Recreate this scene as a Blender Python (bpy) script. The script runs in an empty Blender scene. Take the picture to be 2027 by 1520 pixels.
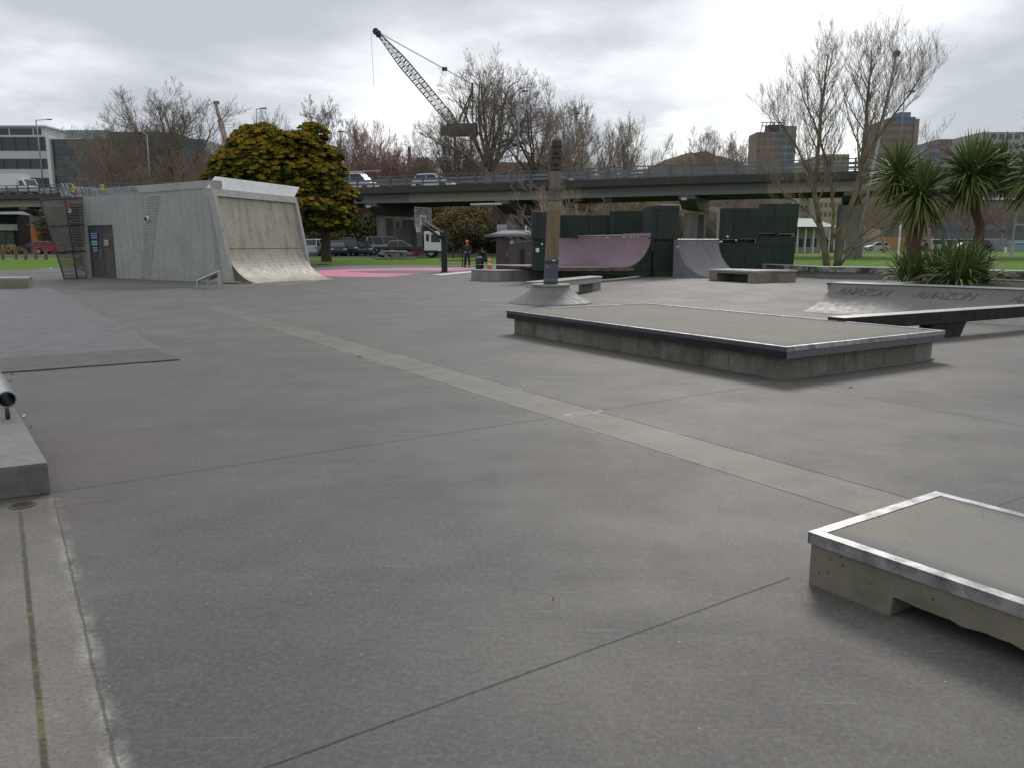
import bpy, bmesh, math, random
from mathutils import Vector, Matrix
scene = bpy.context.scene
# ------------------------------------------------------------------ camera
F, CX, CY, H = 1580.0, 1013.5, 760.0, 1.55
PIT = math.atan(275 / F); SP, CP = math.sin(PIT), math.cos(PIT)
cam_d = bpy.data.cameras.new("camera"); cam = bpy.data.objects.new("camera", cam_d)
scene.collection.objects.link(cam); scene.camera = cam
cam_d.sensor_width = 36.0; cam_d.lens = F / 2027.0 * 36.0
cam_d.clip_start = 0.05; cam_d.clip_end = 9000
cam.location = (0, 0, H); cam.rotation_euler = (math.pi / 2 - PIT, 0, 0)
# ------------------------------------------------------------------ world, sun, exposure
SUN_EL, SUN_AZ = 36.0, 16.0          # degrees; azimuth clockwise from +Y
world = bpy.data.worlds.new("World"); scene.world = world; world.use_nodes = True
nt = world.node_tree; nt.nodes.clear()
def wn(t, **k):
    n = nt.nodes.new(t)
    for a, b in k.items(): setattr(n, a, b)
    return n
def wl(a, b): nt.links.new(a, b)
def wm(op, a, b=None, clamp=False):
    n = wn('ShaderNodeMath', operation=op); n.use_clamp = clamp
    for i, v in enumerate((a, b)):
        if v is None: continue
        if isinstance(v, (int, float)): n.inputs[i].default_value = v
        else: wl(v, n.inputs[i])
    return n.outputs[0]
sky = wn('ShaderNodeTexSky'); sky.sky_type = 'NISHITA'; sky.sun_disc = False
sky.sun_elevation = math.radians(SUN_EL); sky.sun_rotation = math.radians(SUN_AZ)
tc = wn('ShaderNodeTexCoord'); sx = wn('ShaderNodeSeparateXYZ'); wl(tc.outputs['Generated'], sx.inputs[0])
zz = wm('ADD', wm('MAXIMUM', sx.outputs[2], 0.0), 0.16)
cmb = wn('ShaderNodeCombineXYZ'); wl(wm('DIVIDE', sx.outputs[0], zz), cmb.inputs[0]); wl(wm('DIVIDE', sx.outputs[1], zz), cmb.inputs[1])
def wnoise(scale, detail, rough, off=0.0, dist=0.0):
    mp = wn('ShaderNodeMapping'); mp.inputs['Location'].default_value = (off, off * .7, 0); wl(cmb.outputs[0], mp.inputs[0])
    n = wn('ShaderNodeTexNoise'); n.inputs['Scale'].default_value = scale; n.inputs['Detail'].default_value = detail
    n.inputs['Roughness'].default_value = rough; n.inputs['Distortion'].default_value = dist
    wl(mp.outputs[0], n.inputs['Vector']); return n.outputs[0]
def wlobe(px, py, power):
    x = (px - CX) / F; y = (CY - py) / F
    d = Vector((x, CP + y * SP, -SP + y * CP)).normalized()
    dp = wn('ShaderNodeVectorMath', operation='DOT_PRODUCT'); wl(tc.outputs['Generated'], dp.inputs[0]); dp.inputs[1].default_value = d
    return wm('POWER', wm('MAXIMUM', dp.outputs['Value'], 0.0), power)
base = wnoise(0.95, 7, .52, 3.1, .3)
fine = wnoise(2.6, 6, .55, 8.0, .2)
v = wm('ADD', wm('MULTIPLY', base, 1.75), wm('MULTIPLY', fine, .62))
v = wm('ADD', v, -0.73)
for (px, py, pw, amt) in ((150, 215, 260, .30), (880, 265, 130, .36), (720, 250, 300, .22), (1480, 235, 130, .34), (1620, 40, 160, .30), (1950, 20, 200, .2), (1200, 190, 500, .10),
                          (1950, 220, 160, -.26), (520, 60, 60, -.14), (60, 60, 160, -.10), (1150, 80, 70, -.16), (1330, 110, 200, -.10), (300, 130, 300, -.06), (450, 260, 300, -.08), (250, 20, 120, -.1)):
    v = wm('ADD', v, wm('MULTIPLY', wlobe(px, py, pw), amt))
rp = wn('ShaderNodeValToRGB'); wl(v, rp.inputs[0])
cr = rp.color_ramp; cr.elements[0].position = .27; cr.elements[0].color = (.53, .57, .62, 1)
cr.elements[1].position = .98; cr.elements[1].color = (1.12, 1.12, 1.11, 1)
for p, c in ((.40, (.61, .645, .695, 1)), (.51, (.69, .72, .77, 1)), (.63, (.82, .85, .90, 1)), (.80, (.95, .97, 1.0, 1))):
    e = cr.elements.new(p); e.color = c
bgc = wn('ShaderNodeBackground'); wl(rp.outputs[0], bgc.inputs[0]); bgc.inputs[1].default_value = 1.0
bgs = wn('ShaderNodeBackground'); wl(sky.outputs[0], bgs.inputs[0]); bgs.inputs[1].default_value = 0.11
gap = wm('MULTIPLY', wm('ADD', wm('ADD', wm('ADD', wlobe(1345, 268, 2500), wlobe(1480, 268, 3500)), wm('MULTIPLY', wlobe(1690, 300, 700), 1.0)), wm('MULTIPLY', wlobe(1240, 285, 4000), .8)),
         wm('MULTIPLY', wm('ADD', wnoise(5.0, 4, .6, 1.0), -.30), 4.0, True))
ms = wn('ShaderNodeMixShader'); wl(wm('MULTIPLY', gap, .8, True), ms.inputs[0]); wl(bgc.outputs[0], ms.inputs[1]); wl(bgs.outputs[0], ms.inputs[2])
wo = wn('ShaderNodeOutputWorld'); wl(ms.outputs[0], wo.inputs[0])
sd = bpy.data.lights.new("sun", 'SUN'); sd.energy = 1.35; sd.angle = math.radians(16); sd.color = (1, .94, .86)
sun = bpy.data.objects.new("sun", sd); scene.collection.objects.link(sun)
_a, _e = math.radians(SUN_AZ), math.radians(SUN_EL)
sdir = Vector((math.sin(_a) * math.cos(_e), math.cos(_a) * math.cos(_e), math.sin(_e)))
sun.rotation_euler = sdir.to_track_quat('Z', 'Y').to_euler()
vs = scene.view_settings; vs.view_transform = 'Standard'; vs.look = 'None'; vs.exposure = 0.08; vs.gamma = 1.0
scene.render.engine = 'CYCLES'
# ------------------------------------------------------------------ projection helpers (pixel of a 2027 px wide view -> world)
def G(px, py, z=0.0):
    x = (px - CX) / F; y = (CY - py) / F; t = (z - H) / (-SP + y * CP)
    return Vector((x * t, t * (CP + y * SP), z))
def A(px, py, Y):
    x = (px - CX) / F; y = (CY - py) / F; t = Y / (CP + y * SP)
    return Vector((x * t, Y, H + t * (-SP + y * CP)))
def sm(t): t = max(0., min(1., t)); return t * t * (3 - 2 * t)
def lerp(a, b, t): return a + (b - a) * t
def plin(tab, x):
    if x <= tab[0][0]: return tab[0][1]
    for (a, b), (c, d) in zip(tab, tab[1:]):
        if x <= c: return b + (d - b) * (x - a) / (c - a)
    return tab[-1][1]
YF = ((-62, 40), (-31, 49), (-30.9, 56), (-25, 58), (0, 61), (5, 61), (10, 38), (10.7, 36.2), (11.05, 35.8), (12.1, 31.4), (14.2, 30.6), (16.2, 25.8), (19, 20), (30, 12), (62, 8))
def pz(X, Y): return .25 * sm((Y - 20.8) / 4.2) * sm((X - (.5 + (Y - 20) * .2)) / 3.2) * (1 - sm((Y - 42) / 10))
def lz(X, Y):
    yf = plin(YF, X)
    z0 = .42 if X > 10 else lerp(pz(X, yf), .42, sm((X - 8) / 2.))
    return lerp(z0, .4, sm((Y - yf) / 9))
AX = math.radians(33.6)
UA = Vector((math.cos(AX), math.sin(AX), 0)); UB = Vector((-math.sin(AX), math.cos(AX), 0)); UZ = Vector((0, 0, 1))
# ------------------------------------------------------------------ mesh helpers
def wloc(o):
    v = Vector((0, 0, 0))
    while o is not None: v += o.location; o = o.parent
    return v
class MB:
    def __init__(s): s.v = []; s.f = []; s.m = []; s.mi = 0
    def add(s, vs, fs):
        n = len(s.v); s.v += [tuple(p) for p in vs]; s.f += [tuple(i + n for i in f) for f in fs]; s.m += [s.mi] * len(fs); return s
    def quad(s, *p): return s.add(p, [tuple(range(len(p)))])
    def box(s, c, d, R=None):
        c = Vector(c); x, y, z = [k / 2 for k in d]
        vs = [Vector((i * x, j * y, k * z)) for i in (-1, 1) for j in (-1, 1) for k in (-1, 1)]
        if R is not None: vs = [R @ p for p in vs]
        return s.add([p + c for p in vs], [(0, 1, 3, 2), (4, 6, 7, 5), (0, 4, 5, 1), (2, 3, 7, 6), (0, 2, 6, 4), (1, 5, 7, 3)])
    def obox(s, o, a, b, c):                        # corner o and three edge vectors
        o, a, b, c = map(Vector, (o, a, b, c))
        vs = [o, o + a, o + a + b, o + b, o + c, o + a + c, o + a + b + c, o + b + c]
        return s.add(vs, [(3, 2, 1, 0), (4, 5, 6, 7), (0, 1, 5, 4), (1, 2, 6, 5), (2, 3, 7, 6), (3, 0, 4, 7)])
    def prism(s, poly, ext):                        # poly: list of 3D points, ext: vector
        n = len(poly); p = [Vector(q) for q in poly]; e = Vector(ext)
        return s.add(p + [q + e for q in p], [tuple(reversed(range(n))), tuple(range(n, 2 * n))] + [(i, (i + 1) % n, n + (i + 1) % n, n + i) for i in range(n)])
    def path(s, pts, rad, n=6, cap=True):
        pts = [Vector(p) for p in pts]; k = len(pts)
        if not isinstance(rad, (list, tuple)): rad = [rad] * k
        ref = None; vs = []; fs = []
        for i in range(k):
            d = (pts[min(i + 1, k - 1)] - pts[max(i - 1, 0)])
            d = d.normalized() if d.length > 1e-9 else Vector((0, 0, 1))
            if ref is None: ref = Vector((1, 0, 0)) if abs(d.x) < .8 else Vector((0, 1, 0))
            a = (ref - d * ref.dot(d)); a = a.normalized() if a.length > 1e-6 else d.orthogonal().normalized()
            b = d.cross(a); ref = a
            for j in range(n):
                t = 2 * math.pi * j / n; vs.append(pts[i] + (a * math.cos(t) + b * math.sin(t)) * rad[i])
        for i in range(k - 1):
            for j in range(n):
                fs.append((i * n + j, i * n + (j + 1) % n, (i + 1) * n + (j + 1) % n, (i + 1) * n + j))
        if cap and n > 2: fs += [tuple(reversed(range(n))), tuple(range((k - 1) * n, k * n))]
        return s.add(vs, fs)
    def lathe(s, prof, c=(0, 0, 0), n=20, ax=None):   # prof: (r,h) list
        c = Vector(c); a, b, d = ax if ax else (Vector((1, 0, 0)), Vector((0, 1, 0)), Vector((0, 0, 1)))
        vs = []; fs = []
        for r, h in prof:
            for j in range(n):
                t = 2 * math.pi * j / n; vs.append(c + a * (r * math.cos(t)) + b * (r * math.sin(t)) + d * h)
        for i in range(len(prof) - 1):
            for j in range(n): fs.append((i * n + j, i * n + (j + 1) % n, (i + 1) * n + (j + 1) % n, (i + 1) * n + j))
        if prof[0][0] > 1e-5: fs.append(tuple(reversed(range(n))))
        if prof[-1][0] > 1e-5: fs.append(tuple(range((len(prof) - 1) * n, len(prof) * n)))
        return s.add(vs, fs)
    def grid(s, fn, nu, nv):
        vs = [fn(i / nu, j / nv) for i in range(nu + 1) for j in range(nv + 1)]
        w = nv + 1
        return s.add(vs, [(i * w + j, (i + 1) * w + j, (i + 1) * w + j + 1, i * w + j + 1) for i in range(nu) for j in range(nv)])
    def build(s, name, mats, parent=None, smooth=False, bevel=0, loc=None, recalc=True):
        me = bpy.data.meshes.new(name); off = wloc(parent) if parent is not None else Vector((0, 0, 0))
        o = bpy.data.objects.new(name, me)
        if parent is None and loc is not None: off = Vector(loc); o.location = loc
        me.from_pydata([(p[0] - off.x, p[1] - off.y, p[2] - off.z) for p in s.v], [], s.f)
        if not isinstance(mats, (list, tuple)): mats = [mats]
        for m in mats: me.materials.append(m)
        if len(mats) > 1: me.polygons.foreach_set('material_index', s.m)
        if recalc and len(s.f) < 30000:
            bm = bmesh.new(); bm.from_mesh(me); bmesh.ops.recalc_face_normals(bm, faces=bm.faces); bm.to_mesh(me); bm.free()
        if smooth: me.polygons.foreach_set('use_smooth', [True] * len(me.polygons))
        me.update(); scene.collection.objects.link(o); o.parent = parent
        if bevel:
            b = o.modifiers.new('bevel', 'BEVEL'); b.width = bevel; b.segments = 2; b.limit_method = 'ANGLE'; b.angle_limit = math.radians(40)
        return o
def tag(o, label=None, cat=None, group=None, kind=None):
    if label: o['label'] = label
    if cat: o['category'] = cat
    if group: o['group'] = group
    if kind: o['kind'] = kind
    return o
def thing(name, label, cat, loc=(0, 0, 0), group=None, rz=0.):
    o = bpy.data.objects.new(name, None); scene.collection.objects.link(o); o.location = loc; o.rotation_euler.z = rz
    o.empty_display_size = .2
    return tag(o, label, cat, group)
def copy_tree(o, parent=None):
    c = o.copy(); scene.collection.objects.link(c); c.parent = parent
    for ch in [x for x in scene.objects if x.parent == o]: copy_tree(ch, c)
    return c
def RZ(a): return Matrix.Rotation(a, 3, 'Z')
def text_verts(body, size, bold=0.0):
    cu = bpy.data.curves.new('lettering', 'FONT'); cu.body = body; cu.size = size; cu.align_x = 'LEFT'; cu.offset = bold; cu.resolution_u = 3
    o = bpy.data.objects.new('lettering', cu); scene.collection.objects.link(o)
    bpy.context.view_layer.update(); dg = bpy.context.evaluated_depsgraph_get()
    me = bpy.data.meshes.new_from_object(o.evaluated_get(dg))
    vs = [tuple(v.co) for v in me.vertices]; fs = [tuple(p.vertices) for p in me.polygons]
    bpy.data.objects.remove(o); bpy.data.meshes.remove(me); bpy.data.curves.remove(cu)
    return vs, fs
# ------------------------------------------------------------------ materials
class NT:
    def __init__(s, name):
        s.mat = bpy.data.materials.new(name); s.mat.use_nodes = True; s.t = s.mat.node_tree
        s.b = s.t.nodes['Principled BSDF']; s.tc = s.t.nodes.new('ShaderNodeTexCoord'); s.co = s.tc.outputs['Object']
    def n(s, t, **k):
        q = s.t.nodes.new(t)
        for a, b in k.items(): setattr(q, a, b)
        return q
    def l(s, a, b): s.t.links.new(a, b)
    def m(s, op, a, b=None, c=None, clamp=False):
        q = s.n('ShaderNodeMath', operation=op); q.use_clamp = clamp
        for i, v in enumerate((a, b, c)):
            if v is None: continue
            if isinstance(v, (int, float)): q.inputs[i].default_value = v
            else: s.l(v, q.inputs[i])
        return q.outputs[0]
    def noise(s, scale, detail=5, rough=.6, sc=(1, 1, 1), loc=(0, 0, 0), dist=0., co=None, rot=(0, 0, 0)):
        mp = s.n('ShaderNodeMapping'); mp.inputs['Scale'].default_value = sc; mp.inputs['Location'].default_value = loc; mp.inputs['Rotation'].default_value = rot
        s.l(co or s.co, mp.inputs[0]); q = s.n('ShaderNodeTexNoise')
        q.inputs['Scale'].default_value = scale; q.inputs['Detail'].default_value = detail; q.inputs['Roughness'].default_value = rough; q.inputs['Distortion'].default_value = dist
        s.l(mp.outputs[0], q.inputs['Vector']); return q.outputs[0]
    def ramp(s, v, lo, hi, clamp=True):
        q = s.n('ShaderNodeMapRange'); q.clamp = clamp; s.l(v, q.inputs[0])
        q.inputs[1].default_value = lo; q.inputs[2].default_value = hi; return q.outputs[0]
    def mix(s, f, a, b, bt='MIX'):
        q = s.n('ShaderNodeMix', data_type='RGBA', blend_type=bt)
        if isinstance(f, (int, float)): q.inputs[0].default_value = f
        else: s.l(f, q.inputs[0])
        for i, v in ((6, a), (7, b)):
            if isinstance(v, (tuple, list)): q.inputs[i].default_value = (*v[:3], 1)
            else: s.l(v, q.inputs[i])
        return q.outputs[2]
    def bump(s, h, strength=.3, dist=.01, prev=None):
        q = s.n('ShaderNodeBump'); q.inputs['Strength'].default_value = strength; q.inputs['Distance'].default_value = dist
        s.l(h, q.inputs['Height'])
        if prev is not None: s.l(prev, q.inputs['Normal'])
        return q.outputs[0]
    def done(s, col, rough=.8, metal=0., normal=None, spec=.5):
        if isinstance(col, (tuple, list)): s.b.inputs['Base Color'].default_value = (*col[:3], 1)
        else: s.l(col, s.b.inputs['Base Color'])
        if isinstance(rough, (int, float)): s.b.inputs['Roughness'].default_value = rough
        else: s.l(rough, s.b.inputs['Roughness'])
        s.b.inputs['Metallic'].default_value = metal; s.b.inputs['Specular IOR Level'].default_value = spec
        if normal is not None: s.l(normal, s.b.inputs['Normal'])
        return s.mat
def mk(name, c1, c2=None, scale=2., rough=.8, metal=0., bump=.2, bscale=40., bdist=.006, lo=.35, hi=.65, spec=.5, streak=False, speck=0.):
    t = NT(name)
    if c2 is None: c2 = tuple(k * .82 for k in c1)
    sc = (1, 1, .12) if streak else (1, 1, 1)
    col = t.mix(t.ramp(t.noise(scale, 6, .6, sc), lo, hi), c1, c2)
    if speck: col = t.mix(t.m('MULTIPLY', t.ramp(t.noise(90, 2, .5), .60, .70), speck), col, (.03, .03, .03))
    nrm = t.bump(t.noise(bscale, 4, .6), bump, bdist) if bump else None
    return t.done(col, rough, metal, nrm, spec)
def rnd_mat(name, c1, c2, rough=.7, spec=.3):      # colour varies from leaf clump to leaf clump
    t = NT(name)
    g = t.n('ShaderNodeNewGeometry')
    col = t.mix(g.outputs['Random Per Island'], c1, c2)
    return t.done(col, rough, 0, None, spec)
def concrete(name, c1, c2, c3, stain=.5, streak=False, grain=1.):
    t = NT(name)
    n1 = t.noise(.9, 7, .62); n2 = t.noise(5., 6, .65); n3 = t.noise(60, 3, .6)
    col = t.mix(t.ramp(n1, .35, .65), c1, c2)
    col = t.mix(t.m('MULTIPLY', t.ramp(n2, .48, .72), .55), col, c3)
    col = t.mix(t.m('MULTIPLY', t.ramp(t.noise(22, 6, .75), .44, .66), .5), col, tuple(k * .55 for k in c3))
    col = t.mix(t.m('MULTIPLY', t.ramp(t.noise(11, 6, .7, (1, 1, 1), (8, 1, 1)), .50, .70), .4), col, tuple(min(.6, k * 1.35) for k in c1))
    if streak: col = t.mix(t.m('MULTIPLY', t.ramp(t.noise(3.2, 6, .65, (1, 1, .10), (3, 1, 2)), .48, .66), stain), col, (.035, .033, .03))
    else: col = t.mix(t.m('MULTIPLY', t.ramp(t.noise(1.7, 8, .7, (1, 1, 1), (5, 2, 1)), .52, .70), stain), col, (.06, .058, .053))
    col = t.mix(t.m('MULTIPLY', t.ramp(n3, .35, .75), .35 * grain), col, c3)
    nb = t.bump(t.noise(140, 3, .7), .35, .003); nb = t.bump(n2, .25, .02, nb)
    return t.done(col, t.ramp(n2, -.6, 1.4), 0, nb, .35)
M = {}
# plaza concrete with joints, cracks, lighter bands and wheel marks, all fixed to the slab
def plaza_mat():
    t = NT('plaza_concrete'); co = t.co
    big = t.noise(.16, 6, .6); mid = t.noise(.8, 8, .68, (1, 1, 1), (4, 4, 0)); sml = t.noise(6, 6, .7); grn = t.noise(130, 3, .65)
    swirl = t.noise(.5, 7, .7, (1, 2.2, 1), (9, 3, 0), .8, None, (0, 0, .6))
    col = t.mix(t.ramp(big, .32, .68), (.090, .083, .076), (.140, .131, .120))
    col = t.mix(t.m('MULTIPLY', t.ramp(mid, .42, .62), .70), col, (.078, .072, .069))
    col = t.mix(t.m('MULTIPLY', t.ramp(swirl, .48, .66), .50), col, (.158, .149, .134))
    col = t.mix(t.m('MULTIPLY', t.ramp(t.noise(2.6, 8, .72, (1, 1, 1), (2, 9, 0)), .46, .68), .42), col, (.070, .064, .060))
    col = t.mix(t.m('MULTIPLY', t.ramp(t.noise(3.4, 8, .75, (1, 1, 1), (12, 9, 0)), .54, .70), .30), col, (.175, .167, .150))
    col = t.mix(t.m('MULTIPLY', t.ramp(t.noise(.35, 5, .6, (1, 1, 1), (20, 7, 0)), .52, .68), .4), col, (.115, .102, .093))
    g = t.n('ShaderNodeNewGeometry')
    def seg(p, q, w, jit=.0, jn=None, soft=.35, ends=True):
        p = Vector(p[:2]); q = Vector(q[:2]); d = (q - p); L = d.length; d.normalize(); n = Vector((-d.y, d.x))
        dn = t.n('ShaderNodeVectorMath', operation='DOT_PRODUCT'); t.l(co, dn.inputs[0]); dn.inputs[1].default_value = (n.x, n.y, 0)
        lat = t.m('SUBTRACT', dn.outputs['Value'], n.dot(p))
        if jit: lat = t.m('ADD', lat, t.m('MULTIPLY', t.m('SUBTRACT', jn, .5), jit))
        a = t.m('ABSOLUTE', lat); k = t.ramp(a, w * (1 + soft), w * (1 - soft))
        if ends:
            dt = t.n('ShaderNodeVectorMath', operation='DOT_PRODUCT'); t.l(co, dt.inputs[0]); dt.inputs[1].default_value = (d.x, d.y, 0)
            tt = t.m('ABSOLUTE', t.m('SUBTRACT', dt.outputs['Value'], d.dot(p) + L / 2))
            k = t.m('MULTIPLY', k, t.m('LESS_THAN', tt, L / 2))
        return k, lat
    j1 = t.noise(7, 5, .7, (1, 1, 1), (2, 2, 2)); j2 = t.noise(1.1, 4, .6, (1, 1, 1), (7, 2, 2))
    # pale strip crossing the plaza
    lo = (G(1660, 1006), G(439, 620)); up = (G(1799, 985), G(448, 608))
    c0 = (lo[0] + up[0]) / 2; c1 = (lo[1] + up[1]) / 2; c0 = c0 + (c0 - c1).normalized() * .7; c1 = c1 + (c1 - c0).normalized() * 1.5
    W = ((lo[0] - up[0]).length * .5 * .98); W = .27
    band, lat = seg(c0, c1, W, .012, j1, .03)
    fade = t.ramp(t.noise(.35, 3, .5, (1, 1, 1), (1, 9, 0)), .25, .7)
    bcol = t.mix(t.ramp(t.noise(1.6, 7, .7), .38, .66), (.172, .162, .126), (.225, .213, .172))
    yy = t.n('ShaderNodeSeparateXYZ'); t.l(co, yy.inputs[0])
    far = t.m('SUBTRACT', 1.0, t.m('MULTIPLY', t.ramp(yy.outputs[1], 8, 18), .72))
    col = t.mix(t.m('MULTIPLY', t.m('MULTIPLY', band, t.m('MULTIPLY', far, t.ramp(t.noise(1.1, 6, .7, (1, 1, 1), (4, 2, 8)), .20, .46))), .92), col, bcol)
    e = t.ramp(t.m('ABSOLUTE', t.m('SUBTRACT', t.m('ABSOLUTE', lat), W)), .011, .004)
    e = t.m('MULTIPLY', e, t.m('GREATER_THAN', t.m('MULTIPLY', band, 1), -1)) 
    # limit edge lines to strip length using a wide segment
    wide, _ = seg(c0, c1, .5, 0, None, .01)
    e = t.m('MULTIPLY', e, wide)
    chip = t.m('MULTIPLY', t.m('MULTIPLY', t.ramp(t.m('ABSOLUTE', t.m('SUBTRACT', t.m('ABSOLUTE', lat), W)), .07, .0), wide), t.ramp(t.noise(2.3, 6, .7, (1, 1, 1), (3, 8, 1)), .52, .66))
    col = t.mix(t.m('MULTIPLY', chip, .75), col, (.36, .345, .30))
    # gutter strip at the left, moss filled channel
    g0, g1 = G(107, 985), G(232, 1520); gd = (g1 - g0).normalized(); n = Vector((-gd.y, gd.x, 0))
    if n.dot(Vector((1, 0, 0))) > 0: n = -n
    gc0 = g0 + n * 3.0 - gd * .02; gc1 = g1 + gd * 3 + n * 3.0
    gm, glat = seg(gc0, gc1, 3.0, .03, j1, .004)
    gcol = t.mix(t.ramp(t.noise(1.4, 8, .7, (1, 1, 1), (6, 6, 6)), .36, .66), (.150, .136, .118), (.245, .226, .192))
    col = t.mix(t.m('MULTIPLY', gm, .85), col, gcol)
    eg, el = seg(g0, g1 + gd * 3, .006, .03, j1)
    pe = t.m('MULTIPLY', t.ramp(t.m('ABSOLUTE', t.m('ADD', el, 0.0)), .055, .0), t.ramp(t.noise(4.5, 7, .75, (1, 1, 1), (3, 1, 4)), .44, .60))
    wide2, _ = seg(g0, g1 + gd * 3, .2, 0, None, .01)
    pe = t.m('MULTIPLY', pe, wide2)
    col = t.mix(t.m('MULTIPLY', pe, .85), col, (.42, .40, .36))
    col = t.mix(t.m('MULTIPLY', eg, .7), col, (.04, .04, .035))
    ms_, _ = seg(G(40, 1012), G(92, 1520) + gd * 3, .0105, .010, j1)
    mcol = t.mix(t.ramp(t.noise(9, 6, .7), .36, .64), (.075, .068, .02), (.030, .027, .012))
    mcol = t.mix(t.m('MULTIPLY', t.ramp(t.noise(3.5, 6, .7, (1, 1, 1), (9, 1, 1)), .55, .66), .8), mcol, (.22, .24, .03))
    col = t.mix(ms_, col, mcol)
    # scuffed pale patch where the joint meets the strip
    pc, _ = seg(G(1118, 821), G(1192, 812), .035, .10, j1, .8)
    col = t.mix(t.m('MULTIPLY', pc, .9), col, (.42, .40, .36))
    # joints and cracks
    dark = e
    for p, q, w, jt, st in ((G(1192, 811), G(1560, 755), .008, .01, 1.), (G(1100, 825), G(100, 975), .008, .012, .9), (G(1555, 757), G(2500, 930), .009, .012, 1.),
                            (G(380, 1572), G(1565, 1143), .0048, .016, 1.), (G(1600, 1130), G(2400, 855), .005, .02, .6), (G(570, 568), G(760, 603), .012, .01, .7),
                            (G(1130, 820), G(1182, 812.5), .009, .09, 1.), (G(540, 950), G(-500, 1080), .004, .02, .3), (G(1960, 610), G(900, 640), .008, .01, .15),
                            (G(1255, 560, .2), G(1640, 600), .012, .01, .35), (G(930, 577), G(1250, 560, .2), .02, .02, .35)):
        k, _ = seg(p, q, w, jt, j1)
        dark = t.m('MAXIMUM', dark, t.m('MULTIPLY', k, st))
    col = t.mix(t.m('MULTIPLY', dark, .92), col, (.022, .021, .018))
    # dark wheel marks
    marks = None
    for p, q, w in ((G(480, 1105), G(690, 1150), .03), (G(650, 1165), G(900, 1195), .03), (G(760, 1170), G(1090, 1040), .05), (G(745, 1300), G(800, 1430), .02), (G(1400, 880), G(1700, 925), .02), (G(1700, 903), G(1880, 930), .015)):
        k, _ = seg(p, q, w, .35, j2, .9); marks = k if marks is None else t.m('MAXIMUM', marks, k)
    col = t.mix(t.m('MULTIPLY', t.m('MULTIPLY', marks, t.ramp(sml, .38, .62)), .33), col, (.075, .07, .065))
    # rust coloured grime around the left block, brownish patches at the ledge feet
    def blob(c, r, amt, cc, col):
        d = t.n('ShaderNodeVectorMath', operation='DISTANCE'); t.l(co, d.inputs[0]); d.inputs[1].default_value = c
        k = t.ramp(t.m('ADD', d.outputs['Value'], t.m('MULTIPLY', mid, r * .9)), r * 1.45, r * .5)
        return t.mix(t.m('MULTIPLY', k, amt), col, cc)
    col = blob(G(130, 900), 1.2, .55, (.115, .088, .078), col); col = blob(G(70, 800), 1.6, .5, (.115, .09, .082), col)
    col = blob(G(90, 1010), .5, .6, (.10, .075, .066), col)
    col = blob(G(1640, 745), .7, .35, (.10, .09, .07), col); col = blob(G(1350, 725), .6, .2, (.10, .095, .08), col)
    # soft darker line where the ledges and blocks stand
    foot_line = None
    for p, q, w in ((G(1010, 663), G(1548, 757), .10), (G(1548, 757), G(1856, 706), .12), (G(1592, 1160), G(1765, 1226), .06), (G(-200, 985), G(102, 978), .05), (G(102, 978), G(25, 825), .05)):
        k, _ = seg(p, q, w, .10, j1, .95); foot_line = k if foot_line is None else t.m('MAXIMUM', foot_line, k)
    col = t.mix(t.m('MULTIPLY', foot_line, .55), col, (.07, .062, .05))
    # soft curved tyre and wheel arcs
    for cx_, cy_, rad_, wd in ((-2.2, 6.2, 3.4, .10), (3.6, 3.2, 2.9, .05), (-.4, 3.2, 2.1, .06), (5.2, 9.4, 4.4, .08), (-6, 14, 6.5, .14), (1.2, 15.5, 5.2, .10)):
        d = t.n('ShaderNodeVectorMath', operation='DISTANCE'); t.l(co, d.inputs[0]); d.inputs[1].default_value = (cx_, cy_, 0)
        k = t.ramp(t.m('ABSOLUTE', t.m('SUBTRACT', t.m('ADD', d.outputs['Value'], t.m('MULTIPLY', j2, .5)), rad_)), wd, 0.)
        col = t.mix(t.m('MULTIPLY', t.m('MULTIPLY', k, t.ramp(mid, .42, .62)), .38), col, (.085, .08, .078))
    for rot, sc_, off in ((.55, (1.2, 22, 1), 3.), (-.9, (1.0, 26, 1), 7.), (1.5, (.8, 24, 1), 12.)):
        k = t.m('MULTIPLY', t.ramp(t.noise(1.6, 3, .5, sc_, (off, off, 0), .3, None, (0, 0, rot)), .655, .72), t.ramp(t.noise(.5, 3, .6, (1, 1, 1), (off, 3, 0)), .46, .60))
        col = t.mix(t.m('MULTIPLY', k, .45), col, (.27, .26, .235) if off != 7. else (.06, .056, .05))
    # aggregate speckle, tiny white specks, pitted dark dots
    col = t.mix(t.m('MULTIPLY', t.ramp(t.noise(38, 5, .75, (1, 1, 1), (4, 1, 1)), .44, .68), .34), col, (.24, .225, .21))
    col = t.mix(t.m('MULTIPLY', t.ramp(t.noise(60, 5, .75, (1, 1, 1), (1, 1, 1)), .46, .66), .55), col, (.045, .042, .040))
    vv = t.n('ShaderNodeTexVoronoi'); vv.inputs['Scale'].default_value = 11; t.l(co, vv.inputs['Vector'])
    sp = t.m('MULTIPLY', t.m('LESS_THAN', vv.outputs['Distance'], .045), t.m('GREATER_THAN', t.noise(2.2, 2, .5, (1, 1, 1), (5, 5, 5)), .53))
    col = t.mix(t.m('MULTIPLY', sp, .6), col, (.5, .49, .46))
    vv2 = t.n('ShaderNodeTexVoronoi'); vv2.inputs['Scale'].default_value = 3.1; mp = t.n('ShaderNodeMapping'); mp.inputs['Scale'].default_value = (1, 2.3, 1); mp.inputs['Location'].default_value = (3, 3, 0)
    t.l(co, mp.inputs[0]); t.l(mp.outputs[0], vv2.inputs['Vector'])
    sp2 = t.m('MULTIPLY', t.m('LESS_THAN', vv2.outputs['Distance'], .035), .5)
    col = t.mix(sp2, col, (.05, .045, .04))
    nb = t.bump(grn, .25, .002); nb = t.bump(sml, .06, .006, nb)
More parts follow.
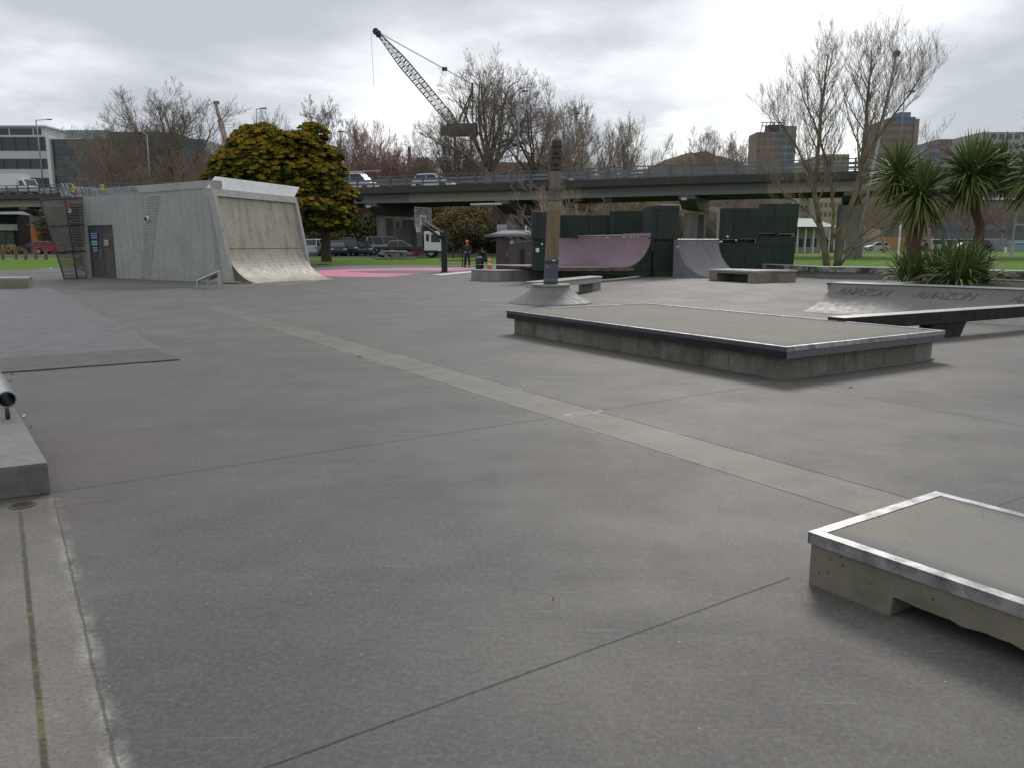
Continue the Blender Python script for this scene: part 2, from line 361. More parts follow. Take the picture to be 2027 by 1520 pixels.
    nb = t.bump(t.m('SUBTRACT', 1.0, dark), .6, .012, nb)
    rough = t.m('ADD', t.m('MULTIPLY', mid, .25), .52)
    return t.done(col, rough, 0, nb, .42)
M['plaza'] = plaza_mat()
def grass_mat():
    t = NT('grass'); n1 = t.noise(.05, 5, .6); n2 = t.noise(1.2, 6, .7); n3 = t.noise(12, 4, .7)
    col = t.mix(t.ramp(n1, .35, .65), (.085, .165, .015), (.12, .21, .022))
    col = t.mix(t.m('MULTIPLY', t.ramp(n2, .4, .7), .5), col, (.06, .115, .014)); col = t.mix(t.m('MULTIPLY', t.ramp(n3, .45, .75), .4), col, (.12, .17, .04))
    w = t.n('ShaderNodeTexWave'); w.inputs['Scale'].default_value = .055; w.inputs['Distortion'].default_value = .6; w.bands_direction = 'Y'; t.l(t.co, w.inputs['Vector'])
    col = t.mix(t.m('MULTIPLY', w.outputs[1], .22), col, (.10, .19, .03))
    return t.done(col, .95, 0, t.bump(n3, .6, .05), .15)
M['grass'] = grass_mat()
M['earth'] = mk('earth', (.05, .045, .03), (.07, .08, .03), .05, .95)
M['conc_pale'] = concrete('conc_pale', (.30, .295, .265), (.26, .255, .23), (.20, .195, .17), .45, True)
M['conc_top'] = concrete('conc_top', (.135, .126, .100), (.17, .160, .130), (.115, .11, .098), .25)
M['conc_grey'] = concrete('conc_grey', (.20, .195, .185), (.24, .235, .22), (.17, .165, .16), .3)
M['conc_dark'] = concrete('conc_dark', (.135, .132, .118), (.165, .16, .143), (.11, .108, .096), .5)
M['conc_warm'] = concrete('conc_warm', (.255, .235, .165), (.215, .20, .145), (.17, .155, .11), .35)
M['conc_wall'] = concrete('conc_wall', (.30, .31, .30), (.265, .275, .265), (.23, .24, .23), .2)
M['conc_ramp'] = concrete('conc_ramp', (.47, .435, .345), (.37, .335, .27), (.31, .28, .225), .42, True)
M['conc_edge'] = concrete('conc_edge', (.45, .445, .415), (.39, .385, .36), (.30, .295, .27), .35)
M['conc_quarter'] = concrete('conc_quarter', (.20, .19, .175), (.165, .157, .15), (.135, .13, .128), .3)
def pitted():
    t = NT('pad_side'); n1 = t.noise(1.3, 7, .65); n2 = t.noise(9, 6, .7)
    col = t.mix(t.ramp(n1, .36, .64), (.195, .175, .128), (.150, .140, .108)); col = t.mix(t.m('MULTIPLY', t.ramp(n2, .45, .7), .5), col, (.235, .215, .155))
    col = t.mix(t.m('MULTIPLY', t.ramp(t.noise(3.1, 7, .7, (1, 1, 1), (3, 3, 3)), .50, .66), .5), col, (.085, .082, .058))
    v1 = t.n('ShaderNodeTexVoronoi'); v1.inputs['Scale'].default_value = 26; t.l(t.co, v1.inputs['Vector'])
    pit = t.m('MULTIPLY', t.m('LESS_THAN', v1.outputs['Distance'], .17), t.m('GREATER_THAN', t.noise(12, 2, .5, (1, 1, 1), (1, 7, 1)), .53))
    col = t.mix(t.m('MULTIPLY', pit, .8), col, (.03, .028, .022))
    return t.done(col, .85, 0, t.bump(t.m('SUBTRACT', n2, pit), .5, .012), .3)
M['pad_side'] = pitted()
def blockwork():
    t = NT('blockwork'); g = t.n('ShaderNodeNewGeometry'); n2 = t.noise(7, 6, .7)
    col = t.mix(g.outputs['Random Per Island'], (.125, .117, .096), (.20, .19, .158)); col = t.mix(t.m('MULTIPLY', t.ramp(n2, .42, .66), .5), col, (.08, .077, .068))
    col = t.mix(t.m('MULTIPLY', t.ramp(t.noise(2., 7, .7, (1, 1, .4)), .50, .64), .75), col, (.05, .047, .042)); col = t.mix(t.m('MULTIPLY', t.ramp(t.noise(30, 4, .7), .5, .7), .4), col, (.24, .235, .21))
    return t.done(col, .9, 0, t.bump(n2, .7, .015), .25)
M['blockwork'] = blockwork()
M['black_paint'] = mk('black_paint', (.012, .012, .014), (.028, .028, .03), 5, .7, 0, .35, 60, .003, spec=.25)
M['steel'] = mk('steel', (.40, .40, .42), (.30, .30, .32), 6, .38, .75, .15, 80)
M['steel_worn'] = mk('steel_worn', (.50, .50, .51), (.20, .195, .20), 9, .38, .8, .25, 60, .002, .38, .66)
M['steel_dark'] = mk('steel_dark', (.10, .10, .115), (.065, .065, .075), 4, .5, .55, .15, 60)
M['steel_rail'] = mk('steel_rail', (.13, .15, .175), (.10, .115, .135), 3, .5, .4, .1, 30)
M['galv'] = mk('galv', (.42, .44, .46), (.33, .35, .37), 3, .45, .5, .1, 30)
M['black'] = mk('black_metal', (.012, .012, .013), None, 4, .45, 0, .1)
M['white_paint'] = mk('white_paint', (.72, .73, .72), (.62, .63, .62), 4, .5, 0, .05)
M['rubber'] = mk('rubber', (.018, .018, .018), None, 5, .85)
M['glass'] = mk('glass_dark', (.018, .024, .028), (.03, .036, .042), .3, .22, 0, 0)
# ================================================================== SETTING
xs = sorted(set([i * .5 for i in range(-124, 125)] + [-30.95, -30.9, 10.7, 11.9, 14, 16]))
def rows(n, p=1.0): return [(i / n) ** p for i in range(n + 1)]
def colgrid(mb, fn, ts):
    w = len(ts); vs = [fn(x, t) for x in xs for t in ts]
    mb.add(vs, [(i * w + j, (i + 1) * w + j, (i + 1) * w + j + 1, i * w + j + 1) for i in range(len(xs) - 1) for j in range(w - 1)])
b = MB()
def pf(x, t):
    y = lerp(-4., plin(YF, x), t); return (x, y, pz(x, y))
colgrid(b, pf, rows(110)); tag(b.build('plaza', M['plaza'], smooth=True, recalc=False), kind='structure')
b = MB()
def lf(x, t):
    yf = plin(YF, x); d = 2600 * t ** 3.2; y = yf + d
    return (x * (1 + d / 62.), y, lz(x, y) if x < 8 or d > 0 else .42)
colgrid(b, lf, rows(60)); tag(b.build('lawn', M['grass'], smooth=True, recalc=False), kind='structure')
b = MB(); b.quad((-4000, -3000, -.5), (4000, -3000, -.5), (4000, 5000, -.5), (-4000, 5000, -.5)); tag(b.build('ground', M['earth']), kind='structure')
M['asphalt'] = mk('asphalt', (.05, .05, .052), (.07, .07, .07), 1.2, .9, 0, .3, 60)
M['path'] = mk('path_concrete', (.30, .29, .26), (.24, .235, .22), .6, .85)
def sheet(name, pts, mat, dz):
    mb = MB(); mb.quad(*[(p[0], p[1], dz(p[0], p[1]) if callable(dz) else dz) for p in pts]); return tag(mb.build(name, mat), kind='structure')
# car park under the viaduct and the street behind the field
sheet('car_park', [(-75, 74), (4, 74), (4, 104), (-75, 104)], M['asphalt'], .43)
sheet('road', [(-260, 128), (120, 128), (120, 140), (-260, 140)], M['asphalt'], .44)
sheet('street', [(30, 150), (260, 150), (260, 163), (30, 163)], M['asphalt'], .44)
# narrow concrete paths across the grass on the left and field lines on the right
def strip(name, pxs, mat, w, n=14, z=.012):
    mb = MB(); P0, P1 = pxs
    d = (P1 - P0).normalized(); nn = Vector((-d.y, d.x, 0)) * w / 2
    for i in range(n):
        a = P0.lerp(P1, i / n); c = P0.lerp(P1, (i + 1) / n)
        q = [a - nn, c - nn, c + nn, a + nn]
        mb.quad(*[(p.x, p.y, lz(p.x, p.y) + z) for p in q])
    return tag(mb.build(name, mat), kind='structure')
strip('path', (Vector((-62, 58.5, 0)), Vector((-22, 68, 0))), M['path'], 1.1)
for (a, c, w) in (((30, 97), (140, 97), .12), ((30, 84), (60, 80), .12), ((40, 119), (150, 119), .14), ((47, 84), (52, 84), .35)):
    strip('field_line', (Vector((*a, 0)), Vector((*c, 0))), M['white_paint'], w, 6, .02)
# basketball court surface
M['court'] = mk('court_grey', (.115, .12, .135), (.14, .145, .155), .7, .8)
M['pink'] = mk('court_pink', (.62, .20, .30), (.54, .17, .26), .8, .75)
sheet('court', [G(*p) for p in ((598, 526.4), (720, 525.4), (1010, 527), (930, 541), (780, 553), (690, 551.5), (600, 548))], M['court'], .005)
sheet('court_marking', [G(*p) for p in ((606, 541), (640, 536), (720, 533), (880, 530.5), (962, 530.5), (905, 537), (835, 543), (765, 549.5), (680, 549), (625, 547))], M['pink'], .010)
sheet('court_marking', [G(*p) for p in ((683, 538.5), (770, 536.2), (905, 536.8), (835, 542.8), (740, 541.6))], M['court'], .015)
sheet('court_marking', [G(*p) for p in ((855, 545), (925, 538.6), (945, 535.6), (955, 536.4), (935, 540.5), (875, 546.3))], M['white_paint'], .016)
sheet('court_marking', [G(*p) for p in ((118, 544.3), (122, 541.4), (200, 541.0), (200, 544.6))], M['path'], .007)
sheet('court', [G(*p) for p in ((28, 541), (110, 532.5), (200, 531.4), (200, 541), (110, 540.2))], M['court'], .005)
sheet('court_marking', [G(*p) for p in ((93, 529), (97, 529), (103, 532.3), (99, 532.3))], M['white_paint'], .009)
# low concrete apron in front of the storage block
C0 = Vector((-11.3, 31.6, 0)); WD = Vector((-.81, .586, 0)).normalized(); RD = Vector((.28, .96, 0)).normalized(); ND = Vector((.96, -.28, 0)).normalized()
b = MB()
ap = [G(*p) for p in ((140, 572), (560, 568.2), (640, 559), (600, 552), (440, 556), (170, 548))]
tp = [G(*p) for p in ((215, 560), (470, 566.5), (545, 567), (560, 556), (440, 555), (180, 550))]
b.add([(p.x, p.y, .004) for p in ap] + [(p.x, p.y, .06) for p in tp], [(i, (i + 1) % 6, 6 + (i + 1) % 6, 6 + i) for i in range(6)] + [tuple(range(6, 12))])
tag(b.build('apron', M['conc_top']), kind='structure')
# hill and far wooded rise
M['hill'] = mk('hill', (.115, .082, .058), (.085, .066, .042), .05, 1., 0, 1., .4, 1.5)
rh = random.Random(4)
def hill(name, cx, cy, rx, ry, h, seed):
    mb = MB(); rr = random.Random(seed)
    ph = [(rr.uniform(0, 6), rr.uniform(2, 9), rr.uniform(.003, .010)) for _ in range(10)]
    def fn(u, v):
        a = u * 2 * math.pi; r = v
        z = h * (1 - r ** 2.4) * (1 + sum(k * math.sin(f * a + p + r * 6) for p, f, k in ph))
        z += (1 - r) * rr.uniform(-.4, .4) * min(1, h / 10)
        return (cx + rx * r * math.cos(a), cy + ry * r * math.sin(a), z - .2)
    mb.grid(fn, 90, 14); return tag(mb.build(name, M['hill'], smooth=True, recalc=False), kind='structure')
hill('hill', 73, 330, 43, 60, 36.6, 3)
hill('hill', -40, 260, 190, 60, 17, 9)
hill('hill', 20, 175, 34, 16, 8.5, 21)

# ================================================================== PLAZA OBJECTS
def skirt_block(mb, c, a, bb, z0, z1): mb.obox(c + UZ * z0, a, bb, UZ * (z1 - z0))
# --- big manual pad with overhanging coping
N_ = G(1557, 688, .404); L_ = G(1003, 615, .404); R_ = G(1872, 655, .404)
va = (R_ - N_); vb = (L_ - N_); va.z = vb.z = 0
ua = va.normalized(); ub = vb.normalized(); la, lb = va.length, vb.length
NB = Vector((N_.x, N_.y, 0))
ledge = thing('skate_ledge', 'large low concrete ledge with a black painted long side and steel edging, mid plaza', 'ledge', NB)
b = MB(); skirt_block(b, NB + ua * .10 + ub * .10, ua * (la - .22), ub * (lb - .2), .0, .27)
b.build('plinth', M['conc_dark'], ledge, bevel=.006)
b = MB(); rr = random.Random(31); v_ = .10
while v_ < lb - .2:
    w_ = min(rr.uniform(.40, .50), lb - .1 - v_); b.obox(NB + ua * (.092 + rr.uniform(0, .006)) + ub * (v_ + .004), ub * (w_ - .008), ua * .02, UZ * (.262)); v_ += w_
v_ = .10
while v_ < la - .2:
    w_ = min(rr.uniform(.30, .48), la - .12 - v_); b.obox(NB + ub * (.088 + rr.uniform(0, .010)) + ua * (v_ + .003), ua * (w_ - .006), ub * .02, UZ * (.238 + rr.uniform(-.02, .015))); v_ += w_
b.build('block_facing', M['blockwork'], ledge, bevel=.004)
b = MB(); skirt_block(b, NB + ua * .07 + ub * .07, ua * (la - .16), ub * .28, .0, .02)
b.build('plinth_foot', M['conc_dark'], ledge, bevel=.004)
b = MB(); skirt_block(b, NB + ua * .012 + ub * .004, ua * (la - .02), ub * (lb - .008), .262, .3955)
lt = NT('ledge_top'); n1 = lt.noise(1.3, 7, .65); n2 = lt.noise(8, 6, .7)
col = lt.mix(lt.ramp(n1, .36, .66), (.165, .154, .128), (.20, .188, .158)); col = lt.mix(lt.m('MULTIPLY', lt.ramp(n2, .45, .7), .4), col, (.12, .113, .095))
col = lt.mix(lt.m('MULTIPLY', lt.ramp(lt.noise(2.2, 7, .7, (1, 1, 1), (4, 4, 4)), .52, .68), .35), col, (.19, .15, .12))
def dst(vec):
    d = lt.n('ShaderNodeVectorMath', operation='DOT_PRODUCT'); lt.l(lt.co, d.inputs[0]); d.inputs[1].default_value = vec; return lt.m('ADD', d.outputs['Value'], lt.m('MULTIPLY', n1, .16))
da, db = dst(ua), dst(ub)
bor = lt.m('MAXIMUM', lt.m('MAXIMUM', lt.ramp(da, .55, .22), lt.ramp(da, la - .12, la + .04)), lt.m('MAXIMUM', lt.ramp(db, .50, .2), lt.ramp(db, lb - .1, lb + .06)))
col = lt.mix(lt.m('MULTIPLY', bor, .85), col, (.105, .105, .115))
M['ledge_top'] = lt.done(col, .75, 0, lt.bump(n2, .3, .01), .35)
b.build('top_slab', M['ledge_top'], ledge, bevel=.004)
b = MB(); b.obox(NB - ua * .0 + ub * .0 + UZ * .267, ua * .0115, ub * lb, UZ * .084)
b.build('painted_side', M['black_paint'], ledge)
b = MB()
for (o, d, n_, L) in ((NB, ub, ua, lb), (NB, ua, ub, la), (NB + ua * la, ub, -ua, lb), (NB + ub * lb, ua, -ub, la)):
    b.obox(o + UZ * .351, d * L, n_ * .012, UZ * .0455)
for (o, s1_) in ((NB, 1), (NB + ua * la, -1)): b.obox(o + UZ * .397, ub * lb, ua * .05 * s1_, UZ * .0082)
for (o, s1_) in ((NB, 1), (NB + ub * lb, -1)): b.obox(o + ua * .051 + UZ * .397, ua * (la - .102), ub * .05 * s1_, UZ * .0082)
b.build('steel_edging', M['steel_worn'], ledge)
# the dark face of the edging on the painted side
b = MB(); b.obox(NB - ua * .003 + UZ * .352, ua * .0028, ub * lb, UZ * .046); b.build('edging_face', M['steel_dark'], ledge)
# --- near manual pad, lower right
n0 = G(1600, 1052, .25); n0.z = 0; nb_ = G(1852, 972, .25); nb_.z = 0; nf = G(2027, 1203, .25); nf.z = 0
pa = (nb_ - n0).normalized(); pb = Vector((pa.y, -pa.x, 0)); wa = (nb_ - n0).length; PL = 2.6
pad = thing('manual_pad', 'low concrete skate box with bright steel edging and a slot underneath, lower right corner', 'skate box', n0)
b = MB()
o = n0 + pa * .012 + pb * .012
# body profile along pb with a slot cut from below, with a ragged lower rim
rr = random.Random(5); prof = [(0, 0), (.40, 0), (.405, .085)]
s_ = .42
while s_ < 2.15: prof.append((s_, .088 + rr.uniform(-.006, .006) - .010 * sm((s_ - .42) / .1))); s_ += .045
prof += [(2.2, .08), (2.2, 0), (2.576, 0), (2.576, .242), (0, .242)]
b.prism([o + pb * s + UZ * z for s, z in prof], pa * (wa - .024))
bd = b.build('body', M['pad_side'], pad)
tri = bd.modifiers.new('tri', 'TRIANGULATE')
b = MB()
for (q, d, n_, L) in ((n0, pb, pa, PL), (n0, pa, pb, wa), (n0 + pa * wa, pb, -pa, PL), (n0 + pb * PL, pa, -pb, wa)):
    b.obox(q + UZ * .198, d * L, n_ * .010, UZ * .0465)
b.obox(n0 + UZ * .2452, pb * PL, pa * .056, UZ * .0068); b.obox(n0 + pa * wa + UZ * .2452, pb * PL, -pa * .056, UZ * .0068); b.obox(n0 + pa * .057 + UZ * .2452, pb * .056, pa * (wa - .114), UZ * .0068); b.obox(n0 + pa * .057 + pb * PL + UZ * .2452, -pb * .056, pa * (wa - .114), UZ * .0068)
b.build('steel_edging', M['steel_worn'], pad, bevel=.0)
b = MB(); b.obox(n0 + pa * .0605 + pb * .0605 + UZ * .236, pa * (wa - .121), pb * (PL - .121), UZ * .0135)
pt = NT('pad_top'); n1 = pt.noise(1.6, 7, .65); n2 = pt.noise(9, 6, .7)
col = pt.mix(pt.ramp(n1, .36, .66), (.215, .20, .155), (.185, .178, .16)); col = pt.mix(pt.m('MULTIPLY', pt.ramp(n2, .45, .75), .4), col, (.15, .14, .12))
vv = pt.n('ShaderNodeTexVoronoi', feature='DISTANCE_TO_EDGE'); vv.inputs['Scale'].default_value = 1.7
mp = pt.n('ShaderNodeMixRGB'); mp.inputs[0].default_value = .12; pt.l(pt.co, mp.inputs[1]); q_ = pt.n('ShaderNodeTexNoise'); q_.inputs['Scale'].default_value = 3; q_.inputs['Detail'].default_value = 5; pt.l(pt.co, q_.inputs['Vector']); pt.l(q_.outputs[1], mp.inputs[2]); pt.l(mp.outputs[0], vv.inputs['Vector'])
crk = pt.m('MULTIPLY', pt.ramp(vv.outputs[0], .007, .001), pt.ramp(n1, .46, .56)); col = pt.mix(pt.m('MULTIPLY', crk, .5), col, (.06, .055, .045))
sp = pt.n('ShaderNodeSeparateXYZ'); pt.l(pt.co, sp.inputs[0])
def lat_of(vec, off):
    d = pt.n('ShaderNodeVectorMath', operation='DOT_PRODUCT'); pt.l(pt.co, d.inputs[0]); d.inputs[1].default_value = vec; return pt.m('SUBTRACT', d.outputs['Value'], off)
near = pt.ramp(pt.m('ADD', lat_of(pa, 0), pt.m('MULTIPLY', n1, .12)), .24, .13); farr = pt.ramp(pt.m('ADD', lat_of(pa, 0), pt.m('MULTIPLY', n1, .1)), wa - .10, wa - .01)
col = pt.mix(pt.m('MULTIPLY', pt.m('MAXIMUM', near, farr), .8), col, (.105, .105, .118))
M['pad_top'] = pt.done(col, .7, 0, pt.bump(n2, .3, .01), .4)
b.build('top', M['pad_top'], pad)
b = MB(); b.obox(n0 + pa * .42 + pb * .0574 + UZ * .2485, pa * .05, pb * .01, UZ * .003); b.obox(n0 + pa * .46 + pb * .0574 + UZ * .2485, pa * .07, pb * .005, UZ * .003)
b.build('chipped_gap', M['black'], pad)
# --- black grind beam behind the ledge
p0 = G(1671, 630, .455); d_ = (G(1914, 614, .455) - p0); d_.z = 0; d_.normalize(); nn = Vector((-d_.y, d_.x, 0)); p0.z = 0
beam = thing('grind_beam', 'long black grind beam with a steel edge on a short support behind the large ledge', 'grind beam', p0)
b = MB(); b.obox(p0 + UZ * .25, d_ * 7.2, nn * .30, UZ * .197); b.build('beam', M['black_paint'], beam, bevel=.005)
b = MB(); b.obox(p0 - nn * .005 + UZ * .4475, d_ * 7.205, nn * .31, UZ * .006); b.build('steel_edging', M['steel'], beam)
for s in (2.25, 6.2):
    b = MB(); o = p0 + d_ * s + nn * .03
    b.prism([o + UZ * .25, o + d_ * .95 + UZ * .25, o + d_ * .8, o + d_ * .0], nn * .24); b.build('support', M['black_paint'], beam, bevel=.006)
M['slab_bevel'] = concrete('slab_bevel', (.108, .110, .096), (.128, .129, .112), (.088, .09, .078), .35)
M['slab_top'] = concrete('slab_top', (.118, .118, .120), (.140, .139, .138), (.10, .10, .102), .2)
# --- raised slab on the left
c_ = G(355, 713); ca = UA; cb = UB
slab = thing('raised_slab', 'wide raised concrete slab with a dark crack along its near edge, plaza left', 'concrete slab', c_)
b = MB(); zt = .11; LB, LA = 20.5, 16
P = [c_, c_ - ca * LA, c_ - ca * LA + cb * LB, c_ + cb * LB]
Q = [c_ - ca * .16 + cb * .62, c_ - ca * LA + cb * .62, c_ - ca * LA + cb * (LB - .5), c_ - ca * .16 + cb * (LB - .5)]
b.add([(p.x, p.y, .012) for p in P] + [(p.x, p.y, zt) for p in Q], [(4, 5, 6, 7)]); b.build('top', M['slab_top'], slab)
b = MB(); b.add([(p.x, p.y, .013) for p in P] + [(p.x, p.y, zt) for p in Q], [(0, 1, 5, 4)]); b.add([(P[0].x, P[0].y, .012), (P[3].x, P[3].y, .012), (Q[3].x, Q[3].y, zt), (Q[0].x, Q[0].y, zt)], [(0, 1, 2, 3)])
b.build('bevel', M['slab_bevel'], slab)
b = MB(); rr = random.Random(8); N = 60
lo_ = [c_ - ca * (LA * i / N) - cb * (.03 + rr.uniform(0, .05)) for i in range(N + 1)]; hi_ = [c_ - ca * (LA * i / N) + cb * .0 for i in range(N + 1)]
for i in range(N): b.quad((*lo_[i].xy, .004), (*lo_[i + 1].xy, .004), (*hi_[i + 1].xy, .0125), (*hi_[i].xy, .0125))
b.build('crack', mk('crack_dirt', (.015, .013, .011), None, 9, 1.), slab)
# --- far left ledge on the slab
q0 = G(58, 575, .05)
o = thing('skate_ledge', 'pale stained concrete ledge cut off by the left edge of the photo', 'ledge', Vector((q0.x, q0.y, .08)))
dl = Vector((-1, -.02, 0)).normalized(); dn = Vector((-.42, .9, 0)).normalized()
b = MB(); b.obox(Vector((q0.x, q0.y, .07)), dl * 4, dn * 1.2, UZ * .375); b.build('body', M['conc_warm'], o, bevel=.006)
b = MB(); b.obox(Vector((q0.x, q0.y, .0)) + UZ * .40 - dn * .012 - dl * .012, dl * 4, dn * 1.22, UZ * .055); b.build('steel_edging', M['steel'], o)
# --- near left block with round rail
k0 = G(100, 975); kd = Vector((math.cos(math.radians(126.3)), math.sin(math.radians(126.3)), 0)); ka = Vector((math.cos(math.radians(28)), math.sin(math.radians(28)), 0))
blk = thing('concrete_block', 'low rough concrete block at the left edge with a round rail above it', 'concrete block', k0)
b = MB(); b.obox(k0 - kd * .02, -ka * 3, kd * 2.15, UZ * .2); b.build('body', M['conc_dark'], blk, bevel=.008)
b = MB(); b.obox(k0 - kd * .018 + UZ * .2 - ka * .002, -ka * 2.99, kd * 2.14, UZ * .0035); b.build('top', M['conc_grey'], blk)
rl = thing('grind_rail', 'open ended round steel tube rail on a short post at the left edge', 'rail', G(15, 826, .2))
e0 = A(14, 790, 6.05)
rd = (kd * 1 + UZ * .0).normalized()
b = MB(); n = 28
for r_, sgn in ((.065, 1), (.057, -1)): b.path([e0, e0 + rd * 2.2], r_, n, False)
ax_ = (rd.cross(UZ).normalized(), UZ, rd)
b.lathe([(.057, 0), (.065, 0)], e0, n, ax_); b.f = b.f[:-2] + b.f[-2:]
# strip the caps the lathe adds
b.f = [f for f in b.f if len(f) <= 4]; b.m = [0] * len(b.f)
tube = b.build('tube', mk('rail_tube', (.42, .44, .47), (.3, .31, .34), 3, .28, .8, .1, 60), rl, smooth=True, recalc=False)
for s in (.12, 1.35):
    b = MB(); q = e0 + rd * s; b.path([(q.x, q.y, .2), (q.x, q.y, q.z - .055)], .017, 10); b.build('post', M['steel_dark'], rl, smooth=True)
# --- drain cover
dr = G(45, 1000)
o = thing('drain_cover', 'small round drain cover in the pale gutter strip at the left', 'drain', dr)
b = MB(); b.lathe([(.072, .003), (.072, .006), (.063, .006), (.063, .004)], dr, 24); b.f = [f for f in b.f if len(f) <= 4]; b.m = [0] * len(b.f); b.build('ring', M['conc_dark'], o)
b = MB(); b.lathe([(.062, .0025), (.062, .0045)], dr, 24); b.build('grate', mk('grate', (.06, .052, .047), (.09, .075, .065), 30, .8), o)
b = MB()
for i in range(-3, 4): b.box((dr.x, dr.y + i * .016, .0052), (.105 * math.cos(i * .35), .005, .001))
b.build('grate_slots', M['black'], o)
# --- cone shaped bank and carved pole
tc_ = Vector((A(1090, 563, 21.6).x, 21.6, 0)); HT = A(1090, 563, 21.6).z
o = thing('concrete_cone', 'round flared concrete bank that carries the carved wooden pole', 'concrete bank', tc_)
pr = [(1.16, -.01)] + [(.50 + .65 * (1 - t) ** 1.45, .0 + (HT - .06) * t) for t in [i / 14 for i in range(1, 15)]]
b = MB(); b.lathe(pr, tc_, 48); b.build('flare', M['conc_quarter'], o, smooth=True)
b = MB(); b.lathe([(.49, HT - .062), (.515, HT - .055), (.52, HT - .012), (.505, HT), (.23, HT + .002), (.2, HT - .02)], tc_, 40); b.build('rim', M['conc_pale'], o, smooth=False)
b = MB(); 
def wood_mat(name, c1, c2, c3):
    t = NT(name); n1 = t.noise(2.5, 6, .65, (3, 3, .35)); n2 = t.noise(14, 5, .6, (4, 4, .25)); n3 = t.noise(1.2, 4, .6)
    col = t.mix(t.ramp(n1, .36, .64), c1, c2); col = t.mix(t.m('MULTIPLY', t.ramp(n2, .45, .7), .6), col, c3)
    return t.done(col, .85, 0, t.bump(n2, .6, .012), .2)
M['wood_low'] = wood_mat('wood_weathered', (.25, .195, .105), (.175, .14, .09), (.10, .08, .055))
M['wood_grey'] = wood_mat('wood_grey', (.20, .175, .14), (.14, .12, .095), (.09, .07, .055))
M['wood_dark'] = wood_mat('wood_carved', (.085, .062, .045), (.05, .038, .03), (.13, .11, .085))
pole = thing('carved_pole', 'tall weathered timber pole with carved dark faces at the top, standing on the cone', 'totem pole', Vector((tc_.x, tc_.y, HT)))
top = A(1102, 280, 21.6)
def pp(z, r, dx=0): t = (z - HT) / (top.z - HT); return (Vector((lerp(tc_.x, top.x, t) + dx, lerp(tc_.y, tc_.y, t), z)), r)
def pole_seg(mb, zr, n=20, sq=0.0, relief=None):
    vs = []; fs = []
    for z, r in zr:
        c, _ = pp(z, r)
        for j in range(n):
            a = 2 * math.pi * j / n; rr_ = r * (1 + (relief(a, z) if relief else 0))
            vs.append(c + Vector((rr_ * math.cos(a), rr_ * math.sin(a), 0)))
    k = len(zr)
    for i in range(k - 1):
        for j in range(n): fs.append((i * n + j, i * n + (j + 1) % n, (i + 1) * n + (j + 1) % n, (i + 1) * n + j))
    fs += [tuple(reversed(range(n))), tuple(range((k - 1) * n, k * n))]
    mb.add(vs, fs)
zc = lambda y: A(1095, y, 21.6).z
b = MB(); pole_seg(b, [(HT - .1, .185), (zc(515), .184), (zc(420), .178), (zc(400), .176)]); b.build('shaft', M['wood_low'], pole, smooth=True)
b = MB(); pole_seg(b, [(zc(399.5), .17), (zc(396), .163), (zc(380), .150), (zc(378), .165), (zc(372), .16), (zc(368), .14), (zc(345), .143), (zc(338), .12)], 20, 0, lambda a, z: .07 * math.sin(3 * a + z * 9) + .05 * math.sin(z * 34)); b.build('upper_shaft', M['wood_grey'], pole, smooth=True)
def face_relief(a, z):
    s = 0
    fa = math.atan2(math.sin(a + math.pi / 2), math.cos(a + math.pi / 2))     # 0 = towards the plaza front
    for y0, sc in ((300, 1), (322, .9)):
        zc0 = zc(y0)
        for ex in (-.55, .55): s -= .34 * math.exp(-(((fa - ex) / .25) ** 2 + ((z - zc0 - .07) / .035) ** 2))
        s += .30 * math.exp(-((fa / .22) ** 2 + ((z - zc0 + .01) / .07) ** 2))
        s -= .34 * math.exp(-((fa / .6) ** 2 + ((z - zc0 + .11) / .03) ** 2))
        s += .18 * math.exp(-((fa / 1.2) ** 2 + ((z - zc0 - .13) / .025) ** 2)) + .09 * math.exp(-((fa / .8) ** 2 + ((z - zc0 + .155) / .022) ** 2))
    return s
NZ = 46; z0_, z1_ = zc(339), zc(281)
b = MB(); pole_seg(b, [(lerp(z0_, z1_, i / NZ), .150 * (1 - .12 * (i / NZ)) * (1 if 0 < i < NZ else .8)) for i in range(NZ + 1)], 44, 0, face_relief); b.build('carved_faces', M['wood_dark'], pole, smooth=True)
b = MB(); pole_seg(b, [(zc(281.5), .13), (zc(278), .135), (zc(277), .12)]); b.build('cap', M['wood_grey'], pole)
b = MB(); zr = [(HT - .02, .192), (zc(545), .191), (zc(514), .189)]
vs = []
for z, r in zr:
    for j in range(17):
        a = math.pi * 1.02 + j / 16 * (2 * math.pi * .62) - 1.25; c, _ = pp(z, r); vs.append(c + Vector((r * math.cos(a), r * math.sin(a), 0)))
b.add(vs, [(i * 17 + j, i * 17 + j + 1, (i + 1) * 17 + j + 1, (i + 1) * 17 + j) for i in range(2) for j in range(16)])
b.build('blue_paint_patch', mk('pole_paint', (.06, .072, .10), (.085, .09, .115), 8, .7), pole, smooth=True)
b = MB(); pole_seg(b, [(zc(522), .1935), (zc(511), .193)]); b.build('blue_paint_band', mk('pole_band', (.05, .06, .09), (.09, .10, .13), 9, .7), pole, smooth=True)
b = MB(); pole_seg(b, [(HT - .02, .1945), (zc(551), .194)]); b.build('foot_band', mk('pole_foot', (.07, .075, .085), (.10, .10, .11), 9, .8), pole, smooth=True)
c, _ = pp(zc(529), .195); b = MB(); b.lathe([(.03, 0), (.03, .004)], c + Vector((-.115, -.158, 0)), 14, (Vector((.81, -.59, 0)), UZ, Vector((-.59, -.81, 0)))); b.build('sticker', mk('sticker', (.45, .22, .2)), pole)
c, _ = pp(zc(516), .195); b = MB(); b.box(c + Vector((.05, -.194, .0)), (.09, .006, .03), RZ(.25)); b.build('label_tag', M['white_paint'], pole)
